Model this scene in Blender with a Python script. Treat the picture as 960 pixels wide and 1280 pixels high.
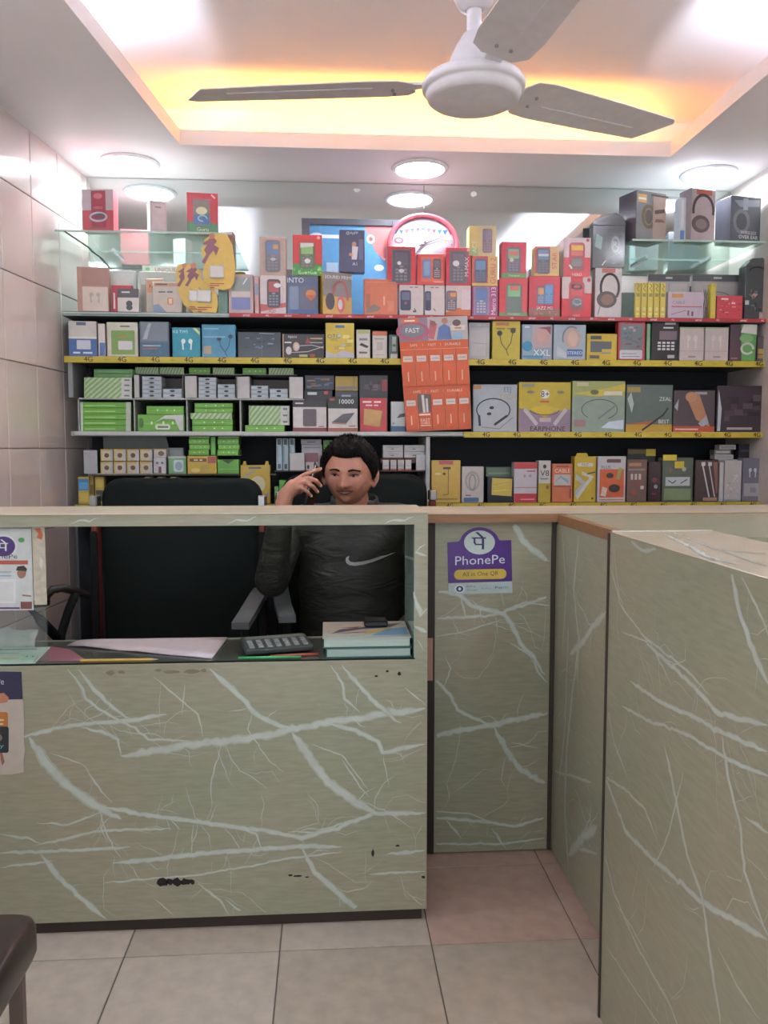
import bpy, bmesh, math, random
from mathutils import Vector, Matrix, noise
from mathutils.bvhtree import BVHTree
random.seed(7)
for _o in list(bpy.data.objects): bpy.data.objects.remove(_o)
SC = bpy.context.scene
COL = SC.collection
R = math.radians
# ---------------------------------------------------------------- camera
EYE = 1.312; F = 1030.0
PITCH = R(4.44); YAW = R(3.88)
cd = bpy.data.cameras.new('camera'); cd.sensor_fit = 'VERTICAL'; cd.sensor_height = 36; cd.lens = F/1280*36
cd.clip_start = .02
camo = bpy.data.objects.new('camera', cd); COL.objects.link(camo)
camo.location = (0, 0, EYE); camo.rotation_euler = (R(90)-PITCH, 0, -YAW)
SC.camera = camo
FW = Vector((math.sin(YAW)*math.cos(PITCH), math.cos(YAW)*math.cos(PITCH), -math.sin(PITCH)))
RT = Vector((math.cos(YAW), -math.sin(YAW), 0)); UP = RT.cross(FW)
def ray(px, py): return FW + RT*((px-480)/F) + UP*((640-py)/F)
CAM = Vector((0, 0, EYE))
def PY(px, py, Y):
    d = ray(px, py); return CAM + d*(Y/d.y)
def PZ(px, py, Z):
    d = ray(px, py); return CAM + d*((Z-EYE)/d.z)
def PX(px, py, X):
    d = ray(px, py); return CAM + d*(X/d.x)
# ---------------------------------------------------------------- world and exposure
w = bpy.data.worlds.new('world'); SC.world = w; w.use_nodes = True
w.node_tree.nodes['Background'].inputs[0].default_value = (.9, .95, 1, 1)
w.node_tree.nodes['Background'].inputs[1].default_value = 1.0
SC.view_settings.view_transform = 'Standard'; SC.view_settings.look = 'None'
SC.view_settings.gamma = 1; SC.view_settings.use_curve_mapping = False
SC.view_settings.exposure = 1.22
LAMP = 34.0; COVE_WARM = 11.0; COVE_COOL = 30.0      # radiance of the lamps that the room has
# ---------------------------------------------------------------- materials
def lin(h):
    h = h.lstrip('#')
    if len(h) == 3: h = ''.join(c*2 for c in h)
    return tuple(((c/12.92) if c <= .04045 else ((c+.055)/1.055)**2.4) for c in (int(h[i:i+2], 16)/255 for i in (0, 2, 4)))
MC = {}
def M(col, rough=.45, metal=0, var=.05, scale=40, spec=.5, coat=0, bump=0, stretch=None):
    k = (col, rough, metal, var, scale, spec, coat, bump, stretch)
    if k in MC: return MC[k]
    m = bpy.data.materials.new('paint_%d' % len(MC)); m.use_nodes = True
    nt = m.node_tree; b = nt.nodes['Principled BSDF']
    c = lin(col)
    tc = nt.nodes.new('ShaderNodeTexCoord'); nz = nt.nodes.new('ShaderNodeTexNoise')
    nz.inputs['Scale'].default_value = scale; nz.inputs['Detail'].default_value = 3
    src = tc.outputs['Object']
    if stretch:
        mp = nt.nodes.new('ShaderNodeMapping'); mp.inputs['Scale'].default_value = stretch
        nt.links.new(src, mp.inputs[0]); src = mp.outputs[0]
    nt.links.new(src, nz.inputs['Vector'])
    rp = nt.nodes.new('ShaderNodeValToRGB')
    lo = tuple(x*(1-var) for x in c); hi = tuple(min(1, x*(1+var)) for x in c)
    rp.color_ramp.elements[0].color = (*lo, 1); rp.color_ramp.elements[0].position = .3
    rp.color_ramp.elements[1].color = (*hi, 1); rp.color_ramp.elements[1].position = .7
    nt.links.new(nz.outputs[0], rp.inputs[0]); nt.links.new(rp.outputs[0], b.inputs['Base Color'])
    b.inputs['Roughness'].default_value = rough; b.inputs['Metallic'].default_value = metal
    b.inputs['Specular IOR Level'].default_value = spec
    if coat: b.inputs['Coat Weight'].default_value = coat; b.inputs['Coat Roughness'].default_value = .08
    if bump:
        bp = nt.nodes.new('ShaderNodeBump'); bp.inputs['Strength'].default_value = bump; bp.inputs['Distance'].default_value = .004
        nt.links.new(nz.outputs[0], bp.inputs['Height']); nt.links.new(bp.outputs[0], b.inputs['Normal'])
    MC[k] = m; return m
def EM(col, s):
    m = bpy.data.materials.new('lamp_light'); m.use_nodes = True
    nt = m.node_tree; nt.nodes.remove(nt.nodes['Principled BSDF'])
    e = nt.nodes.new('ShaderNodeEmission'); e.inputs[0].default_value = (*lin(col), 1); e.inputs[1].default_value = s
    nt.links.new(e.outputs[0], nt.nodes['Material Output'].inputs[0]); return m
def GLASS(col='#dff2ea', alpha=.25, rough=.03):
    m = bpy.data.materials.new('thin_glass'); m.use_nodes = True
    nt = m.node_tree; b = nt.nodes['Principled BSDF']
    tr = nt.nodes.new('ShaderNodeBsdfTransparent'); tr.inputs[0].default_value = (*lin(col), 1)
    mx = nt.nodes.new('ShaderNodeMixShader'); mx.inputs[0].default_value = alpha
    b.inputs['Base Color'].default_value = (*lin(col), 1); b.inputs['Roughness'].default_value = rough
    nt.links.new(tr.outputs[0], mx.inputs[1]); nt.links.new(b.outputs[0], mx.inputs[2])
    nt.links.new(mx.outputs[0], nt.nodes['Material Output'].inputs[0]); return m
# ---------------------------------------------------------------- mesh builder
class MB:
    def __init__(s): s.v = []; s.f = []; s.m = []; s.mats = []; s.smooth = []
    def mi(s, m):
        if m not in s.mats: s.mats.append(m)
        return s.mats.index(m)
    def add(s, vs, fs, m, sm=False):
        o = len(s.v); s.v += [tuple(v) for v in vs]; i = s.mi(m)
        for f in fs: s.f.append([o+k for k in f]); s.m.append(i); s.smooth.append(sm)
        return s
    def box(s, x0, x1, y0, y1, z0, z1, m, c=0, sidem=None):
        if c <= 0:
            vs = [(x, y, z) for z in (z0, z1) for y in (y0, y1) for x in (x0, x1)]
            s.add(vs, [(0, 2, 3, 1), (4, 5, 7, 6), (2, 6, 7, 3), (0, 4, 6, 2), (1, 3, 7, 5)], sidem or m)
            s.add(vs, [(0, 1, 5, 4)], m); return s
        # chamfered box, the -Y face takes m and the rest sidem
        X = (x0, x1); Y = (y0, y1); Z = (z0, z1); c = min(c, (x1-x0)*.3, (y1-y0)*.3, (z1-z0)*.3)
        vs = []; ix = {}
        for i in (0, 1):
            for j in (0, 1):
                for k in (0, 1):
                    a = X[i]+(c if i == 0 else -c); b = Y[j]+(c if j == 0 else -c); d = Z[k]+(c if k == 0 else -c)
                    for ax, p in enumerate(((X[i], b, d), (a, Y[j], d), (a, b, Z[k]))):
                        ix[i, j, k, ax] = len(vs); vs.append(p)
        sm_ = sidem or m; side = []; front = []
        def q(ax, lst):
            l = [ix[(*t, ax)] for t in lst]; return l
        front.append(q(1, [(0, 0, 0), (1, 0, 0), (1, 0, 1), (0, 0, 1)]))
        side.append(q(1, [(0, 1, 0), (0, 1, 1), (1, 1, 1), (1, 1, 0)]))
        side.append(q(0, [(0, 0, 0), (0, 0, 1), (0, 1, 1), (0, 1, 0)])); side.append(q(0, [(1, 0, 0), (1, 1, 0), (1, 1, 1), (1, 0, 1)]))
        side.append(q(2, [(0, 0, 0), (0, 1, 0), (1, 1, 0), (1, 0, 0)])); side.append(q(2, [(0, 0, 1), (1, 0, 1), (1, 1, 1), (0, 1, 1)]))
        for t in ix:
            pass
        for i in (0, 1):
            for j in (0, 1):
                side.append([ix[i, j, 0, 0], ix[i, j, 1, 0], ix[i, j, 1, 1], ix[i, j, 0, 1]])
                side.append([ix[i, 0, j, 0], ix[i, 1, j, 0], ix[i, 1, j, 2], ix[i, 0, j, 2]])
                side.append([ix[0, i, j, 1], ix[1, i, j, 1], ix[1, i, j, 2], ix[0, i, j, 2]])
                for k in (0, 1): side.append([ix[i, j, k, 0], ix[i, j, k, 1], ix[i, j, k, 2]])
        s.add(vs, front, m); o = len(s.v)
        s.add(vs, side, sm_); return s
    def prism(s, pts, axis, a, b, m, sidem=None):
        """polygon pts (2D) extruded along axis ('x','y','z') from a to b"""
        def mk(p, t): return {'x': (t, p[0], p[1]), 'y': (p[0], t, p[1]), 'z': (p[0], p[1], t)}[axis]
        n = len(pts); vs = [mk(p, a) for p in pts]+[mk(p, b) for p in pts]
        s.add(vs, [list(range(n)), list(range(2*n-1, n-1, -1))], m)
        s.add(vs, [(i, (i+1) % n, n+(i+1) % n, n+i) for i in range(n)], sidem or m); return s
    def lathe(s, prof, m, c=(0, 0, 0), n=32, sm=True, axis='z'):
        vs = []; k = len(prof)
        for i in range(n):
            a = 2*math.pi*i/n
            for r_, z in prof:
                p = (r_*math.cos(a), r_*math.sin(a), z)
                if axis == 'y': p = (p[0], p[2], p[1])
                vs.append((c[0]+p[0], c[1]+p[1], c[2]+p[2]))
        fs = [(i*k+j, ((i+1) % n)*k+j, ((i+1) % n)*k+j+1, i*k+j+1) for i in range(n) for j in range(k-1)]
        s.add(vs, fs, m, sm)
        return s
    def tube(s, pts, r, m, n=8, sm=True):
        pts = [Vector(p) for p in pts]; vs = []; rs = r if isinstance(r, (list, tuple)) else [r]*len(pts)
        for i, p in enumerate(pts):
            d = (pts[min(i+1, len(pts)-1)]-pts[max(i-1, 0)]).normalized()
            u = d.cross(Vector((0, 0, 1)))
            if u.length < .05: u = d.cross(Vector((0, 1, 0)))
            u.normalize(); v_ = d.cross(u)
            for k in range(n):
                a = 2*math.pi*k/n; vs.append(p+u*math.cos(a)*rs[i]+v_*math.sin(a)*rs[i])
        L = len(pts)
        fs = [(i*n+k, i*n+(k+1) % n, (i+1)*n+(k+1) % n, (i+1)*n+k) for i in range(L-1) for k in range(n)]
        fs += [list(range(n))[::-1], list(range((L-1)*n, L*n))]
        return s.add(vs, fs, m, sm)
    def ellipsoid(s, c, r, m, n=20, k=12, rot=None):
        vs = []; c = Vector(c)
        for i in range(k+1):
            t = math.pi*i/k
            for j in range(n):
                a = 2*math.pi*j/n
                p = Vector((r[0]*math.sin(t)*math.cos(a), r[1]*math.sin(t)*math.sin(a), r[2]*math.cos(t)))
                if rot: p = rot @ p
                vs.append(c+p)
        fs = [(i*n+j, (i+1)*n+j, (i+1)*n+(j+1) % n, i*n+(j+1) % n) for i in range(k) for j in range(n)]
        return s.add(vs, fs, m, True)
    def mesh(s, name):
        me = bpy.data.meshes.new(name); me.from_pydata(s.v, [], s.f)
        for m in s.mats: me.materials.append(m)
        me.polygons.foreach_set('material_index', s.m); me.polygons.foreach_set('use_smooth', s.smooth)
        me.validate(); me.update(); return me
    def build(s, name, parent=None, fix=True, loc=None):
        me = s.mesh(name)
        if fix:
            b = bmesh.new(); b.from_mesh(me); bmesh.ops.remove_doubles(b, verts=b.verts, dist=1e-6)
            bmesh.ops.recalc_face_normals(b, faces=b.faces); b.to_mesh(me); b.free()
        o = bpy.data.objects.new(name, me); COL.objects.link(o)
        if parent: o.parent = parent
        if loc: o.location = loc
        return o
def tag(o, label=None, cat=None, grp=None, kind=None):
    if label: o['label'] = label
    if cat: o['category'] = cat
    if grp: o['group'] = grp
    if kind: o['kind'] = kind
    return o
def empty(name, loc, label, cat, grp=None, rz=0):
    o = bpy.data.objects.new(name, None); COL.objects.link(o); o.location = loc; o.rotation_euler.z = rz
    o.empty_display_size = .05
    return tag(o, label, cat, grp)
def copy_tree(o, parent=None):
    c = o.copy(); COL.objects.link(c); c.parent = parent
    for ch in list(o.children): copy_tree(ch, c)
    return c
# text as flat polygons, cached
TX = {}
def text_polys(t):
    if t in TX: return TX[t]
    cu = bpy.data.curves.new('t', 'FONT'); cu.body = t; cu.resolution_u = 2; cu.align_x = 'CENTER'; cu.align_y = 'CENTER'; cu.fill_mode = 'FRONT'
    ob = bpy.data.objects.new('t', cu); COL.objects.link(ob)
    me = bpy.data.meshes.new_from_object(ob)
    vs = [v.co.to_2d() for v in me.vertices]; fs = [list(p.vertices) for p in me.polygons]
    bpy.data.objects.remove(ob); bpy.data.meshes.remove(me)
    xs = [v.x for v in vs]; ys = [v.y for v in vs]
    if vs:
        cx = (min(xs)+max(xs))/2; cy = (min(ys)+max(ys))/2; W = max(xs)-min(xs); H = max(ys)-min(ys)
        vs = [((v.x-cx), (v.y-cy)) for v in vs]
    else: W = H = 1
    TX[t] = (vs, fs, W, H); return TX[t]
def rrect(u0, v0, u1, v1, ru, rv, n=4):
    p = []
    for cx, cy, a0 in ((u1-ru, v1-rv, 0), (u0+ru, v1-rv, 90), (u0+ru, v0+rv, 180), (u1-ru, v0+rv, 270)):
        for i in range(n+1):
            a = R(a0+90*i/n); p.append((cx+ru*math.cos(a), cy+rv*math.sin(a)))
    return p
def ribbon(pts, wd):
    out = []; n = len(pts); pts = [Vector(p) for p in pts]
    for i in range(n-1):
        a, b = pts[i], pts[i+1]; d = (b-a)
        if d.length < 1e-9: continue
        d.normalize(); nn = Vector((-d.y, d.x))*(wd/2); e = d*(wd*.3)
        out.append([tuple(a-e+nn), tuple(a-e-nn), tuple(b+e-nn), tuple(b+e+nn)])
    return out
# print too small or blurred to read in the photograph: kept as bars of the words' length
BLUR = {'OPPO', 'Vodafone', 'REMAX', 'SYSKA', 'nokia', 'REALM', 'portronics', 'boom', 'itel 2163', 'TWS BUDS', 'Power', 'USB', 'Type-C cable', 'Happy Home', 'Quartz', 'HUB 4X', 'POWER', 'TURBO', 'wire', 'Sound', 'Speaker', 'Power Bank', '10000 mAh', 'hours', 'Charger', 'UNDER SUPER', '7-in-1', 'Cable', 'HEADPHONE', 'HF-03', 'Konnect', 'BATTERY', '20X', '6', '3'}
def print_ops(mb, ops, W, H, tr, rough=.4, e0=.0003, de=.00006):
    """flat print: tr(x, z, lift) gives the 3D point, x in -W/2..W/2, z in 0..H"""
    k = 0
    for op in ops:
        k += 1; lift = e0+de*k; t = op[0]; col = op[-1]; m = M(col, rough)
        polys = []
        if t == 'r': _, a, b, c, d, _c = op; polys = [[(a, b), (c, b), (c, d), (a, d)]]
        elif t == 'o': _, a, b, c, d, rr, _c = op; polys = [rrect(a, b, c, d, rr, rr*W/H)]
        elif t == 'e': _, a, b, ra, rb, _c = op; polys = [[(a+ra*math.cos(i*math.pi/9), b+rb*math.sin(i*math.pi/9)) for i in range(18)]]
        elif t == 'p': polys = [op[1]]
        elif t == 'l':
            _, pts, wd, _c = op
            pp = ribbon([(x*W, y*H) for x, y in pts], wd*W); polys = [[(x/W, y/H) for x, y in q] for q in pp]
        elif t == 't' or t == 'tv':
            if t == 't': _, u, v, h, s, _c = op; mw = .96
            else: _, u, v, h, s, _c = op; mw = .9
            vs, fs, tw, th = text_polys(s)
            if s in BLUR:
                vs, fs = [], []; x_ = -tw/2
                for wd_ in s.split(' '):
                    l_ = tw*(len(wd_))/len(s); vs += [(x_, -th*.32), (x_+l_*.94, -th*.32), (x_+l_*.94, th*.32), (x_, th*.32)]; n_ = len(vs); fs.append([n_-4, n_-3, n_-2, n_-1]); x_ += l_+tw/len(s)
            if t == 't':
                sc = h*H/max(th, .01); 
                if tw*sc > mw*W: sc = mw*W/tw
                vv = [((u-.5)*W+x*sc, v*H+y*sc) for x, y in vs]
            else:
                sc = h*W/max(th, .01)
                if tw*sc > mw*H: sc = mw*H/tw
                vv = [((u-.5)*W-y*sc, v*H+x*sc) for x, y in vs]
            mb.add([tr(x, z, lift) for x, z in vv], fs, m); continue
        for p in polys:
            mb.add([tr((a-.5)*W, b*H, lift) for a, b in p], [list(range(len(p)))], m)
def arc(cu, cv, ru, rv, a0, a1, n=12): return [(cu+ru*math.cos(R(a0+(a1-a0)*i/n)), cv+rv*math.sin(R(a0+(a1-a0)*i/n))) for i in range(n+1)]
# picture motifs for packaging
def phone(u0, v0, u1, v1, body='#333a48', scr='#6a90b8', key='#9aa2b0'):
    w_, h_ = u1-u0, v1-v0
    ops = [('o', u0, v0, u1, v1, w_*.2, body), ('r', u0+.12*w_, v0+.55*h_, u1-.12*w_, v0+.92*h_, scr)]
    for r_ in range(4):
        for c in range(3):
            ops.append(('r', u0+w_*(.15+.25*c), v0+h_*(.08+.1*r_), u0+w_*(.33+.25*c), v0+h_*(.14+.1*r_), key))
    ops.append(('e', (u0+u1)/2, v0+h_*.5, .14*w_, .035*h_, key))
    return ops
def smart(u0, v0, u1, v1, body='#2c3440', scr='#5b7fb0'):
    w_, h_ = u1-u0, v1-v0
    return [('o', u0, v0, u1, v1, w_*.14, body), ('r', u0+.08*w_, v0+.1*h_, u1-.08*w_, v0+.92*h_, scr)]
def headphone(cu, cv, s, col, cup=None, asp=1):
    cup = cup or col
    return [('l', arc(cu, cv, s, s*1.15*asp, -20, 200, 16), s*.22, col), ('e', cu-s*.9, cv-s*.55*asp, s*.34, s*.52*asp, cup), ('e', cu+s*.9, cv-s*.55*asp, s*.34, s*.52*asp, cup),
            ('e', cu-s*.82, cv-s*.55*asp, s*.16, s*.3*asp, '#777'), ('e', cu+s*.82, cv-s*.55*asp, s*.16, s*.3*asp, '#777')]
def buds(cu, cv, s, col='#f0f0ee', asp=1):
    o = []
    for d in (-1, 1):
        o += [('e', cu+d*s*.5, cv+s*.3*asp, s*.3, s*.34*asp, col), ('l', [(cu+d*s*.62, cv+s*.3*asp), (cu+d*s*.55, cv-s*.8*asp)], s*.22, col)]
    return o
def wired(cu, cv, s, col='#333', asp=1):
    return [('e', cu-s*.6, cv+s*.5*asp, s*.24, s*.2*asp, col), ('e', cu+s*.6, cv+s*.7*asp, s*.24, s*.2*asp, col),
            ('l', [(cu-s*.6, cv+s*.45*asp), (cu-s*.45, cv-.2*s*asp), (cu, cv-s*.7*asp), (cu+s*.2, cv-s*1.1*asp)], s*.07, col),
            ('l', [(cu+s*.6, cv+s*.65*asp), (cu+s*.4, cv-.2*s*asp), (cu, cv-s*.7*asp)], s*.07, col)]
def neckband(cu, cv, s, col='#2d3338', asp=1):
    return [('l', arc(cu, cv, s, s*.75*asp, -35, 215, 18), s*.07, col), ('l', [(cu-s*.85, cv-s*.4*asp), (cu-s*.8, cv-s*1.0*asp)], s*.14, col),
            ('l', [(cu+s*.8, cv-s*.4*asp), (cu+.1*s, cv-s*.95*asp)], s*.14, col), ('e', cu-s*.1, cv+s*.15*asp, s*.14, s*.1*asp, col), ('e', cu-s*.25, cv-s*.25*asp, s*.14, s*.1*asp, col)]
def speckle(n, u0, v0, u1, v1, cols, s=.05, seed=1):
    r_ = random.Random(seed); o = []
    for i in range(n):
        a = r_.uniform(u0, u1-s); b = r_.uniform(v0, v1-s); o.append(('r', a, b, min(u1, a+s*r_.uniform(.6, 2.2)), min(v1, b+s*r_.uniform(.3, 1)), r_.choice(cols)))
    return o
def lines(n, u0, v0, u1, v1, col, th=.3):
    o = []; st = (v1-v0)/n
    for i in range(n):
        b = v0+st*i; o.append(('r', u0, b, u0+(u1-u0)*(.65+.35*((i*37) % 10)/10), b+st*th, col))
    return o
# ================================================================ room
ZC = 2.48; ZU = 2.68; YB = 3.74; YR = -1.6; XR = 1.84
S_ = lambda o: tag(o, kind='structure')
# left wall runs slightly inwards: X = LX(Y)
P0 = PY(108, 222, YB); LK = .1117
def LX(Y): return P0.x - LK*(YB-Y)
grout = M('#aea49d', .8); 
# floor with tiles
fl = S_(MB().box(-1.9, XR+.1, YR-.1, YB+.1, -.06, -.004, M('#6e665c', .9)).build('floor'))
TS = .4; tx0 = -.1327-TS*5; ty0 = 2.075-TS*9
tile_cols = [M(c, .38, var=.10, scale=22, bump=.05) for c in ('#aca192', '#a89d8e', '#b0a698')]
pink = M('#b59b8d', .38, var=.10, scale=22, bump=.05)
tme = {}
for i in range(10):
    for j in range(14):
        x, y = tx0+i*TS, ty0+j*TS
        if x > XR or y > YB or x+TS < -1.75 or y < YR: continue
        m = pink if (y > 2.0 and x > .2) else random.choice(tile_cols)
        if m not in tme:
            tme[m] = MB().box(.0018, TS-.0018, .0018, TS-.0018, -.004, 0, m, c=.0012, sidem=m).mesh('floor_tile')
        o = bpy.data.objects.new('floor_tile', tme[m]); COL.objects.link(o); o.location = (x, y, 0); o.parent = fl
# left wall and its tiles
ang = math.atan(LK)
wl = MB(); ya, yb = YR, YB+.12
wl.add([(LX(ya)-.014, ya, 0), (LX(yb)-.014, yb, 0), (LX(yb)-.014, yb, ZU+.1), (LX(ya)-.014, ya, ZU+.1),
        (LX(ya)-.12, ya, 0), (LX(yb)-.12, yb, 0), (LX(yb)-.12, yb, ZU+.1), (LX(ya)-.12, ya, ZU+.1)],
       [(0, 1, 2, 3), (4, 7, 6, 5), (0, 4, 5, 1), (3, 2, 6, 7), (0, 3, 7, 4), (1, 5, 6, 2)], grout)
wl = S_(wl.build('wall_left'))
wt = M('#ddd0cb', .10, var=.035, scale=6, coat=.6, spec=.7)
TW, TH = .23, .31
wtm = MB().box(-.013, 0, .0015, TW-.0015, .0015, TH-.0015, wt, c=.0018).mesh('wall_tile')
y = 2.99-TW*20
while y < YB-.02:
    for k in range(9):
        zz = 1.31-TH*5+TH*k
        if zz > -.02 and zz+TH < ZU+.3:
            o = bpy.data.objects.new('wall_tile', wtm); COL.objects.link(o); o.parent = wl
            o.location = (LX(y), y, zz); o.rotation_euler.z = -ang
    y += TW
# other walls
S_(MB().box(XR, XR+.12, YR, YB+.12, 0, ZU+.1, M('#c9bfb8', .5)).build('wall_right'))
# open shop front behind the viewer: piers and a lintel, daylight comes in between
S_(MB().box(-1.9, -1.5, YR-.12, YR, 0, ZU+.1, M('#c4c0ba', .7)).box(1.6, XR+.1, YR-.12, YR, 0, ZU+.1, M('#c4c0ba', .7)).box(-1.5, 1.6, YR-.12, YR, 2.3, ZU+.1, M('#c4c0ba', .7)).build('wall_front'))
wb = S_(MB().box(-1.6, XR+.1, YB+.008, YB+.12, 0, ZU+.1, M('#aeb0ae', .8)).build('wall_back'))
mir = M('#d2d8d6', .05, metal=1, var=.015, scale=3)
seam = PY(530, 250, YB).x
for a, b in ((P0.x-.002, seam-.0008), (seam+.0008, XR)):
    MB().box(a, b, YB, YB+.007, 1.84, ZC-.002, mir, c=.001).build('mirror_panel', wb)
chip = MB()
for px, py, s in ((446, 238, 5), (592, 243, 6)):
    p = PY(px, py, YB); r_ = s/1030*YB
    chip.add([(p.x+r_*math.cos(t)*random.uniform(.5, 1.2), YB-.0012, p.z+.6*r_*math.sin(t)*random.uniform(.5, 1.2)) for t in [i*.7 for i in range(9)]], [list(range(9))], M('#e8ecea', .6))
chip.build('worn_patch', wb)
# ceiling: dropped border round a raised tray with a cove
cb = [PZ(225, 181, ZC), PZ(838, 196, ZC)]        # back corners of the tray opening
yk = (cb[0].y+cb[1].y)/2
l0 = PZ(80, 0, ZC); r0 = PZ(960, 96, ZC)
lk = (cb[0].x-l0.x)/(yk-l0.y); 
YF = .25
def tl(Y): return cb[0].x-lk*(yk-Y)
xr_ = cb[1].x
cm = M('#eeebec', .55, var=.02, scale=3)
ce = MB(); LIP = .058; T = .014; CV = .17
def slab(pts, z0, z1, m=cm): ce.prism(pts, 'z', z0, z1, m)
slab([(-1.75, yk+T), (XR, yk+T), (XR, YB+.1), (-1.75, YB+.1)], ZC, ZC+.012)
slab([(-1.75, YF-T), (tl(YF-T)-T, YF-T), (tl(yk+T)-T, yk+T), (-1.75, yk+T)], ZC, ZC+.012)
slab([(xr_+T, YF-T), (XR, YF-T), (XR, yk+T), (xr_+T, yk+T)], ZC, ZC+.012)
slab([(-1.75, YR), (XR, YR), (XR, YF-T), (-1.75, YF-T)], ZC, ZC+.012)
slab([(tl(yk+T)-T, yk), (xr_+T, yk), (xr_+T, yk+T), (tl(yk+T)-T, yk+T)], ZC, ZC+LIP)
slab([(tl(YF)-T, YF), (tl(YF), YF), (tl(yk), yk), (tl(yk)-T, yk)], ZC, ZC+LIP)
slab([(xr_, YF), (xr_+T, YF), (xr_+T, yk), (xr_, yk)], ZC, ZC+LIP)
slab([(tl(YF), YF-T), (xr_, YF-T), (xr_, YF), (tl(YF), YF)], ZC, ZC+LIP)
cw = CV
slab([(tl(yk)-cw, yk+cw), (xr_+cw, yk+cw), (xr_+cw, yk+cw+.02), (tl(yk)-cw, yk+cw+.02)], ZC+.012, ZU)
slab([(tl(YF)-cw-.02, YF-cw), (tl(YF)-cw, YF-cw), (tl(yk)-cw, yk+cw), (tl(yk)-cw-.02, yk+cw)], ZC+.012, ZU)
slab([(xr_+cw, YF-cw), (xr_+cw+.02, YF-cw), (xr_+cw+.02, yk+cw), (xr_+cw, yk+cw)], ZC+.012, ZU)
slab([(tl(YF)-cw, YF-cw-.02), (xr_+cw, YF-cw-.02), (xr_+cw, YF-cw), (tl(YF)-cw, YF-cw)], ZC+.012, ZU)
slab([(-1.75, YR), (XR, YR), (XR, YB+.1), (-1.75, YB+.1)], ZU, ZU+.03)
S_(ce.build('ceiling', fix=False))
# cove lamps: real strips lying behind the lip
def strip(name, label, p0, p1, col, s, grp=None):
    mid = (Vector(p0)+Vector(p1))/2; L = (Vector(p1)-Vector(p0)).length; a = math.atan2(p1[1]-p0[1], p1[0]-p0[0])
    o = MB().box(-L/2, L/2, -.009, .009, 0, .006, M('#e6e6e6', .5)).build(name)
    MB().box(-L/2+.01, L/2-.01, -.006, .006, .006, .013, EM(col, s)).build('lamp_strip', o)
    o.location = mid; o.rotation_euler.z = a; return tag(o, label, 'light strip')
zc = ZC+.0122
strip('cove_light', 'warm orange light strip in the ceiling cove above the shelves', (tl(yk)+.0, yk+.07, zc), (xr_-.12, yk+.07, zc), '#ffa747', COVE_WARM*5)
strip('cove_light', 'cool white light strip in the ceiling cove along the tiled wall', (tl(.5)-.08, .5, zc), (tl(yk-.62)-.08, yk-.62, zc), '#e8ecff', COVE_COOL*5)
strip('cove_light', 'cool white light strip in the ceiling cove opposite the tiled wall', (xr_+.08, .5, zc), (xr_+.08, yk-.75, zc), '#e8ecff', COVE_COOL*5)
# round downlights
dl_em = EM('#f1f4ff', LAMP)
def downlight(p, label, grp=None):
    t = empty('downlight', (p.x, p.y, ZC), label, 'ceiling light', grp)
    MB().lathe([(.100, 0), (.118, 0), (.120, -.003), (.116, -.009), (.104, -.012), (.100, -.009), (.100, 0)], M('#eceff2', .35), n=32).build('ring', t)
    MB().lathe([(0, -.006), (.06, -.0075), (.100, -.004)], dl_em, n=32).build('diffuser', t, fix=False)
downlight(PZ(162, 203, ZC), 'round recessed ceiling light over the left glass shelf by the tiled wall')
downlight(PZ(525, 210, ZC), 'round recessed ceiling light above the red wall clock')
downlight(PZ(886, 217, ZC), 'round recessed ceiling light above the boxed headphones on the upper right glass shelf')
for x, y in ((-1.0, 1.9), (-1.15, .4), (1.6, 1.9), (1.6, .4), (-.2, -.4), (.8, -.4)):
    downlight(Vector((x, y, ZC)), 'round recessed ceiling light in the ceiling border in front of the counter', 'front ceiling lights')
# ================================================================ counters
def marble():
    m = bpy.data.materials.new('laminate'); m.use_nodes = True; nt = m.node_tree; b = nt.nodes['Principled BSDF']
    tc = nt.nodes.new('ShaderNodeTexCoord'); mp = nt.nodes.new('ShaderNodeMapping'); mp.inputs['Scale'].default_value = (9, 9, 60)
    mp.inputs['Rotation'].default_value = (0, R(8), 0)
    n1 = nt.nodes.new('ShaderNodeTexNoise'); n1.inputs['Scale'].default_value = 2.2; n1.inputs['Detail'].default_value = 6
    n2 = nt.nodes.new('ShaderNodeTexNoise'); n2.inputs['Scale'].default_value = 2.6; n2.inputs['Detail'].default_value = 3
    nt.links.new(tc.outputs['Object'], mp.inputs[0]); nt.links.new(mp.outputs[0], n1.inputs['Vector']); nt.links.new(tc.outputs['Object'], n2.inputs['Vector'])
    r1 = nt.nodes.new('ShaderNodeValToRGB'); r1.color_ramp.elements[0].position = .3; r1.color_ramp.elements[1].position = .72
    r1.color_ramp.elements[0].color = (*lin('#85846f'), 1); r1.color_ramp.elements[1].color = (*lin('#a09e89'), 1)
    r2 = nt.nodes.new('ShaderNodeValToRGB'); r2.color_ramp.elements[0].position = .38; r2.color_ramp.elements[1].position = .66
    r2.color_ramp.elements[0].color = (*lin('#8c937b'), 1); r2.color_ramp.elements[1].color = (*lin('#9d937d'), 1)
    mx = nt.nodes.new('ShaderNodeMix'); mx.data_type = 'RGBA'; mx.inputs[0].default_value = .5
    nt.links.new(n1.outputs[0], r1.inputs[0]); nt.links.new(n2.outputs[0], r2.inputs[0])
    nt.links.new(r1.outputs[0], mx.inputs[6]); nt.links.new(r2.outputs[0], mx.inputs[7]); nt.links.new(mx.outputs[2], b.inputs['Base Color'])
    b.inputs['Roughness'].default_value = .28; return m
LAM = marble()
VEIN = M('#b3bcb4', .3, var=.08, scale=30); VEIN2 = M('#a4aa9a', .3, var=.06, scale=30); TOPM = M('#b7ad97', .3, var=.14, scale=5, stretch=(1, 8, 8)); DARK = M('#2b211d', .6); WOOD = M('#84603f', .5, var=.15, scale=8, stretch=(1, 10, 10))
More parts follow.
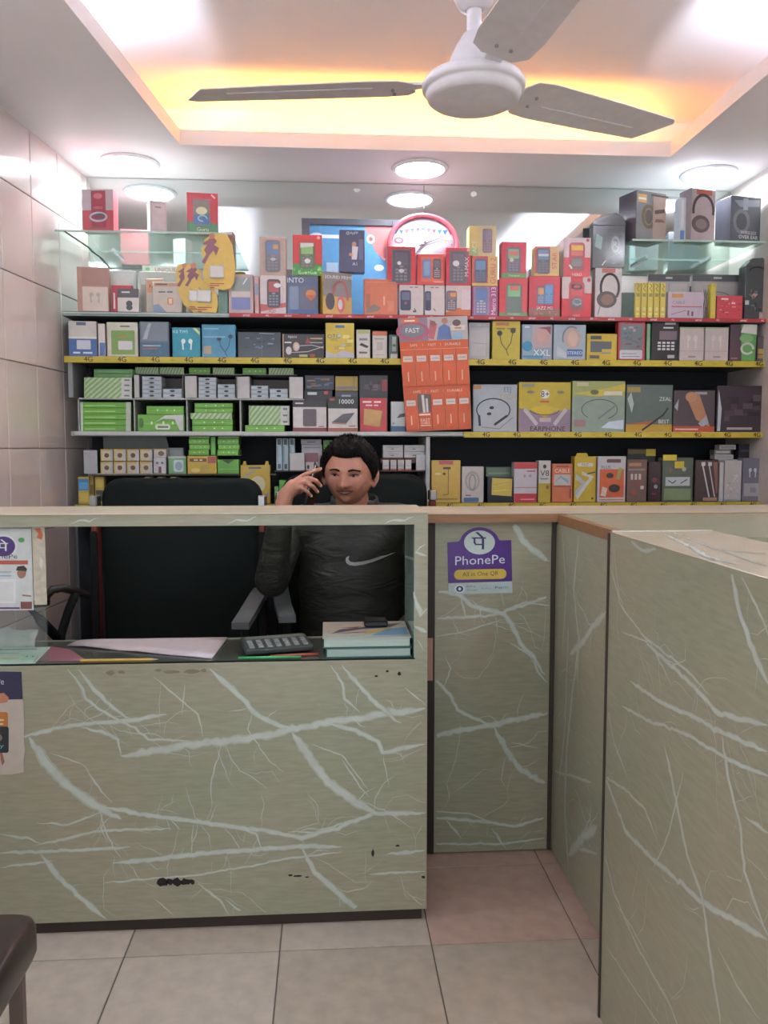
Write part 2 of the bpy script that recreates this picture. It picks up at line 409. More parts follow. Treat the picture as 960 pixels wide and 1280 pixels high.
def vein_mesh(lines_, plane, clip, width_scale, off, seed, branches=True):
    """veins printed on a panel: lines_ = [(points in px, width px)], plane(px,py) -> (a,b) panel coordinates in metres"""
    rr = random.Random(seed); mb = MB(); layer = [0]
    def inside(p): return clip[0] < p[0] < clip[1] and clip[2] < p[1] < clip[3]
    def draw(pts, w, depth=0):
        pts = [Vector(p) for p in pts]
        # subdivide and jitter
        out = [pts[0]]
        for a, b in zip(pts, pts[1:]):
            n = max(2, int((b-a).length/.012))
            d = (b-a); nn = Vector((-d.y, d.x)).normalized() if d.length else Vector((0, 0))
            for i in range(1, n+1):
                out.append(a+d*(i/n)+nn*rr.gauss(0, .0008+.06*w))
        L = len(out); rib = []
        layer[0] += 1; lift = off+.00001*(layer[0] % 40)
        for i, p in enumerate(out):
            t = (out[min(i+1, L-1)]-out[max(i-1, 0)])
            if t.length < 1e-7: t = Vector((1, 0))
            t.normalize(); nn = Vector((-t.y, t.x)); e = min(1, (i+.6)/4, (L-i-.4)/4)
            ww = w*e*rr.uniform(.75, 1.15)*.5
            rib.append((p+nn*ww, p-nn*ww, p))
        for a, b in zip(rib, rib[1:]):
            if depth == 0:
                e = [p_.lerp(q_, -.3) for p_, q_ in ((a[0], a[1]), (a[1], a[0]), (b[1], b[0]), (b[0], b[1]))]
                if all(inside(x_) for x_ in e): mb.add([(x_.x, x_.y, lift-.00022) for x_ in e], [(0, 1, 2, 3)], VEIN2)
            if inside(a[0]) and inside(a[1]) and inside(b[0]) and inside(b[1]):
                mb.add([(a[0].x, a[0].y, lift), (a[1].x, a[1].y, lift), (b[1].x, b[1].y, lift), (b[0].x, b[0].y, lift)], [(0, 1, 2, 3)], VEIN)
        if branches and depth < 2:
            for i in range(2, L-2, 1):
                if rr.random() < (.17 if depth == 0 else .06):
                    d = (out[i+1]-out[i-1]).normalized(); an = rr.choice((-1, 1))*rr.uniform(.4, 1.3)
                    d = Vector((d.x*math.cos(an)-d.y*math.sin(an), d.x*math.sin(an)+d.y*math.cos(an)))
                    l_ = rr.uniform(.03, .13); p = out[i]; q = [p]
                    for _ in range(rr.randint(2, 4)):
                        an = rr.gauss(0, .45); d = Vector((d.x*math.cos(an)-d.y*math.sin(an), d.x*math.sin(an)+d.y*math.cos(an)))
                        p = p+d*l_*.4; q.append(p)
                    draw(q, max(.0013, w*rr.uniform(.12, .3)), depth+1)
    for pts, w in lines_: draw([plane(*p) for p in pts], w*width_scale)
    return mb
def cp(org, sc, lst): return [([(org[0]+x*sc, org[1]+y*sc) for x, y in pts], w*sc) for w, pts in lst]
# ---- main counter
HC = 1.14; YM = PZ(300, 1160, 0).y
YM2 = YM+.285
mc_l = LX(YM)+.004; mc_r = PY(534, 900, YM).x
z_rail = PY(300, 657, YM).z; z_sh = PY(300, 828, YM).z
cnt = empty('shop_counter', (mc_l, YM, 0), 'long olive marble-patterned counter with an open glass-lined display window and dark kick strip', 'counter')
def ch(mb, name, parent=cnt): 
    o = mb.build(name, parent); o.matrix_parent_inverse = Matrix.Translation(-parent.location); return o
front = ch(MB().box(mc_l, mc_r, YM, YM+.018, .035, z_sh, LAM), 'front_panel')
ch(MB().box(mc_l, mc_r, YM, YM+.004, z_rail, HC-.002, LAM).box(mc_l, mc_r, YM+.004, YM2, z_rail+.004, HC-.002, LAM), 'top_rail')
ch(MB().box(mc_l, mc_r, YM-.003, YM2+.004, HC-.002, HC+.001, TOPM, c=.001), 'countertop')
ch(MB().box(mc_r-.034, mc_r, YM, YM+.006, z_sh, z_rail, LAM).box(mc_r-.03, mc_r, YM+.006, YM2, .035, z_rail, LAM), 'end_panel')
ch(MB().box(mc_l, mc_l+.03, YM+.002, YM2, .035, z_rail, LAM), 'end_panel')
ch(MB().box(mc_r-.036, mc_r-.031, YM+.008, YM2-.004, z_sh+.002, z_rail, GLASS('#bcd8cc', .75)), 'glass_liner')
ch(MB().box(mc_l+.03, mc_r-.03, YM+.004, YM2-.012, z_sh-.02, z_sh, M('#4a5048', .22, var=.2, scale=7)), 'inner_shelf')
ch(MB().box(mc_l+.03, mc_r-.03, YM2-.012, YM2, z_sh-.022, z_sh+.002, M('#8f9383', .4)), 'shelf_edging')
ch(MB().box(mc_l+.002, mc_r-.012, YM+.012, YM2, 0, .035, M('#2d221d', .6)), 'kick_strip')
ch(MB().box(mc_l+.03, mc_r-.03, YM2-.03, YM2-.014, .035, z_sh-.022, M('#3a3a34', .6)), 'rear_panel')
A = [(6, [(50,180),(130,160),(210,148),(300,142),(370,128)]), (11, [(270,222),(350,210),(440,195),(540,185),(640,165),(740,145),(850,130),(945,115)]),
 (13, [(65,180),(100,235),(150,290),(210,330),(270,362)]), (13, [(650,170),(690,230),(730,280),(790,325),(840,350)]), (5, [(270,222),(262,185),(225,168),(180,158)]),
 (7, [(230,335),(320,352),(420,365),(520,380),(600,390),(670,405),(740,385),(830,350),(945,350)]), (4, [(80,420),(150,405),(210,390),(290,385),(380,385)]),
 (5, [(0,438),(90,435),(160,432),(290,425)]), (7, [(250,460),(340,452),(440,440),(560,430),(690,422),(760,425)]), (8, [(90,440),(130,490),(170,530),(200,555),(235,585)]),
 (8, [(670,425),(700,480),(740,515),(790,560),(815,585)]), (3, [(230,505),(330,495),(430,488),(540,470),(640,450),(760,435)]), (4, [(150,28),(180,65),(190,95),(230,125),(300,160),(330,185),(420,188)]),
 (6, [(175,30),(210,75),(250,115),(290,140)]), (8, [(465,28),(500,60),(540,95),(570,130),(610,150),(650,162)]), (2.5, [(340,45),(400,95),(440,130),(452,180)]), (2, [(410,60),(405,130)]),
 (4, [(735,20),(760,60),(765,95),(800,125)]), (6, [(760,20),(800,70),(840,110),(890,150)]), (7, [(730,150),(790,165),(840,190),(850,215),(945,195)]), (2, [(850,215),(865,290)]),
 (3, [(190,250),(225,300),(250,325)]), (3, [(760,230),(800,290),(820,315)]), (2, [(110,215),(180,240),(200,255)]), (2, [(690,195),(760,220),(820,300)]), (4, [(440,505),(490,545),(510,575)]),
 (4, [(500,540),(550,580)]), (2, [(340,535),(390,580)]), (5, [(525,380),(570,395),(580,425)]), (3, [(430,375),(425,430)]), (4, [(380,365),(400,385)]), (4, [(820,485),(945,478)]), (7, [(860,440),(945,432)]),
 (2, [(900,520),(945,560)]), (3, [(900,70),(945,110)]), (4, [(0,395),(60,405),(90,415)]), (4, [(0,470),(120,455)]), (3, [(80,370),(150,375),(230,345)]), (3, [(640,390),(700,392),(780,365)]),
 (5, [(-300,250),(-200,240),(-60,200),(60,180)]), (6, [(-300,420),(-120,440),(0,438)]), (8, [(-520,190),(-460,250),(-380,320),(-300,360)])]
def pl_front(px, py): p = PY(px, py, YM); return (p.x, p.z)
def place_veins(mb, name, parent, f):
    mb.v = [tuple(f(*v)) for v in mb.v]; o = mb.build(name, parent, fix=False); return o
vm = vein_mesh(cp((0, 820), .5625, A), pl_front, (mc_l+.002, mc_r-.002, .038, z_sh-.002), YM*1.1/1030, .0004, 3)
o = place_veins(vm, 'marble_veins', front, lambda a, b, l: (a, YM-l, b)); tag(o, 'pale grey printed veins')
rail_v = []
for x, w_ in ((103, 2), (300, 2), (497, 2.5)): rail_v.append((w_, [(x-16, 655), (x-4, 650), (x+9, 651), (x+20, 646)]))
rail_v += [(4, [(520, 690), (532, 680)]), (7, [(518, 690), (533, 695)]), (5, [(517, 740), (526, 770), (533, 760)]), (9, [(518, 783), (533, 790)]), (3, [(522, 800), (530, 812)])]
vm = vein_mesh(cp((0, 0), 1, rail_v), pl_front, (mc_l, mc_r-.001, z_sh, HC-.003), YM/1030, .0004, 5, False)
o = place_veins(vm, 'marble_veins', front, lambda a, b, l: (a, YM-l, b)); tag(o, 'pale grey printed veins', kind='stuff')
sc = MB()
def scuff(px, py, w_, h_, m, seed, n=9):
    rr = random.Random(seed); c = PY(px, py, YM); k = YM*1.05/1030
    sc.add([(c.x+w_*k*.5*math.cos(t)*rr.uniform(.7, 1.1), YM-.0010, c.z+h_*k*.5*math.sin(t)*rr.uniform(.6, 1.2)) for t in [6.283*i/n for i in range(n)]], [list(range(n))], m)
bk = M('#1d1a18', .8); sm_ = M('#78735f', .7)
for i, (x, w_, h_) in enumerate(((203, 14, 13), (212, 10, 9), (221, 13, 11), (232, 13, 10), (240, 8, 7))): scuff(x, 1102, w_, h_, bk, i)
for i, (x, y, w_, h_) in enumerate(((363, 1094, 6, 3), (372, 1095, 14, 3), (384, 1096, 5, 2), (470, 845, 5, 3), (484, 839, 4, 3), (499, 842, 5, 5), (466, 1066, 4, 10), (497, 1057, 5, 3), (529, 1096, 6, 4))): scuff(x, y, w_, h_, bk, 20+i)
for i, (x, y, w_, h_) in enumerate(((138, 841, 12, 6), (152, 840, 9, 5), (198, 838, 8, 5), (215, 840, 22, 5), (240, 839, 20, 6), (255, 838, 8, 5))): scuff(x, y, w_, h_, sm_, 50+i)
o = sc.build('chipped_marks', front, fix=False); tag(o, 'small black chips and dirty smudges', kind='stuff')
# ---- flap door at the back of the walkway
YD = PZ(612, 1065, 0).y; zd = PY(612, 653, YD).z; zt = PY(612, 641, YD).z
xd0 = PY(538, 900, YD).x; xs = PZ(712, 1105, 0).x
door = empty('counter_door', (xd0, YD, 0), 'narrow olive marble-patterned flap door panel carrying a purple sticker', 'door')
def chd(mb, name, parent): o = mb.build(name, parent); o.matrix_parent_inverse = Matrix.Translation(-parent.location); return o
dp = chd(MB().box(xd0+.012, xs-.014, YD, YD+.02, .004, zd, LAM), 'door_panel', door)
chd(MB().box(xd0-.02, xd0+.012, YD-.006, YD+.022, .004, zd, DARK), 'edge_trim', door)
chd(MB().box(xs-.013, xs-.001, YD-.005, YD+.022, .004, zd, M('#3b332b', .6)), 'edge_trim', door)
chd(MB().box(xd0-.016, xd0+.006, YD-.007, YD-.005, PY(538, 850, YD).z, PY(538, 797, YD).z, M('#a8806c', .6)), 'worn_patch', door)
B1 = cp((520, 620), .4583, [(12, [(255,60),(290,120),(330,155),(375,187)]), (9, [(50,258),(120,270),(150,300),(240,320),(265,360),(290,410),(320,440),(350,490)]), (6, [(45,335),(140,330),(210,325),(375,270)]), (6, [(120,270),(135,330)]), (3, [(45,385),(130,370),(240,335)]), (4, [(255,400),(320,440)]), (3, [(80,440),(95,470),(75,520)]), (3, [(240,310),(300,290),(375,300)])])
B2 = cp((500, 820), .479, [(10, [(75,215),(150,195),(240,180),(385,148)]), (11, [(245,185),(280,250),(310,290),(385,338)]), (6, [(80,50),(130,100),(150,140),(200,165),(240,180)]), (3, [(290,225),(360,240)]), (6, [(75,420),(200,430),(300,445),(385,420)]), (6, [(120,428),(160,475)]), (4, [(75,490),(260,490),(385,475)]), (5, [(240,450),(275,500)]), (4, [(340,0),(360,40),(385,70)]), (3, [(75,405),(180,410),(250,440)])])
vm = vein_mesh(B1+B2, lambda px, py: (lambda p: (p.x, p.z))(PY(px, py, YD)), (xd0+.014, xs-.016, .01, zd-.003), YD*1.03/1030, .0004, 9)
o = place_veins(vm, 'marble_veins', dp, lambda a, b, l: (a, YD-l, b)); tag(o, 'pale grey printed veins')
# board above it
YT0 = PZ(600, 642, zt).y; YT1 = YT0+.33
tb = MB().box(xd0-.045, XR-.01, YT0, YT1, zd+.002, zt-.002, WOOD).box(xd0-.045, XR-.01, YT0-.001, YT1, zt-.002, zt, TOPM, c=.0008)
tag(tb.build('counter_board'), 'long pale laminate counter board with a brown wooden edge above the flap door', 'counter')
# ---- side unit (return) with its panel facing the walkway
ys0, ys1 = 1.84, YT0-.004
su = empty('return_cabinet', (xs, ys0, 0), 'low olive marble-patterned return cabinet with brown wooden top edge beside the flap door', 'cabinet')
sp = chd(MB().box(xs, xs+.018, ys0, YD-.006, .004, zd-.004, LAM), 'side_panel', su)
chd(MB().box(xs-.003, xs+.02, ys0, ys1, zd-.003, zt-.004, WOOD), 'edge_band', su)
chd(MB().box(xs+.021, XR-.02, ys0, ys1, zd-.003, zt-.003, LAM), 'top', su)
chd(MB().box(xs+.02, XR-.02, ys0+.002, ys0+.02, .004, zd-.004, LAM), 'end_panel', su)
C1 = cp((500, 820), .479, [(5, [(470,-60),(450,100),(435,250),(430,400),(440,560)]), (3, [(440,-80),(430,200),(415,330)]), (9, [(440,520),(480,470),(515,445)]), (3, [(400,300),(440,310),(500,330)]), (3, [(455,500),(515,515)])]) + cp((520, 620), .4583, [(7, [(520,315),(480,360),(455,400),(420,430)]), (4, [(445,105),(430,250),(445,400),(440,520)]), (3, [(400,100),(410,260),(400,420)])])
vm = vein_mesh(C1, lambda px, py: (lambda p: (p.y, p.z))(PX(px, py, xs)), (ys0+.01, YD-.02, .01, zd-.008), 2.4/1030*2.0, .0004, 12)
o = place_veins(vm, 'marble_veins', sp, lambda a, b, l: (xs-l, a, b)); tag(o, 'pale grey printed veins')
# ---- near counter running towards the viewer
pc = PZ(750, 1272, 0); YN = pc.y; XN = pc.x
zn = PX(762, 664, XN).z
XN2 = PZ(883, 662, zn).x; YN0 = -.6
nc = empty('side_counter', (XN, YN, 0), 'tall olive marble-patterned side counter running forward along the walkway with metal end strip', 'counter')
npn = chd(MB().box(XN, XN+.018, YN0, YN, .0, zn-.003, LAM), 'side_panel', nc)
chd(MB().box(XN+.018, XN2, YN-.02, YN-.001, 0, zn-.003, LAM), 'end_panel', nc)
chd(MB().box(XN2-.018, XN2, YN0, YN-.02, 0, zn-.003, LAM), 'rear_panel', nc)
nct = chd(MB().box(XN-.001, XN2+.002, YN0, YN, zn-.003, zn, M('#b3a994', .25, var=.08, scale=6), c=.0008), 'countertop', nc)
chd(MB().box(XN+.004, XN2, YN-.004, YN+.003, zn-.012, zn+.002, M('#d8d8d4', .3, metal=.8)), 'metal_strip', nc)
chd(MB().box(XN-.004, XN+.006, YN-.001, YN+.006, .0, zn-.004, M('#3a322b', .6)), 'edge_trim', nc)
D1 = cp((500, 820), .479, [(10, [(530,300),(590,460),(660,530),(740,600),(800,650),(960,740)]), (8, [(600,65),(680,120),(770,160),(840,200),(960,250)]), (9, [(640,-40),(680,0),(760,70),(830,150),(960,180)]), (9, [(690,230),(720,370),(750,520),(790,630),(810,780),(840,980)]), (8, [(840,200),(860,330),(890,450),(900,560),(940,680),(975,760)]), (6, [(530,310),(590,350),(640,400),(670,480)]), (6, [(525,480),(560,620),(620,760),(700,900),(740,1000)]), (4, [(540,760),(620,880),(690,980)]), (5, [(830,760),(880,860),(940,950)]), (6, [(580,130),(650,170),(740,200),(860,270),(975,320)]), (4, [(660,560),(700,470),(740,300)]), (4, [(530,80),(560,230),(600,330)]), (7, [(900,420),(975,470)]), (4, [(560,640),(600,700),(650,790)])])
D2 = cp((520, 620), .4583, [(5, [(530,190),(560,300),(620,380),(720,460),(800,540)]), (13, [(858,190),(880,310),(920,420),(970,530)]), (6, [(880,205),(930,300),(970,400)]), (7, [(570,110),(620,150),(700,140)]), (3, [(540,130),(552,260),(575,330)]), (4, [(560,370),(640,400),(700,520)])])
def pl_near(px, py): p = PX(px, py, XN); return (p.y, p.z)
vm = vein_mesh(D1+D2+cp((0, 0), 1, [(8, [(960, 900), (1100, 1100), (1300, 1250)]), (6, [(980, 760), (1150, 900), (1400, 950)])]), pl_near, (YN0+.02, YN-.004, .01, zn-.005), 1.65/1030, .0004, 15)
o = place_veins(vm, 'marble_veins', npn, lambda a, b, l: (XN-l, a, b)); tag(o, 'pale grey printed veins')
E1 = cp((680, 630), .2917, [(10, [(520,130),(620,180),(700,225),(820,260)]), (6, [(560,125),(700,180),(960,270)]), (5, [(700,190),(820,205),(960,215)]), (6, [(640,200),(720,240)])])
vm = vein_mesh(E1, lambda px, py: (lambda p: (p.x, p.y))(PZ(px, py, zn)), (XN+.006, XN2-.004, YN0, YN-.012), 2.2/1030, .0006, 17, False)
place_veins(vm, 'marble_veins', nct, lambda a, b, l: (a, b, zn+l))
# ================================================================ shelves behind the counter
YS = 3.40                                   # front edge of the shelf boards
xsl = PY(86, 450, YS).x; xsr = PY(957, 545, YS).x
def sz(py): return PY(500, py, YS).z
S1, S2, S3, S4 = sz(393.5), sz(448), sz(539.5), sz(629)
SHU = empty('wall_shelving', (0, YS, 0), 'long wall shelving with dark back panel, grey boards and printed shelf-edge strips', 'shelf')
shm = M('#4b5054', .5); dk = M('#20242b', .7); gry = M('#b9bab6', .5)
def chs(mb, name): o = mb.build(name, SHU); o.matrix_parent_inverse = Matrix.Translation(-SHU.location); return o
chs(MB().box(xsl-.02, xsr, YS, YB-.02, S1-.018, S1, shm, c=.001), 'shelf_board')
chs(MB().box(xsl-.02, xsr, YS, YB-.02, S2-.02, S2, shm, c=.001), 'shelf_board')
chs(MB().box(xsl, xsr, YS, YB-.02, S3-.02, S3, M('#9b9d9a', .5), c=.001), 'shelf_board')
chs(MB().box(xsl, xsr, YS, YB-.02, S4-.02, S4, shm, c=.001), 'shelf_board')
chs(MB().box(xsl, xsr, YS+.02, YB-.02, .0, .06, shm, c=.001), 'shelf_board')
chs(MB().box(xsl-.02, xsr, YB-.019, YB-.001, .0, S1-.019, dk), 'back_panel')
chs(MB().box(PY(533, 500, YS).x, PY(538, 500, YS).x, YS+.004, YB-.021, S4+.0005, S3-.021, M('#a9aaa8', .5), c=.001), 'upright')
chs(MB().box(PY(533, 500, YS).x, PY(538, 500, YS).x, YS+.004, YB-.021, .061, S4-.021, M('#a9aaa8', .5), c=.001), 'upright')
for px in (88, 952): chs(MB().box(PY(px, 500, YS).x-.006, PY(px, 500, YS).x+.006, YS+.03, YB-.021, .061, S4-.021, shm, c=.001), 'upright')
MIDZ = PY(250, 496.5, YS).z
xm = PY(380, 500, YS).x; xl2 = PY(97, 500, YS).x
chs(MB().box(xl2, xm, YS+.012, YB-.021, MIDZ-.010, MIDZ-.004, M('#a2a6a0', .4), c=.001), 'inner_shelf')
for px in (97, 167, 233, 300, 378):
    x = PY(px, 515, YS).x
    chs(MB().box(x-.003, x+.003, YS+.012, YB-.021, S3+.0005, MIDZ-.011, M('#9ca09c', .4), c=.001), 'divider')
chs(MB().box(PY(84, 470, YS).x, PY(90, 470, YS).x, YS+.01, YS+.2, MIDZ-.002, S2-.021, M('#8f8f90', .5), c=.001), 'end_bracket')
# printed edge strips
def edge_strip(px0, px1, z0, z1, base, ops, nm='edge_strip'):
    x0, x1 = PY(px0, 500, YS).x, PY(px1, 500, YS).x
    o = chs(MB().box(x0, x1, YS-.004, YS-.0005, z0, z1, M(base, .35), c=.0006), nm)
    mb = MB(); W = x1-x0; H = z1-z0
    print_ops(mb, ops(W, H), W, H, lambda x, z, l: (x0+W/2+x, YS-.004-l, z0+z))
    mb.build('strip_print', o, fix=False); return o
def red_ops(W, H):
    o = []; n = int(W/.155)
    for i in range(n):
        u = (i+.5)/n; o += [('t', u-.012*1.2/W, .5, .62, 'airtel', '#f4f0ee'), ('t', u+.068/W, .5, .5, '4G', '#f4f0ee')]
    return o
def yel_ops(W, H):
    o = [('r', 0, 0, 1, .16, '#b9a52a')]; n = max(1, int(W/.128))
    for i in range(n):
        u = (i+.5)/n; o += [('t', u-.03/W, .5, .32, 'Idea /', '#a08a3a'), ('t', u+.028/W, .56, .8, '4G', '#16130e'), ('t', u+.0286/W, .56, .8, '4G', '#16130e')]
    return o
edge_strip(288, 790, S1-.016, S1-.001, '#a8383c', red_ops); edge_strip(790, 957, S1-.016, S1-.001, '#a8383c', red_ops)
edge_strip(82, 288, S1-.018, S1-.003, '#8fa09a', lambda W, H: [('r', 0, .75, 1, .95, '#c5d2cc'), ('r', .1, .2, .45, .4, '#6f807a')])
edge_strip(82, 957, S2-.026, S2-.001, '#bfad3c', yel_ops)
edge_strip(580, 957, S3-.024, S3-.001, '#bdab3a', yel_ops)
edge_strip(92, 578, S3-.018, S3-.001, '#bdbfbb', lambda W, H: [('r', 0, 0, 1, .15, '#7a7d7a')])
edge_strip(90, 955, S4-.022, S4-.001, '#bda935', yel_ops)
# glass shelves at the top
gl = GLASS('#e6f2ec', .22, .05)
def glass_shelf(px0, px1, py, label):
    z = PY((px0+px1)/2, py, YS).z; x0, x1 = PY(px0, py, YS).x, PY(px1, py, YS).x
    if px0 < 100: x0 = LX(YS)+.004
    t = empty('glass_shelf', (x0, YB, z), label, 'shelf')
    def c_(mb, n): o = mb.build(n, t); o.matrix_parent_inverse = Matrix.Translation(-t.location)
    pts = [(x0, YS), (x1, YS), (x1, YB-.002), (x0+(LX(YB)-LX(YS) if px0 < 100 else 0), YB-.002)]
    c_(MB().prism(pts, 'z', z-.008, z, gl), 'pane')
    c_(MB().box(x0+.001, x1, YS-.002, YS-.0002, z-.008, z, M('#b7cfc4', .2)), 'glass_edge')
    for x in (x0+.16, x1-.12): c_(MB().box(x-.007, x+.007, YB-.09, YB-.001, z-.024, z-.0085, M('#c9cdd0', .25, metal=.8), c=.002), 'bracket')
    return z
GZ = glass_shelf(80, 290, 289, 'clear green glass shelf with two phone boxes against the tiled wall')
GR = glass_shelf(790, 957, 300, 'grey glass shelf carrying boxed headphones at the right')
# crack in the left glass shelf
mb = MB(); zz = GZ-.0085
pts = [PZ(x, y, zz) for x, y in ((80, 289), (92, 297), (101, 303), (110, 309), (117, 316))]
for a, b in zip(pts, pts[1:]):
    mb.add([(a.x-.004, a.y, zz), (a.x+.007, a.y, zz), (b.x+.006, b.y, zz), (b.x-.005, b.y, zz)], [(0, 1, 2, 3)], M('#4d5a55', .6))
o = mb.build('glass_crack', [x for x in bpy.data.objects if x.name == 'glass_shelf'][0], fix=False); o.matrix_parent_inverse = Matrix.Translation(-o.parent.location)
# ================================================================ packaged goods
YP = YS+.012
class B_: pass
def box(name, label, x0, y0, x1, y1, base, col, pr=(), dep=.05, side=None, Y=YP, rot=0, lean=0, grp=None, rough=.35, cat='box', c=.0012, z_abs=False):
    ym = (y0+y1)/2
    a, b = PY(x0, y1, Y), PY(x1, y1, Y); t = PY((x0+x1)/2, y0, Y); bt = PY((x0+x1)/2, y1, Y)
    W = b.x-a.x-.0012; H = t.z-bt.z
    z0 = bt.z if z_abs else base+.0004
    o = MB().box(-W/2, W/2, -dep/2, dep/2, 0, H, M(col, rough), c=c, sidem=M(side or col, rough)).build(name)
    o.location = ((a.x+b.x)/2, Y+dep/2, z0); o.rotation_euler = (-R(lean), 0, R(rot))
    tag(o, label, cat, grp)
    if pr:
        mb = MB(); print_ops(mb, list(pr), W, H, lambda x, z, l: (x, -dep/2-l, z), rough); mb.build('printed_front', o, fix=False)
    r_ = B_(); r_.o = o; r_.top = z0+H; r_.W = W; r_.H = H; r_.Y = Y; r_.dep = dep; r_.x = (a.x+b.x)/2; r_.z0 = z0
    return r_
def flap_top(b, col):      # hang tab on top of a carton
    mb = MB().prism([(-b.W*.3, 0), (b.W*.3, 0), (b.W*.22, .014), (-b.W*.22, .014)], 'y', b.dep/2-.0016, b.dep/2-.0004, M(col, .4))
    mb.v = [(v[0], v[1], v[2]+b.H) for v in mb.v]; mb.build('hang_tab', b.o)
RED = '#c2454b'; 
# ---- upper left glass shelf
box('phone_box', 'red and silver phone box at the wall end of the left glass shelf', 103, 236, 144, 288, GZ, '#c8606a', [('r',0,.5,1,1,'#c9bcc0'),('r',.3,.08,.76,.97,'#8d6470'),('o',.34,.1,.74,.95,.05,'#b0525e'),('e',.52,.84,.14,.07,'#d78a92'),('l',arc(.52,.34,.26,.1,0,360,16),.06,'#cfe0ea'),('l',arc(.56,.36,.15,.05,0,360,12),.04,'#5b7a86'),('t',.52,.56,.06,'HERO','#e2a6ac')], dep=.055, side='#d06a74', rot=-6)
box('charger_box', 'plain white charger box alone in the middle of the left glass shelf', 184, 250, 205, 289, GZ, '#cfc8cc', [('r',.1,.1,.9,.9,'#d9d3d6'),('t',.5,.8,.08,'USB','#9a9aa0')], dep=.06, side='#ededec', rot=22)
box('phone_box', 'red phone box with green base at the open end of the left glass shelf', 233, 239, 272, 289, GZ, '#c24c56', [('p',[(0,0),(1,0),(1,.22),(.6,.3),(0,.26)],'#5d8f6c'),('r',.2,.18,.74,.84,'#8f8a80'),('e',.47,.55,.18,.1,'#e4e6c8'),('r',.22,.2,.72,.45,'#5c7fae'),('l',arc(.5,.36,.14,.07,0,270,10),.05,'#b9d8e6'),('t',.5,.09,.1,'Guru','#e8f0e4'),('l',[(.8,.95),(.9,.88)],.05,'#f0d0d0')], dep=.06, side='#d65f66', rot=6)
# ---- row one, wall end
box('earbud_box', 'kraft brown earbud box with pale window beside the tiled wall', 97, 331, 136, 387, S1, '#b98d7f', [('r',.16,.02,.97,.56,'#d8c9bd'),('r',.14,.58,.97,.97,'#a87f74'),*buds(.55,.34,.22,'#b7aaa0',.7)], dep=.04, side='#bd8577', rot=4)
box('accessory_box', 'plain pale box standing behind the small red box', 137, 331, 171, 387, S1, '#d5dcd4', [('r',.08,.1,.92,.94,'#dde3dc')], Y=3.50, dep=.04)
box('battery_box', 'small crimson box with white lettering on its side behind a black and white one', 140, 353, 166, 388, S1, '#bd3f52', [('tv',.12,.45,.14,'BATTERY','#eedadd')], Y=3.435, dep=.02)
box('battery_box', 'small black-topped white box showing a black clip', 147, 359, 174, 388, S1, '#d9d2cc', [('r',0,.62,1,1,'#5d5a5e'),('t',.4,.85,.1,'Power','#d8d8d8'),('e',.55,.36,.15,.13,'#4c5150'),('e',.55,.19,.15,.12,'#4c5150'),('r',.5,.2,.6,.4,'#4c5150')], Y=3.405, dep=.022)
t = box('display_box', 'white display box with red lettering on its header, cards inside', 175, 334, 234, 388, S1, '#c8cdc4', [('r',.03,.02,.97,.7,'#a9a69c')], Y=3.47, dep=.06)
hd = MB().box(-.5*t.W, .5*t.W, -.001, .001, 0, .035, M('#dfe4dc', .4)); hb = hd.build('header_card', t.o, loc=(0, t.dep/2-.004, t.H))
mb = MB(); print_ops(mb, [('t',.5,.5,.55,'UNIQUE','#b5625a'),('e',.12,.6,.05,.2,'#86b878')], t.W, .035, lambda x, z, l: (x, -.001-l, z)); mb.build('header_print', hb, fix=False)
box('cable_card', 'pale blister card with orange print leaning against the lettered display box', 183, 344, 205, 388, S1, '#d8c3ac', [('r',.05,.6,.95,.95,'#dba078'),('t',.5,.78,.1,'FAST','#6a4a3a'),('r',.1,.1,.9,.55,'#c9bfb2')], Y=3.445, dep=.006, cat='card')
box('cable_card', 'wide beige blister card with small orange square and blue corner', 191, 350, 228, 389, S1, '#cabeb2', [('r',.04,.86,.96,.97,'#c99d7c'),('p',[(0,0),(.5,0),(.2,.3),(0,.25)],'#8ea0b8'),('o',.5,.26,.7,.5,.05,'#d7966a'),('r',.55,.3,.65,.46,'#e3d3c4'),('t',.45,.68,.08,'Type-C cable','#6f757e'),('r',.1,.9,.5,.94,'#54504c')], Y=3.425, dep=.006, lean=0, cat='card')
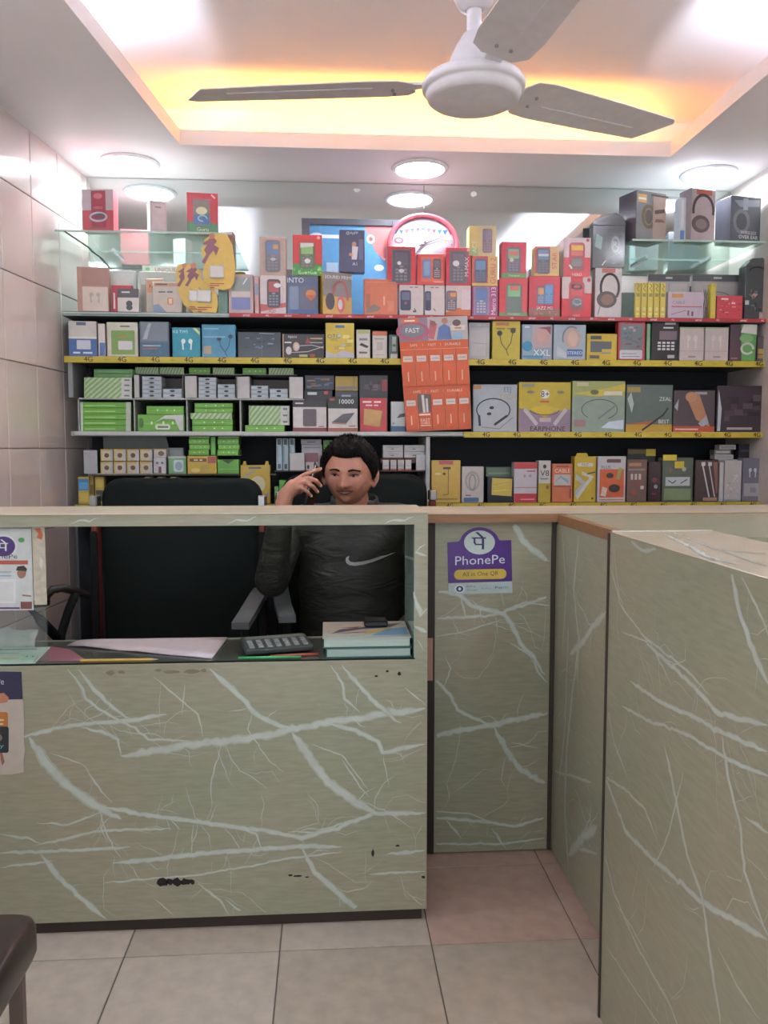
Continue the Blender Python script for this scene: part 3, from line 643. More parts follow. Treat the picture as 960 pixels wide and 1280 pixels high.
# runner shaped blister cards
def runner_card(label, poly, charger, runner, Yc, zbase=None):
    k = [PY(80+x/4, 220+y/4, Yc) for x, y in poly]
    cx = sum(p.x for p in k)/len(k); zb = min(p.z for p in k)
    dz = 0 if zbase is None else zbase+.0005-zb
    o = MB().prism([(p.x-cx, p.z-zb) for p in k], 'y', 0, .003, M('#d9b95c', .35), M('#e8dfc0', .4)).build('runner_card')
    o.location = (cx, Yc, zb+dz); tag(o, label, 'card')
    def loc(x, y): p = PY(80+x/4, 220+y/4, Yc); return (p.x-cx, p.z-zb)
    rn = MB(); m2 = M('#8a5a66', .4); m3 = M('#c8806a', .4)
    for q, m in ((runner, m2),): 
        pp = [loc(*p) for p in q]; rn.add([(a, -.0006, b) for a, b in pp], [list(range(len(pp)))], m)
    hx, hy = runner[0]; c = loc(hx, hy)
    rn.add([(c[0]+.012*math.cos(i*.7), -.0009, c[1]+.012*math.sin(i*.7)) for i in range(9)], [list(range(9))], m3)
    x0, y0, x1, y1 = charger; a = loc(x0, y1); b = loc(x1, y0)
    for i in range(3): rn.add([(a[0], -.0008, a[1]-.022-.008*i), (b[0]-.02*i, -.0008, a[1]-.022-.008*i), (b[0]-.02*i, -.0008, a[1]-.018-.008*i), (a[0], -.0008, a[1]-.018-.008*i)], [(0, 1, 2, 3)], M('#a04a3a', .4))
    rn.build('printed_front', o, fix=False)
    MB().box(a[0], b[0], -.012, 0, a[1], b[1], M('#d9d9d4', .3), c=.004).box(a[0]+.006, a[0]+.009, -.010, -.007, b[1], b[1]+.010, M('#c9c9c4', .3)).box(b[0]-.009, b[0]-.006, -.010, -.007, b[1], b[1]+.010, M('#c9c9c4', .3)).build('blister_charger', o)
    return o
runA = [(740,300),(765,325),(750,345),(775,360),(760,400),(748,372),(728,395),(705,440),(688,430),(712,390),(700,370),(715,345),(690,340),(720,320)]
runner_card('yellow runner-print charger card hanging from the left glass shelf edge', [(690,395),(685,360),(705,345),(700,320),(725,300),(770,288),(815,292),(840,340),(850,400),(858,460),(850,530),(835,560),(800,572),(750,562),(700,530),(695,480),(705,430)], (730,450,800,512), runA, 3.386)
sh = lambda l, dx, dy: [(x+dx, y+dy) for x, y in l]
lo = [(600,480),(615,450),(640,445),(660,470),(690,480),(685,520),(740,555),(765,600),(770,650),(760,692),(690,690),(640,650),(615,590),(605,540)]
runner_card('yellow runner-print charger card standing in front of its twin on the shelf', lo, (668,580,738,640), sh([(x*.8+60, y*.75+232) for x, y in runA], -5, 0), 3.402, S1)
runner_card('yellow runner-print charger card standing half hidden behind its twin on the shelf', sh(lo, -42, -4), (626,576,690,632), sh([(x*.8+60, y*.75+232) for x, y in runA], -46, -4), 3.412, S1)
box('accessory_box', 'narrow dark green box edge beside the yellow runner cards', 273, 362, 285, 392, S1, '#6f8f80', [('r',.2,.1,.8,.9,'#64857a')])
box('phone_box', 'pale pink-edged box with a blue block under a grey band', 286, 343, 317, 392, S1, '#c9a9a6', [('r',.08,.06,.92,.94,'#b4b0b2'),('r',.1,.58,.9,.92,'#9aa4a2'),('r',.12,.1,.88,.4,'#7784b4'),('r',.12,.42,.88,.56,'#d8cfcf'),('l',[(.6,.75),(.75,.9)],.05,'#e6ece8')])
box('accessory_box', 'slim pinkish box squeezed between blue-block box and white phone box', 318.5, 346, 324, 393, S1, '#c79c9c', [('r',.15,.5,.85,.8,'#8294ac')])
pb = box('phone_box', 'white phone box with a red swoosh along its base', 325.5, 346, 358, 394, S1, '#d5cccb', [('p',[(0,.05),(.3,.1),(1,.18),(1,.3),(.4,.22),(0,.26)],'#c06a66'),*phone(.26,.16,.78,.9,'#5c5560','#b0605f','#8b98a4'),('e',.66,.74,.14,.06,'#e8eaf0'),('t',.45,.07,.08,'X20','#b05a58')], dep=.06)
box('phone_box', 'beige-framed phone box stacked on the white red-swoosh phone box', 325, 297, 358, 345, pb.top, '#c3aca2', [('r',.1,.06,.92,.95,'#b7a59c'),*phone(.2,.08,.78,.92,'#77777f','#7285a6','#8f9096'),('r',.5,.68,.7,.8,'#c9a06a'),('r',.28,.68,.46,.8,'#6f8cc0'),('e',.5,.42,.1,.04,'#d8d8dc')], dep=.055)
nv = box('phone_box', 'navy blue phone box with a white phone and orange sunset picture', 359.5, 346, 398, 394, S1, '#5d6a86', [('r',0,0,1,.12,'#4e6e9c'),('o',.06,.12,.36,.72,.03,'#8394ae'),('o',.42,.12,.92,.72,.03,'#6c6f80'),('e',.76,.52,.17,.12,'#d28a5a'),('p',[(.6,.5),(.92,.5),(.76,.33)],'#c96a4e'),('t',.26,.88,.13,'INTO','#dfe4ec')], dep=.06)
box('phone_box', 'red phone box with leafy green base stacked on the navy phone box', 366, 293, 403, 344, nv.top, '#c84e4c', [('p',[(0,0),(1,0),(1,.26),(.7,.3),(.3,.26),(0,.3)],'#4f9a58'),*speckle(14,0,.02,.98,.26,['#7fbf6a','#3f8a50','#c8d87a'],.06,4),*phone(.22,.17,.75,.82,'#6d7a66','#8fc07e','#8a8f8a'),('p',[(.26,.68),(.72,.72),(.7,.8),(.26,.8)],'#dce4dc'),('e',.5,.36,.1,.06,'#e6e6ea'),('t',.5,.07,.07,'Guru Music','#f0efe0'),('e',.88,.93,.06,.04,'#e8a8a0')], dep=.06)
hs = box('headset_box', 'large grey and yellow headphone box with red headphones pictured', 399, 342, 437, 395, S1, '#86807e', [('r',0,0,1,.42,'#c7a354'),('l',arc(.6,.42,.26,.36,-10,190,14),.08,'#b86a6c'),('e',.25,.3,.16,.2,'#4c484c'),('e',.62,.24,.14,.2,'#c9626a'),('e',.6,.24,.08,.12,'#d8d2d0'),('t',.55,.88,.09,'SOUND PRIME','#e4dcd6')], dep=.09, side='#cda94e', rot=16, cat='box')
mb = MB(); print_ops(mb, [('e',.5,.62,.3,.2,'#6a4f52'),('e',.5,.62,.18,.12,'#4f3c42'),('r',.25,.08,.7,.28,'#b9ab8c')], hs.dep, hs.H, lambda x, z, l: (hs.W/2+l, x, z)); mb.build('printed_side', hs.o, fix=False)
box('phone_box', 'dark navy phone box with a white-shirted figure stacked on the headphone box', 424, 287, 456, 340, hs.top, '#5b5e78', [('t',.5,.92,.09,'@ApPP','#e2e4ea'),('e',.58,.66,.09,.06,'#c9957f'),('p',[(.48,.3),(.68,.3),(.74,.6),(.5,.62)],'#e2e0e2'),('p',[(.36,.4),(.5,.36),(.52,.44),(.4,.46)],'#d8a890'),('r',.76,.3,.94,.78,'#77799a'),('t',.6,.2,.08,'A1','#dcdce6')], dep=.045, rot=2)
box('accessory_box', 'terracotta orange carton with small line drawing beside the headphone box', 455, 352, 497, 397, S1, '#cb7a5e', [('r',.06,.2,.18,.58,'#a8705e'),('p',[(.05,.05),(.4,.1),(.5,.2),(.3,.3),(.1,.18)],'#8a8078'),('tv',.6,.4,.08,'Speaker','#e4b8a4'),('r',.05,.9,.95,.92,'#d68c70'),('r',.7,.1,.9,.4,'#d28a70')], dep=.06, side='#c06c52')
a = box('phone_box', 'white phone box with black phone next to the terracotta carton', 499, 359, 529.5, 397, S1, '#cfc6c4', [('o',.04,.16,.48,.82,.08,'#45485e'),('r',.1,.5,.42,.76,'#6d7490'),('e',.26,.4,.05,.05,'#b06a72'),('r',.56,.1,.7,.16,'#555'),('l',[(.62,.22),(.68,.16)],.05,'#4c7a50'),('t',.6,.92,.06,'itel 2163','#8a8288')], dep=.06)
b = box('phone_box', 'white phone box with a narrow black phone beside its twin', 530.5, 359, 556, 397, S1, '#d2c9c7', [('o',.02,.16,.32,.8,.08,'#4a4c62'),('r',.08,.5,.27,.74,'#70778f'),('l',[(.46,.22),(.54,.15)],.05,'#4c7a50'),('t',.5,.92,.06,'itel 2163','#8a8288')], dep=.06)
c = box('phone_box', 'white keypad phone box with an orange foot under the red phone boxes', 557, 359, 588.5, 397, S1, '#cfc2c0', [('p',[(0,0),(1,0),(1,.22),(.5,.26),(0,.1)],'#cf7650'),*phone(.02,.16,.44,.82,'#6c6470','#8a7a80','#b7aeb2'),('r',.18,.62,.4,.76,'#d69a60'),('r',.62,.2,.98,.86,'#d8cad2')], dep=.06)
box('phone_box', 'red phone box with large black phone picture stacked at the left foot of the clock', 484, 309, 519.5, 357, a.top, RED, [('r',.16,.06,.84,.92,'#7a6a74'),*phone(.2,.04,.8,.9,'#5f6068','#6a6a78','#8d8b92'),('e',.42,.56,.07,.05,'#e8eef0'),('e',.5,.36,.1,.05,'#d8d8dc')], dep=.055, side='#ba4a50')
box('phone_box', 'short red box picturing a blue phone and a dark phone in front of the clock', 521, 319, 556, 358, b.top, '#c5504e', [('r',.15,.1,.95,.9,'#cd6c58'),('r',.2,.22,.5,.82,'#6d86ae'),('r',.24,.3,.46,.74,'#86a2c8'),*phone(.58,.2,.86,.84,'#5c545c','#6d6a78','#c0b8b8'),('r',.6,.08,.95,.12,'#e0a898')], dep=.055, side='#b8444a')
box('phone_box', 'red phone box lettered white up its edge at the right foot of the clock', 557, 311, 589, 358, c.top, '#be454f', [('r',.14,.06,.86,.92,'#7e6672'),*phone(.2,.06,.78,.9,'#64636c','#77707e','#8c8890'),('e',.4,.58,.13,.08,'#dfe4ea'),('tv',.82,.5,.16,'M-MAX','#ead8dc'),('e',.88,.94,.06,.04,'#e6a2a0')], dep=.055, side='#c9555a')
d = box('phone_box', 'magenta and silver keypad phone box with large white lettering up its edge', 590, 359, 622.5, 397, S1, '#a5587f', [('r',.06,.04,.66,.96,'#a78aa8'),*phone(.1,.04,.6,.94,'#7880a0','#6480b8','#c4c4ce'),('tv',.82,.5,.2,'Metro 313','#f2e8ee')], dep=.06)
e = box('phone_box', 'yellow-edged red phone box stacked on the magenta box', 589.5, 321, 622, 358, d.top, '#bf5a58', [('r',0,0,1,.08,'#d8c470'),('r',.62,.05,1,1,'#d2b476'),*phone(.1,.1,.58,.9,'#5d6478','#7297bd','#747a88'),('tv',.82,.5,.2,'GURU 2','#c05a58')], dep=.06, side='#d0b060')
box('phone_box', 'pale yellow phone box at the top of the tallest stack beside the clock', 586, 283, 620, 320, e.top, '#cfba7c', [('r',.35,0,1,1,'#c9bd8e'),('r',0,0,.34,.25,'#9ab07e'),*phone(.5,.1,.86,.92,'#8a7680','#8f86a0','#a0949a'),('tv',.2,.3,.16,'ACE','#dfe6d0')], dep=.06, side='#dcc67c')
f = box('phone_box', 'red phone box with a green-screened phone, under its smaller twin', 623.5, 349, 659.5, 397, S1, '#c4494f', [('r',0,0,1,.1,'#7c9a6c'),*phone(.24,.1,.8,.86,'#6f7a70','#7fb586','#6a7a74'),('r',.38,.68,.68,.8,'#c9746e'),('p',[(.2,.08),(.85,.1),(.7,.34),(.4,.3)],'#6b7c70'),('t',.5,.06,.07,'Champion','#e4e6d8')], dep=.06)
box('phone_box', 'small red phone box with green base strip stacked on its larger green-screened twin', 626.5, 303, 658, 348, f.top, '#c54652', [('r',0,0,1,.13,'#6d9a66'),*phone(.2,.14,.76,.86,'#6c6c78','#84b088','#8a8894'),('r',.3,.62,.66,.74,'#c97a72'),('e',.4,.5,.08,.06,'#d8c0b0'),('t',.5,.06,.07,'Champion','#dfe8d4')], dep=.055, side='#b83f48')
g = box('phone_box', 'crimson phone box picturing an orange square over a blue phone', 660.5, 346, 700, 397, S1, '#be444c', [('r',0,0,1,.2,'#8d6a62'),*phone(.5,.3,.78,.8,'#5c86b4','#6f9ac8','#88a8c8'),*phone(.26,.3,.5,.74,'#6a7f9c','#d0995a','#a0b4cc'),('t',.5,.2,.1,'JAZZ M2','#efe6e2'),*speckle(10,.04,.02,.96,.16,['#7d8b6a','#a0665c','#c08a6c'],.07,9)], dep=.06)
box('phone_box', 'red box with yellow lettered edge stacked on the crimson phone box', 668, 308, 699, 345, g.top, '#bf544e', [('r',0,0,1,.09,'#d6bc70'),('r',.62,.08,1,1,'#cdb07a'),*phone(.08,.06,.62,.94,'#5e6470','#7390a8','#7c7478'),('r',.14,.66,.56,.74,'#c8d2dc'),('tv',.8,.52,.2,'STAR','#c2605a')], dep=.055, side='#c8a868')
h = box('phone_box', 'red and white phone box with a ringed red phone, under its twin', 701.5, 347, 739, 397, S1, '#c8434a', [('r',0,.46,.3,1,'#d5c6c6'),('r',.7,.6,1,1,'#d5c6c6'),*phone(.24,.1,.76,.88,'#b8484e','#c65a5a','#6a7470'),('l',arc(.5,.76,.16,.06,0,360,14),.07,'#e8d2d2'),('e',.5,.36,.2,.1,'#6c7c84'),('l',arc(.52,.38,.14,.07,20,330,12),.05,'#dfe8ec'),('t',.5,.04,.05,'HERO','#f0d0d0'),('e',.9,.93,.06,.05,'#b8484e')], dep=.06)
box('phone_box', 'red and white phone box with a yellow screen stacked on its ringed twin', 704, 297, 738, 346, h.top, '#c64a50', [('r',0,.5,1,1,'#d3c2c4'),*phone(.2,.14,.78,.88,'#a8484e','#c97068','#6a7a70'),('r',.28,.68,.72,.8,'#e0c25a'),('e',.5,.36,.2,.1,'#7a7d7c'),('l',[(.22,.3),(.3,.22)],.06,'#e6eef0'),('t',.5,.06,.07,'HERO','#f4d8d8'),('e',.88,.94,.06,.04,'#b84a50')], dep=.055, side='#ccb8ba')
i_ = box('headphone_box', 'white box with black on-ear headphones under the shrink-wrapped black case', 743, 338, 776.5, 400, S1, '#c6c2c2', [('r',.25,.9,.75,.99,'#b86a60'),('l',arc(.55,.6,.34,.28,-40,200,16),.09,'#55504f'),('e',.44,.36,.38,.17,'#58504e'),('e',.46,.36,.24,.11,'#86695c'),('l',[(.2,.24),(.12,.06)],.03,'#666')], dep=.06)
# dark wrapped speaker case on top of the headphone box
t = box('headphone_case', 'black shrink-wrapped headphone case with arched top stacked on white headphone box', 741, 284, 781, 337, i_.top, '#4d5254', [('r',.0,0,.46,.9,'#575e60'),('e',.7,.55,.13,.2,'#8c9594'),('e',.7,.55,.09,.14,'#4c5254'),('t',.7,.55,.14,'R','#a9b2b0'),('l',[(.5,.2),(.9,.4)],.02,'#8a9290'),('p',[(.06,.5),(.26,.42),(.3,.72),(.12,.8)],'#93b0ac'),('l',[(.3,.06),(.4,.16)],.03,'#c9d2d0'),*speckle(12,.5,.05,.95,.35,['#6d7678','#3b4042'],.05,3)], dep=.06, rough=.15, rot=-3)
MB().prism([(-t.W/2, 0), (t.W/2, 0), (t.W*.5, .012), (t.W*.42, .034), (t.W*.2, .05), (-.05*t.W, .046), (-t.W*.42, .026), (-t.W*.5, .012)], 'y', -t.dep/2, t.dep/2, M('#53595b', .15)).build('arched_lid', t.o, loc=(0, 0, t.H))
# ---- upper right glass shelf
hx = box('headphone_box', 'large headphone box with a printed face at the end of the grey glass shelf', 785, 238, 831, 298, GR, '#9a9498', [('r',0,0,.52,1,'#8f9698'),('r',.05,.76,.34,.93,'#d8b97c'),('t',.2,.84,.07,'boom','#fff'),('l',arc(.42,.48,.2,.22,0,360,16),.09,'#8c7c66'),('e',.42,.48,.13,.15,'#6e6a62'),('p',[(.56,0),(1,0),(1,.98),(.56,.96)],'#b8a69c'),('p',[(.62,.55),(.95,.6),(.95,.68),(.62,.63)],'#6e5c58'),('p',[(.62,.38),(.98,.4),(.9,.46),(.66,.45)],'#8d6f68'),('t',.8,.94,.06,'HEADPHONE','#6c6468')], dep=.11, side='#5a5762', rot=20, rough=.2)
box('accessory_box', 'thin white and blue upright sleeve between the headphone boxes', 848, 243, 857, 298, GR, '#cfd8e0', [('r',.2,.02,.8,.25,'#6d93c8'),('r',.3,.3,.7,.95,'#e4e9ee')], dep=.05, Y=3.43)
box('headphone_box', 'rosy box with big over-ear headphones and an orange label on the grey glass shelf', 858, 234, 893, 299, GR, '#b7a9ac', [('r',.2,.88,.85,.98,'#b8705f'),('l',arc(.5,.58,.42,.3,-10,190,16),.1,'#5f5658'),('e',.4,.32,.38,.17,'#6a5f62'),('e',.42,.32,.24,.1,'#8b7f80')], dep=.08, side='#a39ba2', rot=14, rough=.2)
box('headphone_box', 'charcoal wireless headset box with bold white lettering on the grey glass shelf', 907, 244, 950, 300, GR, '#5d646c', [('e',.36,.44,.28,.28,'#767e88'),('e',.36,.44,.18,.19,'#4c525a'),('p',[(.1,.9),(.95,.95),(.95,.8),(.3,.76)],'#8d99a6'),('t',.6,.1,.08,'OVER EAR','#e2e4e8'),('t',.6,.2,.07,'WIRELESS','#cfd2d8'),('r',.4,.7,.56,.96,'#98a4b0')], dep=.1, side='#4d4f58', rot=12, rough=.2)
# ---- row one, right end
def pouch(label, x0, y0, x1, y1, base, col, hdr, pr, Y, grp=None):
    b = box('pouch', label, x0, y0, x1, y1, base, col, [('r',0,.86,1,1,hdr),('r',.42,.91,.58,.95,'#b8bcbe'),*pr], Y=Y, dep=.012, rough=.15, cat='packet', grp=grp); return b
pouch('clear packet with black header standing behind the yellow cable cards', 809, 338, 861, 398, S1, '#b3aeac', '#5f6064', [('r',.06,.08,.94,.82,'#bdb8b6'),('l',[(.5,.1),(.5,.8)],.02,'#9a9696')], 3.53)
pouch('wide clear packet with black header behind the pale accessory box', 864, 338, 927, 399, S1, '#a9a5a4', '#63656a', [('r',.05,.08,.95,.82,'#b2adaa'),('l',arc(.5,.45,.3,.2,0,300,12),.02,'#8a8886')], 3.54)
cx0, cx1 = 793, 832
ORDW = ['lowest', 'second lowest', 'third lowest', 'fourth lowest', 'fifth lowest']
for k in range(5):
    w_ = (cx1-cx0)/5
    box('cable_card', 'slim yellow cable card, %s the lilac box in a row of five' % ['fifth from', 'fourth from', 'third from', 'second from', 'right beside'][k], cx0+w_*k+.3, 353, cx0+w_*(k+1)-.3, 397, S1, '#cbbb5a', [('l',[(.3,.97),(.7,.9),(.3,.83),(.7,.76)],.1,'#5c5a4a'),('r',.2,.6,.8,.7,'#8f8a4e'),('e',.5,.25,.28,.06,'#e0d48a'),('r',.25,.08,.75,.14,'#e2d890')], dep=.014, grp='yellow cable cards', cat='card')
box('accessory_box', 'pale lilac box with red stripes and an orange tag beside the yellow cable cards', 834.5, 365, 879, 398, S1, '#c3b6c2', [('r',.1,.78,.42,.92,'#cf9a5c'),('r',.1,.42,.95,.46,'#b85d68'),('r',.55,.1,.6,.3,'#6a6470'),('r',.66,.08,.72,.26,'#6a6470'),('l',[(.1,.14),(.5,.3)],.02,'#8a7f8c'),('t',.3,.6,.12,'CABLE','#87808c')], dep=.05)
cb_ = MB()
for k in range(5): cb_.tube([(.004*k-.008, .002*k, 0.004), (.004*k-.012+.004*math.sin(k), .002*k, .04), (.004*k-.004, .002*k, .085), (.004*k-.01, .002*k, .125)], .0024, M('#4d4a4c', .5) if k % 2 else M('#c9c4c4', .5), 6)
p = PY(883, 397, YP); o = cb_.build('cable_bundle', loc=(p.x, YP+.02, S1)); tag(o, 'loose black and white cables standing beside the lilac box', 'cable')
box('cable_card', 'single thin yellow card edge next to the red packet', 887.5, 353, 894.5, 397, S1, '#c9b84e', [('r',.2,.1,.8,.9,'#d2c25a')], dep=.03, cat='card')
box('accessory_box', 'bright red shrink-wrapped box with white scribbled print', 895.5, 368, 928, 397, S1, '#c54e58', [*speckle(16,.05,.1,.95,.9,['#e08a8e','#b03e48','#f0c8c8'],.08,5),('t',.3,.85,.1,'Sound','#f0d8d8')], dep=.05, rough=.15)
t = box('headphone_case', 'big black wrapped headphone packet with an orange tag standing by the right wall', 930, 330, 957, 397, S1, '#4c5052', [('l',arc(.55,.92,.35,.06,0,180,10),.06,'#2e3234'),('p',[(.3,.45),(.55,.55),(.6,.47),(.36,.38)],'#c99a84'),('r',.02,.28,.2,.36,'#c8ccd0'),('r',.7,.02,1,.14,'#c3a2a6'),*speckle(12,.1,.1,.9,.6,['#6a7274','#3a3e40'],.08,8)], dep=.06, rough=.15, Y=3.43)
MB().prism([(-t.W/2, 0), (t.W/2, 0), (t.W*.3, .035), (-t.W*.2, .032)], 'y', -t.dep/2, t.dep/2, M('#565b5d', .15)).build('gathered_top', t.o, loc=(0, 0, t.H))
# ---- row two
box('earbud_box', 'white box with a blue lower half at the wall end of the yellow-edged shelf', 86, 400, 121, 444, S2, '#cfc9c0', [('r',0,0,1,.5,'#4668a0'),('r',0,.5,1,.56,'#e0ddd6'),('r',.28,.88,.62,.97,'#5f6a80'),('o',.28,.2,.78,.46,.03,'#c9ccd4'),('t',.5,.1,.08,'TWS BUDS','#d8deea')], dep=.06, side='#c8c6c2', rot=3)
box('earbud_box', 'slim white box with a blue foot beside the blue and white box', 123, 402, 132, 443, S2, '#d0cbc6', [('r',.2,.02,.95,.42,'#4f70a6')], dep=.05)
box('charger_box', 'cream box with a green panel showing a white charger', 134, 401, 173, 444, S2, '#cfcbbb', [('o',.14,.06,.9,.76,.02,'#7fa258'),('o',.36,.2,.82,.46,.04,'#d3d0d0'),('t',.5,.58,.07,'Charger','#b98a4e'),('t',.6,.88,.07,'REALM','#7a7668')], dep=.05)
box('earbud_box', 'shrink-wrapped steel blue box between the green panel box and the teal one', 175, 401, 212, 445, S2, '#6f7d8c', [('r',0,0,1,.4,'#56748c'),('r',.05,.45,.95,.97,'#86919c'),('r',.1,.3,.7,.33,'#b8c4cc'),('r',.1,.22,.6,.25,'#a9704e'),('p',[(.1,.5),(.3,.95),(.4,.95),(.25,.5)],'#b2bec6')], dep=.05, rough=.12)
box('earbud_box', 'bright teal box showing white stem earbuds', 215.5, 409, 251, 446, S2, '#2a8ea2', [*buds(.52,.46,.25,'#d9eef0',1),('t',.3,.86,.1,'I12 TWS','#d5eef2'),('p',[(.72,.98),(.98,.74),(.98,.86),(.84,.98)],'#d3d28a')], dep=.05, side='#24798c')
box('earphone_box', 'sky blue box with black wired earphones drawn on it', 252.5, 405, 295, 446, S2, '#4d8fae', [*wired(.68,.4,.28,'#2b3a44',1.2),('r',.05,.1,.28,.34,'#a89a80'),('r',.06,.6,.7,.64,'#86b8cc'),('r',.06,.85,.5,.89,'#86b8cc'),('r',.1,.96,.8,.99,'#3f7c98')], dep=.05)
box('earbud_box', 'dark shrink-wrapped box with painted blue glints beside the sky blue box', 297.5, 415, 351.5, 447, S2, '#4e5860', [*speckle(14,.15,.35,.85,.85,['#8fa2b2','#6b84a4','#3b434a'],.06,11),('l',[(.5,.95),(.85,.93)],.01,'#c8d0d4'),('l',[(.55,.05),(.55,.9)],.006,'#7d868c')], dep=.06, rough=.12)  # glints on the wrap are coloured into the front print
box('earphone_box', 'black box with white corded earphones and red triangle', 353, 418, 405.5, 448, S2, '#3f3e42', [('r',0,0,.03,1,'#a98a6c'),('t',.24,.86,.12,'Hybrid','#d8d8d4'),('t',.14,.64,.09,'HF-03','#d8d8d4'),('e',.15,.3,.07,.17,'#cfcac4'),('e',.33,.47,.08,.19,'#d3a896'),('e',.34,.47,.05,.12,'#cfcac4'),('l',[(.4,.5),(.7,.54),(.98,.42)],.014,'#cfcac4'),('l',[(.2,.22),(.6,.26),(.98,.48)],.014,'#cfcac4'),('p',[(.54,.6),(.68,.62),(.6,.88)],'#9a4644'),('r',.66,.78,.96,.84,'#c8a06a'),('r',.66,.62,.96,.66,'#b8b4b0'),('r',.4,.04,.6,.14,'#b8b07a'),('r',.66,.04,.78,.16,'#a84a44')], dep=.06)
t = box('cable_box', 'tall yellow splashed box with a blue tag on the yellow-edged shelf', 407, 405, 443, 449, S2, '#cfb64e', [('r',.34,.86,.66,.94,'#5f78a0'),('t',.28,.62,.12,'OTG','#4a6c96'),*speckle(12,.04,.2,.96,.8,['#e0cf7a','#b9a84a','#a8c0c4'],.12,6),('p',[(0,0),(1,0),(1,.14),(.6,.22),(.3,.1),(0,.2)],'#b9bcc8')], dep=.05)
box('cable_box', 'narrow white box showing a black adapter with green band', 445.5, 413, 463, 449, S2, '#cbc6c0', [('r',.1,.86,.9,.98,'#a9b070'),('p',[(.2,.46),(.75,.36),(.9,.42),(.35,.54)],'#45434a'),('r',.2,.62,.8,.7,'#8a7f90'),('t',.5,.2,.1,'7-in-1','#6a6668')], dep=.05)
box('cable_box', 'narrow white box with an orange top band', 465.5, 415, 484, 449, S2, '#cfc8c0', [('r',0,.84,1,1,'#bf6e4c'),('r',.3,.3,.7,.6,'#b8b2aa'),('r',.15,.7,.8,.74,'#9a928a'),('r',.2,.12,.8,.15,'#b0a8a0')], dep=.05)
box('cable_box', 'narrow dark green and white box beside the hanging orange strip', 486, 418, 497.5, 448, S2, '#5a6a68', [('r',.2,0,.95,.2,'#c8c8c0'),('r',.35,.3,.8,.92,'#a8b4ac'),('r',.4,.5,.75,.6,'#4f7a6a')], dep=.05)
pouch('clear white packet right of the hanging orange strip', 585.5, 403, 612, 449, S2, '#b9b6b6', '#a9a7a8', [('r',.1,.1,.9,.8,'#c4c1c1'),('l',[(.2,.45),(.9,.42)],.02,'#8d8a8c'),('l',[(.85,.1),(.85,.8)],.02,'#9a979a')], 3.42)
box('earphone_box', 'lime yellow box with black wired earphones', 615, 403, 650, 451, S2, '#b9a93e', [('r',.12,.88,.6,.96,'#b06a48'),('t',.5,.8,.06,'UNDER SUPER','#7c7030'),*wired(.5,.5,.4,'#35342c',.9)], dep=.05, rough=.3)
box('headset_box', 'pale box with a pink portrait and a blue round badge', 652, 407, 690, 451, S2, '#8fa0b0', [('p',[(.3,.3),(.98,.35),(.98,.98),(.35,.98)],'#b3a2a6'),('e',.68,.66,.22,.22,'#c39c94'),('p',[(.5,.9),(.95,.95),(.95,.7),(.8,.86)],'#8a5560'),('e',.18,.38,.17,.14,'#3e8aa8'),('t',.66,.2,.18,'XXL','#d8e4ea'),('r',.04,.05,.7,.12,'#4a90b0'),('r',.08,.9,.24,.95,'#cfd6da')], dep=.05, rough=.2)
box('headset_box', 'pale blue box with a woman wearing headphones beside the pink portrait box', 691.5, 407, 732, 451, S2, '#9dadb8', [('e',.58,.62,.26,.32,'#b6a49c'),('e',.6,.6,.16,.22,'#c9ac9e'),('l',arc(.56,.62,.28,.32,60,200,12),.04,'#7d8890'),('r',.42,.1,.9,.3,'#4f74a8'),('t',.66,.2,.09,'STEREO','#d5e0ec'),('p',[(.1,.4),(.4,.2),(.4,.05),(.1,.1)],'#b4c0c6')], dep=.05, rough=.2)
box('cable_box', 'yellow box with dark blocks next to the red-framed packet', 733, 418, 771, 451, S2, '#bfa73c', [('r',.12,.78,.48,.92,'#4c4c46'),('p',[(.12,.3),(.5,.3),(.5,.42),(.82,.42),(.82,.7),(.12,.72)],'#515a62'),('r',.5,.24,.8,.3,'#7a90a0'),('r',.1,.06,.42,.18,'#55524a')], dep=.05)
t = box('headset_box', 'red-framed packet with a busy dark picture and a white lower label', 772, 399, 806, 450, S2, '#b5414c', [('r',.08,.26,.92,.88,'#6f7a7c'),*speckle(22,.08,.3,.9,.86,['#8e6a6c','#5c6a70','#a8a4a0','#7d4a52'],.08,21),('o',.06,.03,.9,.25,.05,'#c3c6cc'),('t',.28,.94,.07,'DJ X-10','#e2c2c6'),('r',.14,.08,.8,.1,'#8a8c94'),('r',.14,.15,.7,.17,'#8a8c94')], dep=.04, Y=3.408, side='#a63c46')
box('accessory_box', 'thin green box edge behind the red-framed packet', 807.5, 405, 812.5, 451, S2, '#6d9470', [('r',.2,.05,.8,.95,'#7aa07c')], dep=.05)
box('speaker_box', 'black box with a grey speaker picture and white printed grid', 814, 401, 847.5, 451, S2, '#2e2b2e', [('r',.48,.9,.88,.99,'#b9b6b4'),('t',.62,.82,.06,'REMAX','#cfcfcf'),('r',.28,.52,.94,.74,'#77686e'),*[('r',.22+.17*c_,.26+.08*r_,.34+.17*c_,.31+.08*r_,'#c9c7c6') for r_ in range(3) for c_ in range(4)],('r',.6,.06,.86,.14,'#b0aeac')], dep=.05, side='#3d5a4c')
for k, (a, b) in enumerate(((849, 879.5), (880.5, 910))):
    box('earbud_box', ('white earbud box next to the black speaker box', 'white earbud box next to the green and dark box')[k], a, 409, b, 451, S2, '#bdb2ae', [('r',.0,.28,1,.3,'#a89d99'),*buds(.5,.6,.28,'#cfc6c2',.9),('r',.36,.1,.66,.14,'#7f7672'),('r',0,.96,1,1,'#98a884')], dep=.05)
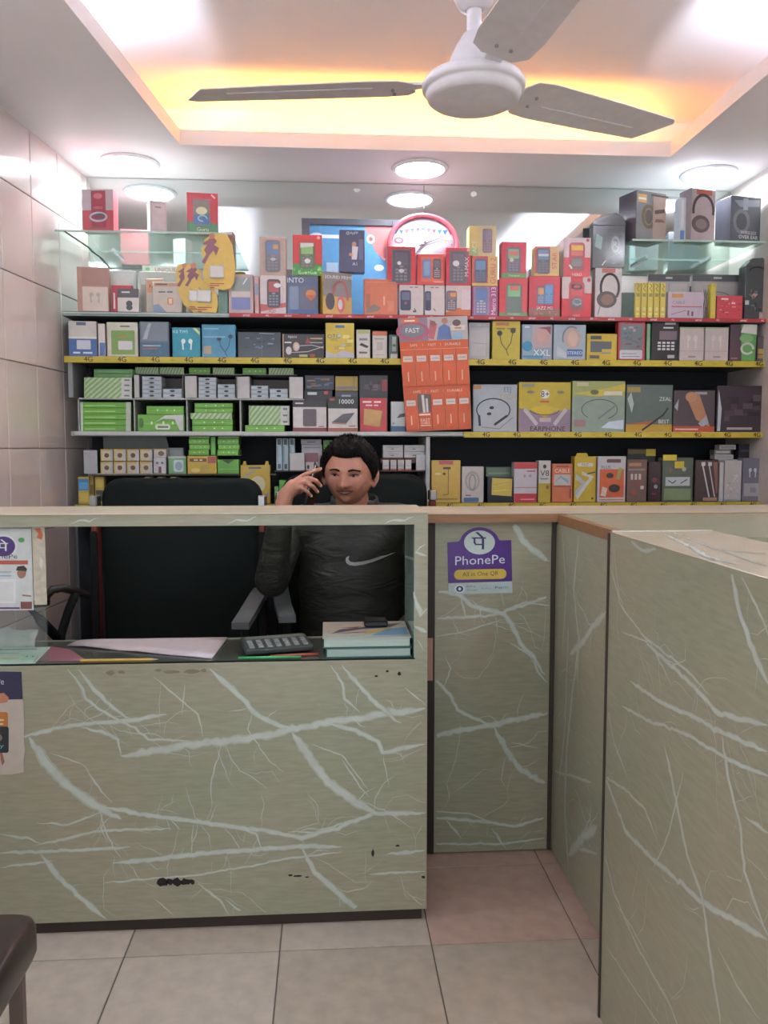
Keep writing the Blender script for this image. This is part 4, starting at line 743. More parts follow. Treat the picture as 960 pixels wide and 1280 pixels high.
box('earphone_box', 'green and plum box with white curled earphones', 912.5, 405, 945, 451, S2, '#4f3c46', [('p',[(.45,0),(.95,0),(1,1),(.4,1)],'#5e9a56'),('p',[(.4,.78),(1,.72),(1,.98),(.5,1)],'#c9c6c0'),('e',.62,.62,.26,.12,'#7fae72'),('l',arc(.66,.34,.22,.14,0,320,14),.08,'#c9cdc4'),('r',.05,.05,.3,.1,'#8a6a72')], dep=.05, rot=-4)
box('cable_box', 'dark box at the right wall end of the yellow-edged shelf', 946, 420, 957, 451, S2, '#5a5254', [('r',.1,.3,.9,.5,'#b89a4c'),('r',.1,.12,.9,.26,'#a88c48')], dep=.05)
# ---- hanging orange strip
YO = YS-.020
oc = [PY(*p, YO) for p in ((497, 398), (584, 395), (589, 536), (508, 540))]
TLc, TRc, BRc, BLc = oc
hg = empty('cable_strip', ((TLc.x+TRc.x)/2, YO, (TLc.z+BLc.z)/2-.2), 'orange hanging strip of cable pockets with a printed picture header', 'display strip')
def bil(u, v, l=0): a = BLc.lerp(BRc, u); b = TLc.lerp(TRc, u); p = a.lerp(b, v); return Vector((p.x, p.y-l, p.z))
def qpart(u0, v0, u1, v1, l0, l1, m, name, par):
    mb = MB(); f = [bil(u0, v0, l1), bil(u1, v0, l1), bil(u1, v1, l1), bil(u0, v1, l1)]; b = [bil(u0, v0, l0), bil(u1, v0, l0), bil(u1, v1, l0), bil(u0, v1, l0)]
    mb.add(f+b, [(0, 1, 2, 3), (7, 6, 5, 4), (0, 4, 5, 1), (1, 5, 6, 2), (2, 6, 7, 3), (3, 7, 4, 0)], m)
    o = mb.build(name, par)
    if par is hg: o.matrix_parent_inverse = Matrix.Translation(-hg.location)
    return o
ORG = M('#c0552c', .4)
HV = .795
def qprint(ops, u0, v0, u1, v1, l, par, nm='printed_front'):
    mb = MB(); W = (bil(u1, v0)-bil(u0, v0)).length; H = (bil(u0, v1)-bil(u0, v0)).length
    print_ops(mb, ops, W, H, lambda x, z, q: bil(u0+(u1-u0)*(x/W+.5), v0+(v1-v0)*z/H, l+q)); mb.build(nm, par, fix=False)
bd = qpart(0, 0, 1, HV, 0, .004, ORG, 'backing', hg)
hdr = qpart(0, HV, 1, 1, 0, .004, M('#b7b2b2', .4), 'header_card', hg)
qprint([('r',0,0,.42,1,'#8c7f90'),('e',.2,.42,.24,.4,'#a85a70'),('e',.2,.45,.18,.28,'#7a8088'),('t',.2,.46,.2,'FAST','#eef0f0'),('r',.04,.78,.3,.97,'#c9744e'),('t',.17,.87,.1,'portronics','#f0e0d0'),('p',[(.42,.1),(.5,.05),(.56,.7),(.46,.9)],'#b0626c'),('e',.5,.72,.04,.12,'#8a5a4c'),('p',[(.54,.02),(.76,.02),(.74,.55),(.66,.7),(.58,.55)],'#5a74a4'),('e',.67,.82,.045,.13,'#a8785f'),('r',.75,.4,.96,.62,'#d8cfc4'),('e',.84,.72,.06,.14,'#6a5450'),('p',[(.76,.02),(.93,.02),(.9,.3),(.78,.3)],'#8fb4cc'),('t',.86,.5,.09,'Cable','#a07850')], 0, HV, 1, 1, .004, hdr, 'header_print')
qprint([('t',.2,.955,.028,'SAFE','#ecd0b8'),('t',.47,.955,.028,'FAST','#ecd0b8'),('t',.77,.955,.028,'DURABLE','#ecd0b8'),('r',.33,.94,.335,.97,'#ecd0b8'),('r',.59,.94,.595,.97,'#ecd0b8'),('r',0,.905,1,.911,'#e2a878'),
        ('t',.2,.44,.028,'SAFE','#ecd0b8'),('t',.47,.44,.028,'FAST','#ecd0b8'),('t',.77,.44,.028,'DURABLE','#ecd0b8'),('r',.33,.425,.335,.455,'#ecd0b8'),('r',.59,.425,.595,.455,'#ecd0b8')], 0, 0, 1, HV, .004, bd)
for r_, (v0, v1) in enumerate(((.5, .9), (.02, .41))):
    for k in range(5):
        u0, u1 = k*.2+.004, k*.2+.196
        pk = qpart(u0, v0*HV, u1, v1*HV, .0042, .009, ORG, 'pocket', hg)
        if r_ == 1 and k == 1:
            qprint([('r',.02,.5,.98,1,'#5a5452'),('l',[(.4,.96),(.45,.5)],.2,'#cfc8c0'),('l',[(.7,.86),(.7,.5)],.16,'#cfc8c0'),('t',.5,.42,.08,'Konnect','#f0e4d8'),('t',.5,.26,.09,'FAST','#ecd8c4'),('t',.5,.18,.06,'CABLE','#ecd8c4'),('r',.1,.1,.9,.12,'#ecd8c4')], u0, v0*HV, u1, v1*HV, .009, pk)
        else:
            qprint([('r',.14,.68,.86,.84,'#d5c8bc'),('r',.24,.75,.76,.77,'#8a84a0'),('tv',.45,.28,.16,'Konnect','#e0b49c'),('r',.975,0,1,1,'#dca070')], u0, v0*HV, u1, v1*HV, .009, pk)
# ---- row three, left compartments: green cartons
G1, G2, GW = '#6ca83e', '#84b858', '#b9bdb2'
def stripes(col='#7fb25a', bg='#bcc4b0'):
    o = [('r',0,0,1,1,bg)]
    for k in range(9):
        a = -.1+k*.125; 
        p = [(a,0),(a+.06,0),(a+.06+.12,1),(a+.12,1)]
        p = [(min(1,max(0,x)),y) for x, y in p]; o.append(('p',p,col))
    return o
def gbox(label, x0, y0, x1, y1, base, kind='green', grp=None, Y=YS+.03, dep=.12, **kw):
    pr = {'green': [('r',.02,.42,.98,.5,'#7fc04e'),('e',.3,.5,.02,.1,'#e0ecd0'),('e',.55,.5,.02,.1,'#e0ecd0'),('e',.75,.5,.02,.1,'#e0ecd0')],
          'stripe': stripes(), 'striped_end': stripes()+[('r',.78,0,1,1,'#c6c8c2'),('r',.84,.35,.95,.65,'#6d726a')], 'spine': [('r',0,0,.07,1,'#c9cfc2'),('r',.1,.3,.7,.5,'#9cc978'),('r',.9,0,1,1,'#bfc8b6')], 'dark': [('r',.1,.2,.9,.8,'#5a8a50')]}[kind]
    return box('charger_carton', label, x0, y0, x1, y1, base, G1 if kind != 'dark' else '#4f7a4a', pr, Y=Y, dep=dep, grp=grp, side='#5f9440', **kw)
M2 = MIDZ-.004
def stack(n, x0, x1, ytop, ybot, base, label, kind, grp, **kw):
    h_ = (ybot-ytop)/n; z = base
    for k in range(n):
        b = gbox(label+', '+('topmost' if k == n-1 else ORDW[k]), x0, ybot-h_*(k+1)+.3, x1, ybot-h_*k-.1, z, kind, grp, **kw); z = b.top
    return z
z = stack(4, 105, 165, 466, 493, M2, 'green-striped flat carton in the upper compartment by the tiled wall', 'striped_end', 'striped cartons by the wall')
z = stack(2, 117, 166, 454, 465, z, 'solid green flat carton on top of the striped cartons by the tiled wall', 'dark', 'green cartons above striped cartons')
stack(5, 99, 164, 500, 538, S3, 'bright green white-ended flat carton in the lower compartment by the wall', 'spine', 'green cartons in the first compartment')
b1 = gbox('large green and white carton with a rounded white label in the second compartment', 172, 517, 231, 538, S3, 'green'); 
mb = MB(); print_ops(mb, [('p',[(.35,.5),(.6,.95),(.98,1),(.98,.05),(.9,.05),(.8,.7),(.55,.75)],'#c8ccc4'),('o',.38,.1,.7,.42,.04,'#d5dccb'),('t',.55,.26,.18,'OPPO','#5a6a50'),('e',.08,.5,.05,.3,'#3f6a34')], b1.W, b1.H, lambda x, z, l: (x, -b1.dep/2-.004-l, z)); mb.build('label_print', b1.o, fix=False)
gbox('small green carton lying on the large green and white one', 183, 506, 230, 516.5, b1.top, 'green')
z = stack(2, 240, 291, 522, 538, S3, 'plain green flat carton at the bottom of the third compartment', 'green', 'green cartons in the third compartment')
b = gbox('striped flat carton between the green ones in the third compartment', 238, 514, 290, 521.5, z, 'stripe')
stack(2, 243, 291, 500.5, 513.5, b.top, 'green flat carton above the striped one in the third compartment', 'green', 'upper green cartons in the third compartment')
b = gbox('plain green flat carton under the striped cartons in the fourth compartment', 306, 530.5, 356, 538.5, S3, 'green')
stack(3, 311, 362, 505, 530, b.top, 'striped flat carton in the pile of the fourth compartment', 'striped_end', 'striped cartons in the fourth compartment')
# open white cartons with stacks of small boxes
def open_carton(label, x0, x1, y0, y1, fl, fr, cols, gname):
    Yc = YS+.025; a, b = PY(x0, y1, Yc), PY(x1, y1, Yc); H = PY((x0+x1)/2, y0, Yc).z-PY((x0+x1)/2, y1, Yc).z
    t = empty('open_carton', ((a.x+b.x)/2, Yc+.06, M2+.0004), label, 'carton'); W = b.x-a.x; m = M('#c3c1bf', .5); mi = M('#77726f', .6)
    MB().box(-W/2, W/2, -.06, .10, 0, .002, m).build('carton_floor', t)
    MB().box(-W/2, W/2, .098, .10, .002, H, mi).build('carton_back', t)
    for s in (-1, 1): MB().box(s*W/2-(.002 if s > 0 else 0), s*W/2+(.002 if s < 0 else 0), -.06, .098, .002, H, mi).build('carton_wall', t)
    for s, w_ in ((-1, fl), (1, fr)):
        if w_:
            k = w_*YS/1030; f = MB().box(0 if s > 0 else -k, k if s > 0 else 0, -.001, .001, .002, H, m).build('flap', t, loc=(s*W/2, -.061, 0)); f.rotation_euler.z = s*R(14)
    for cx0_, cx1_, ytop, n in cols:
        h_ = (y1-ytop)/n; z = M2+.0024
        for k in range(n):
            q = box('adapter_box', 'small pale grey box in %s open white carton, %s of its %s stack' % (gname, 'topmost' if k == n-1 else ORDW[k], 'taller' if cx0_ == cols[0][0] else 'shorter'), cx0_+.4, y1-h_*(k+1)+.25, cx1_-.4, y1-h_*k-.1, z, '#a9b2b8', [('r',0,0,1,.1,'#7c858c'),('e',.5,.5,.13,.24,'#2c2f33'),('r',.08,.4,.3,.55,'#c2c9cc')], Y=Yc+.006, dep=.09, grp='boxes in %s open carton' % gname); z = q.top
    return t
open_carton('open white carton beside the striped green cartons holding stacked pale boxes', 174, 229, 467, 496, 6, 0, [(177, 202.5, 468, 5), (203, 228, 484, 2)], 'the first')
open_carton('open white carton in the middle with a broad white flap and stacked pale boxes', 246, 296, 468, 496, 15, 0, [(247.5, 271, 469, 5), (271.5, 294.5, 478, 3)], 'the middle')
open_carton('open white carton beside the power banks with both flaps folded out', 312, 362, 470, 497.5, 16, 17, [(313, 336, 481, 3), (336.5, 360.5, 485, 2)], 'the flapped')
zt_ = PY(250, 466.5, YS+.05).z
rail = MB().box(PY(167, 466, YS).x, PY(370, 466, YS).x, YS+.07, YS+.24, zt_-.004, zt_-.001, M('#9da19b', .4), c=.0008); o = rail.build('inner_shelf', SHU); o.matrix_parent_inverse = Matrix.Translation(-SHU.location)
for k, (a, b, kd, lb) in enumerate(((169, 198.5, 'stripe', 'patterned green flat packet on the thin rail nearest the tiled wall'), (199.5, 230, 'stripe', 'patterned green flat packet on the thin rail, second from the tiled wall'), (236, 263, 'green', 'plain bright green flat packet on the thin rail over the middle open carton'), (266, 293, 'stripe', 'patterned green flat packet on the thin rail over the middle open carton'), (303, 333, 'green', 'plain bright green flat packet on the thin rail over the flapped carton'), (336, 367, 'stripe', 'patterned green flat packet on the thin rail over the flapped carton'))):
    gbox(lb, a, 457.5+k*.5, b, 465.5+k*.5, zt_-.001, kd, Y=YS+.08, dep=.1)
# power banks
b = box('power_bank_box', 'white power bank box with a black top and maroon foot', 366, 499, 408.5, 538, S3, '#cbc6c2', [('r',0,.78,1,1,'#2c2a2c'),('r',0,0,1,.12,'#7a3a3c'),('o',.3,.16,.7,.72,.05,'#5c5458'),('r',.76,.14,.92,.17,'#a8504c'),('t',.2,.9,.07,'SYSKA','#c8c8c8')], dep=.06, Y=3.405, side='#8a3c3e')
b = box('power_bank_box', 'white power bank box with a black top reading a large number', 410, 495, 447.5, 538.5, S3, '#cfcac6', [('r',0,.66,1,1,'#2d3030'),('r',0,0,1,.1,'#9c5a48'),('t',.62,.86,.13,'10000','#e6e8e8'),('r',.06,.88,.22,.95,'#b04038'),('p',[(.12,.26),(.62,.24),(.9,.54),(.5,.5)],'#5d5a60'),('p',[(.12,.26),(.62,.24),(.62,.2),(.14,.22)],'#a8806c'),('r',.7,.14,.92,.17,'#a8504c')], dep=.06, Y=3.405, side='#9a4a40')
box('power_bank_box', 'red power bank box showing a gold slab', 449.5, 496, 484, 538, S3, '#b03a3e', [('p',[(.14,.2),(.72,.14),(.82,.62),(.16,.68)],'#b9935a'),('p',[(.72,.14),(.82,.62),(.86,.6),(.78,.14)],'#8f6e42'),('t',.45,.88,.08,'Power Bank','#e8c8c8'),('t',.45,.78,.06,'10000 mAh','#e8c8c8')], dep=.06, Y=3.405, side='#5c5a54')
box('power_bank_box', 'white box with a dark blue foot beside the hanging orange strip', 488.5, 501, 507, 538.5, S3, '#c3c8c8', [('r',0,0,1,.18,'#35577c'),('p',[(.4,.45),(1,.5),(1,.62),(.6,.58)],'#4a5560'),('r',.1,.24,.24,.3,'#8a9094')], dep=.06)
zz = box('charger_box', 'black-topped dark box at the back above the black-topped power bank box', 380, 486, 416, 538, S3, '#26262a', [('t',.3,.92,.1,'20X','#d8d8d8'),('r',.7,.9,.85,.98,'#a84842')], Y=3.475, dep=.06)
box('toy_box', 'dark packet with brown and blue picture lying at the back of the power bank shelf', 381, 467, 418, 485.5, zz.top, '#3c3c44', [*speckle(14,.05,.1,.95,.9,['#8a6a4c','#4f6a94','#5a7088'],.14,31)], Y=3.475, dep=.055)
zz = box('charger_box', 'plain dark grey box at the back behind the numbered power bank box', 419, 487, 447.5, 538, S3, '#45464c', [('t',.5,.88,.08,'nokia','#9aa4b4')], Y=3.475, dep=.06)
box('charger_box', 'ochre yellow box at the back above the numbered power bank', 419, 468, 447.5, 486.5, zz.top, '#a8903e', [('r',.06,.1,.94,.3,'#77757c'),('r',.8,.3,.84,.95,'#8a7630')], Y=3.475, dep=.055)
box('toy_box', 'dark box with a red patch at the back above the red power bank box', 449, 467, 485, 538, S3, '#3a383c', [('r',.78,.72,.98,.92,'#8a3c40'),*speckle(10,.15,.72,.75,.95,['#55484c','#6a5a5c','#2c2a2e'],.1,41)], Y=3.475, dep=.06)
# ---- row three, right half: neckband boxes
def eb(*a, **k): k.setdefault('dep', .035); k.setdefault('lean', 0); k.setdefault('rough', .15); return box('neckband_box', *a, **k)
eb('pale grey neckband earphone box with black neckband and an orange tag', 591, 479, 646, 538, S3, '#a3a9ae', [('r',0,.9,.18,.98,'#c08a4e'),('t',.78,.88,.13,'EEJ','#5a8088'),('t',.78,.74,.1,'TECH','#b09a5e'),*neckband(.46,.46,.38,'#2d3136',.85),('l',[(.2,.1),(.6,.06),(.9,.3)],.012,'#5c6468')], rough=.3)
eb('wrapped yellow and mauve neckband box with large dark lettering along the base', 648, 477, 713, 539, S3, '#b3a23e', [('p',[(0,0),(1,0),(1,.46),(.7,.4),(.5,.28),(.3,.4),(0,.48)],'#8d7c8c'),('p',[(.2,.46),(.5,.32),(.8,.46),(.5,.54)],'#c4ad3e'),('l',arc(.5,.44,.28,.1,180,360,12),.015,'#5a545c'),('l',[(.12,.44),(.34,.16)],.07,'#b9b2b6'),('l',[(.9,.44),(.7,.16)],.07,'#b9b2b6'),('e',.5,.76,.09,.09,'#d6d8d0'),('t',.5,.76,.12,'8+','#2c2c2c'),('t',.5,.61,.06,'hours','#b85c40'),('r',.4,.2,.62,.28,'#b9a8a8'),('t',.56,.06,.1,'EARPHONE','#3a3438'),('r',.06,.9,.3,.97,'#8a8a76'),('e',.22,.8,.07,.03,'#7d7a62'),('e',.8,.8,.07,.03,'#7d7a62')])
eb('wrapped yellow-green neckband box with a looped cable and glare at one corner', 714.5, 475, 780.5, 538.5, S3, '#9aa06a', [('r',0,0,1,.7,'#8a9a8c'),('p',[(0,.75),(.6,.85),(1,.95),(1,.8),(.5,.7)],'#c0b052'),('l',arc(.52,.44,.34,.2,-60,230,18),.015,'#4a5a54'),('e',.42,.78,.08,.05,'#6a6a48'),('r',.6,.72,.95,.8,'#c8ccb8'),('r',.04,.1,.26,.24,'#9a7a7e'),('p',[(.55,.08),(.98,.05),(.98,.24),(.7,.2)],'#c4d2dc'),('l',[(.5,.26),(.8,.5)],.03,'#6c7c76'),('r',.08,.9,.3,.97,'#b8b494')])  # corner glare on the wrap is a pale shape painted with the print
eb('wrapped grey-green neckband box with an ochre base band', 782, 479, 840, 538, S3, '#5c6a64', [('r',0,0,1,.16,'#b08f3a'),('p',[(0,.16),(.6,.24),(.5,.16)],'#a05a4a'),('l',[(.36,.04),(.8,.36),(.9,.5)],.04,'#353c3c'),('t',.84,.7,.08,'ZEAL','#c2cac8'),('t',.82,.22,.08,'BEST','#d0d4d0'),('p',[(.02,.7),(.12,.4),(.16,.6),(.1,.84)],'#a8b4b0'),('r',.02,.84,.3,.95,'#9a8a4e')])
eb('wrapped dark box picturing a man in orange light', 841, 486, 893, 538, S3, '#4f464a', [('p',[(.3,.85),(.6,.95),(.8,.4),(.9,.1),(.55,.3)],'#a87a5c'),('e',.42,.84,.14,.12,'#b08464'),('p',[(.6,.2),(.8,.4),(.85,.2),(.7,.12)],'#9aa0a6'),('r',0,0,1,.14,'#a8503c'),('r',.05,.05,.6,.08,'#d8b8a8'),('p',[(.02,.6),(.1,.5),(.12,.8)],'#9ba2a6'),('r',.5,.9,.8,.96,'#8c8a8e')])
eb('wrapped dark plum neckband box at the right wall end with glossy edge glare', 895, 480, 955, 538, S3, '#3d343b', [('p',[(.02,.02),(.08,.02),(.1,.5),(.03,.92)],'#a8acb2'),('r',.22,.05,.75,.1,'#a09ca0'),*speckle(14,.15,.2,.9,.9,['#4a3f48','#352d34','#54464e'],.14,51)])  # edge glare is a pale sliver painted on the front
# ---- row four, left
bt = S4
tz = PY(165, 592, YS+.03).z
led = MB().box(PY(108, 592, YS).x, PY(345, 592, YS).x, YS+.02, YS+.2, tz-.008, tz-.002, M('#5a554c', .5), c=.001); o = led.build('inner_shelf', SHU); o.matrix_parent_inverse = Matrix.Translation(-SHU.location)
dt = empty('display_tray', (PY(165, 592, YS+.03).x, YS+.03, tz-.0018), 'white display tray with raised grey lid holding small yellow boxes', 'tray')
W = PY(209, 592, YS+.03).x-PY(125, 592, YS+.03).x; lidz0 = PY(165, 561, YS+.03).z-tz; lidz1 = PY(165, 543, YS+.03).z-tz
MB().box(-W/2-.005, W/2+.002, -.008, .10, 0, .002, M('#b9b6ae', .5)).build('tray_floor', dt)
MB().add([(-W/2, .09, lidz0), (W/2, .09, lidz0), (W/2-.01, .07, lidz1), (-W/2+.004, .07, lidz1), (-W/2, .093, lidz0), (W/2, .093, lidz0), (W/2-.01, .073, lidz1), (-W/2+.004, .073, lidz1)], [(0, 1, 2, 3), (7, 6, 5, 4), (0, 4, 5, 1), (1, 5, 6, 2), (2, 6, 7, 3), (3, 7, 4, 0)], M('#7f8384', .5)).build('lid', dt)
MB().box(-W/2, W/2, .088, .09, .002, lidz0, M('#8b8d8c', .5)).build('tray_back', dt)
f = MB().box(-.058, 0, -.001, .001, .002, lidz0-.004, M('#b4b6b8', .5)).build('flap', dt, loc=(-W/2-.001, -.006, 0)); f.rotation_euler.z = R(-12)
for r_ in range(2):
    for k in range(4):
        x0 = 125.5+k*16.4
        box('adapter_box', 'tiny yellow-topped box in the %s row of the tray, %s the white flap' % (('lower', 'upper')[r_], ('beside', 'second from', 'third from', 'fourth from')[k]), x0+.3, 592-15.2*(r_+1)+.3, x0+15.9, 592-15.2*r_-.2, tz+.0006+r_*.0505, '#c6bba4', [('r',0,.85,1,1,'#c8a85a'),('r',0,0,.1,1,'#c8a85a'),('r',.8,0,1,.9,'#b5b4bc'),('e',.5,.48,.2,.2,'#5f4a30')], Y=YS+.025, dep=.06, grp='tiny boxes in display tray')
q = box('adapter_box', 'white box with a maroon mark at the end of the display tray', 192, 572, 208, 592, tz+.0006, '#bcbcc0', [('r',.4,.02,.62,.42,'#7a4048'),('e',.3,.65,.1,.08,'#666a74'),('e',.7,.65,.1,.08,'#666a74')], Y=YS+.025, dep=.06)
box('adapter_box', 'white box with a brown dot stacked on the maroon-marked one', 192, 561, 208, 571.5, q.top, '#c2bcb4', [('e',.6,.45,.25,.3,'#6a5a40'),('r',0,.85,1,1,'#b89c5a')], Y=YS+.025, dep=.06)
box('charger_box', 'green and white box with a rounded white emblem beside the display tray', 210.5, 570, 233, 592, tz-.002, '#7da878', [('o',.3,.12,.85,.8,.1,'#c2ccd0'),('e',.58,.45,.2,.25,'#8fa6b4'),('r',0,.9,1,1,'#b8c4b8')], Y=YS+.025, dep=.06)
box('charger_box', 'grey box standing behind the green emblem box', 209, 560, 230, 592, tz-.002, '#a3a7a8', [('r',.1,.7,.9,.9,'#b0b4b4')], Y=YS+.095, dep=.04)
yb_ = box('cable_box', 'yellow box with dark red print below the green cartons', 234.5, 577.5, 271, 600, bt, '#bfa23e', [('r',.08,.68,.66,.86,'#6a4a38'),('r',.7,.6,.98,.95,'#9a4a44'),('e',.6,.36,.14,.14,'#a89a5a'),('t',.37,.77,.1,'HUB 4X','#e8dcb0'),('e',.28,.2,.16,.12,'#d2c078')], Y=YS+.015, dep=.06, z_abs=True)
yb_.o.location.z = tz-.0016
q2 = box('charger_carton', 'bright green box with a dark notch beside the yellow box', 272, 582, 299, 600, bt, '#63a040', [('p',[(.2,.98),(.8,.98),(.5,.7)],'#2c4a24'),('r',.05,.3,.95,.36,'#7fc050')], Y=YS+.015, dep=.06, z_abs=True)
q2.o.location.z = tz-.0016
gz = tz-.0016+max(yb_.H, q2.H)+.001
lp = MB().box(PY(234, 577, YS).x, PY(301, 577, YS).x, YS+.015, YS+.12, gz, gz+.002, M('#5a7a4a', .5)); lpo = tag(lp.build('card_sheet'), 'stiff green card lying across the yellow and green boxes', 'card')
for cidx, (a, b) in enumerate(((236, 262), (272, 299))):
    z = gz+.002; ys = 575
    for k in range(4):
        q = gbox('green wrapped flat carton, %s of the pile above the %s box' % ('topmost' if k == 3 else ORDW[k], ('yellow', 'notched green')[cidx]), a, ys-7*(k+1)+.3, b, ys-7*k, z, 'green', 'green cartons piled on the card', Y=YS+.02, dep=.09, rot=(-2, 3, -1, 2)[k]); z = q.top
box('charger_carton', 'upright green carton wedged between the two green piles', 263.5, 552, 270, 575, gz+.002, '#5a9a3a', [('r',.2,.1,.8,.9,'#68a848')], Y=YS+.03, dep=.06)
q = box('cable_box', 'big yellow box with a pen-shaped picture beside the empty black chair', 301, 580, 338, 628, bt, '#c3a544', [('l',[(.02,.62),(.46,.86)],.09,'#9a9a8c'),('e',.58,.5,.26,.22,'#cfcaa8'),('p',[(.1,.02),(.95,.3),(.95,.18),(.4,.02)],'#8d9194'),('t',.5,.93,.07,'POWER','#5a6a72')], Y=YS+.01, dep=.05)
for px in (305, 333):
    x = PY(px, 580, q.Y).x-q.x; MB().prism([(x-.008, 0), (x+.008, 0), (x+.006, .016), (x-.004, .016)], 'y', -.004, .004, M('#bfa040', .4)).build('ear_tab', q.o, loc=(0, 0, q.H))
for k, px in enumerate((187, 203, 219)):
    box('adapter_box', 'tiny black-sided yellow box beneath the tray, %s the yellow box' % ('third from', 'second from', 'nearest to')[k], px-6, 594, px+6, 628, bt, '#2c2b28', [('r',.05,.76,.6,.98,'#bfa468'),('r',.68,.8,.95,.95,'#8a8a88'),('r',.1,.1,.9,.6,'#3a3834')], Y=YS+.03, dep=.05, grp='dark boxes beneath the tray')
box('cable_box', 'tilted yellow box with a blue panel leaning at the tiled wall end', 98, 594, 112, 628, bt, '#b8a04a', [('r',.05,.5,.95,.92,'#3f7cae'),('r',.1,.55,.9,.8,'#5a98c4'),('r',.1,.1,.9,.4,'#c9b050')], Y=YS+.03, dep=.03)
box('cable_box', 'thin yellow strip box behind the blue panelled box', 112.5, 588, 118, 628, bt, '#a8904a', [('r',.2,.3,.8,.6,'#6a5a34')], Y=YS+.05, dep=.03)
box('cable_box', 'short yellow box beside the blue panelled box at the tiled wall end', 119, 594, 131, 628, bt, '#b39c48', [('r',.1,.6,.9,.9,'#c4ae58'),('r',.1,.1,.9,.5,'#3c3a34')], Y=YS+.04, dep=.03)
# behind the person
lz = PY(360, 588, YS+.03).z
for a, b in ((343, 404), (476, 532)):
    led = MB().box(PY(a, 590, YS).x, PY(b, 590, YS).x, YS+.02, YS+.2, lz-.006, lz-.001, M('#3c3a3c' if a < 400 else '#5a3d38', .5), c=.001); o = led.build('inner_shelf', SHU); o.matrix_parent_inverse = Matrix.Translation(-SHU.location)
for k in range(3):
    box('phone_box', 'tall narrow pale blue box, %s the white cube box' % ('farthest from', 'middle of three behind', 'right behind')[k], 345.5+8*k, 548, 353+8*k, 588, lz-.001, '#a9bcc4', [('r',.2,.8,.8,.98,'#39464c'),('r',.25,.05,.75,.2,'#4a565c'),('r',.1,.25,.3,.75,'#7d98a4')], Y=YS+.06, dep=.06, grp='narrow pale blue boxes')
box('phone_box', 'white cube box in front of the pale blue row behind the person', 362, 566, 381, 588, lz-.001, '#bdbab8', [('r',.05,.05,.95,.95,'#c6c3c1')], Y=YS+.025, dep=.03)
q = box('charger_box', 'small maroon and white box with black buds picture near the raised hand', 382, 566, 398, 588, lz-.001, '#bfb6b2', [('r',0,.48,1,1,'#7a5058'),('e',.2,.2,.1,.12,'#2b2b2b'),('e',.75,.3,.1,.2,'#2b2b2b')], Y=YS+.035, dep=.03)
q3 = box('charger_box', 'white box at the back behind the maroon and white box', 377, 556, 403, 588, lz-.001, '#b6b3ba', [('r',.1,.86,.9,.9,'#8a8890')], Y=YS+.08, dep=.05)
box('charger_box', 'white flat box on top of the white box behind the person', 376, 549, 402, 555.5, q3.top, '#b9b4bc', [('r',.3,.3,.7,.6,'#8a8490')], Y=YS+.08, dep=.05)
box('charger_carton', 'green carton at the back just beside the person hair', 404, 550, 424, 588, lz-.03, '#5fa03c', [('r',.1,.8,.9,.85,'#80c058')], Y=YS+.09, dep=.05, z_abs=True)
box('charger_carton', 'green carton on the lowest shelf below the pale blue row', 349, 600, 358, 629, bt, '#5fa840', [('r',.1,.5,.9,.55,'#80c058')], Y=YS+.02, dep=.05)
box('charger_carton', 'green patterned carton on the lowest shelf near the person wrist', 343, 608, 348.5, 629, bt, '#5a8a50', [('l',[(.1,.1),(.9,.5)],.1,'#a8c8a0'),('l',[(.1,.5),(.9,.9)],.1,'#a8c8a0')], Y=YS+.02, dep=.05)
ch_ = None
for c_, (a, b) in enumerate(((478.5, 504), (505, 531))):
    z = PY(500, 572.5, YS+.05).z
    for r_ in range(2):
        q = box('phone_box', 'flat white box, %s one of the pair %s the shelf upright' % (('lower', 'upper')[r_], ('away from', 'beside')[c_]), a, 572-8.3*(r_+1)+.3, b, 572-8.3*r_, z, '#b9b8b8', [('r',.2,.6,.8,.66,'#85858a'),('r',.4,.3,.55,.45,'#6a6a70')], Y=YS+.05, dep=.08, grp='flat white boxes behind the person'); z = q.top
zs = PY(500, 573, YS+.05).z
led = MB().box(PY(477, 590, YS).x, PY(532, 590, YS).x, YS+.045, YS+.2, zs-.02, zs-.0005, M('#5a3a36', .5), c=.001); o = led.build('inner_shelf', SHU); o.matrix_parent_inverse = Matrix.Translation(-SHU.location)
for k in range(4):
    box('charger_box', 'small white upright box in a row, %s the white box by the upright' % ('fourth from', 'third from', 'second from', 'next to')[k], 478.5+9.3*k, 581, 486.5+9.3*k, 594, lz-.001, '#bdbab4', [('r',0,0,1,.15,'#9a5a50'),('r',.2,.4,.8,.44,'#8a8a88')], Y=YS+.04, dep=.04, grp='small white upright boxes')
box('phone_box', 'white upright box next to the shelf upright behind the person', 520, 574, 532, 594, lz-.001, '#b5b3b4', [('r',.1,.05,.9,.95,'#bebcbd')], Y=YS+.025, dep=.018)
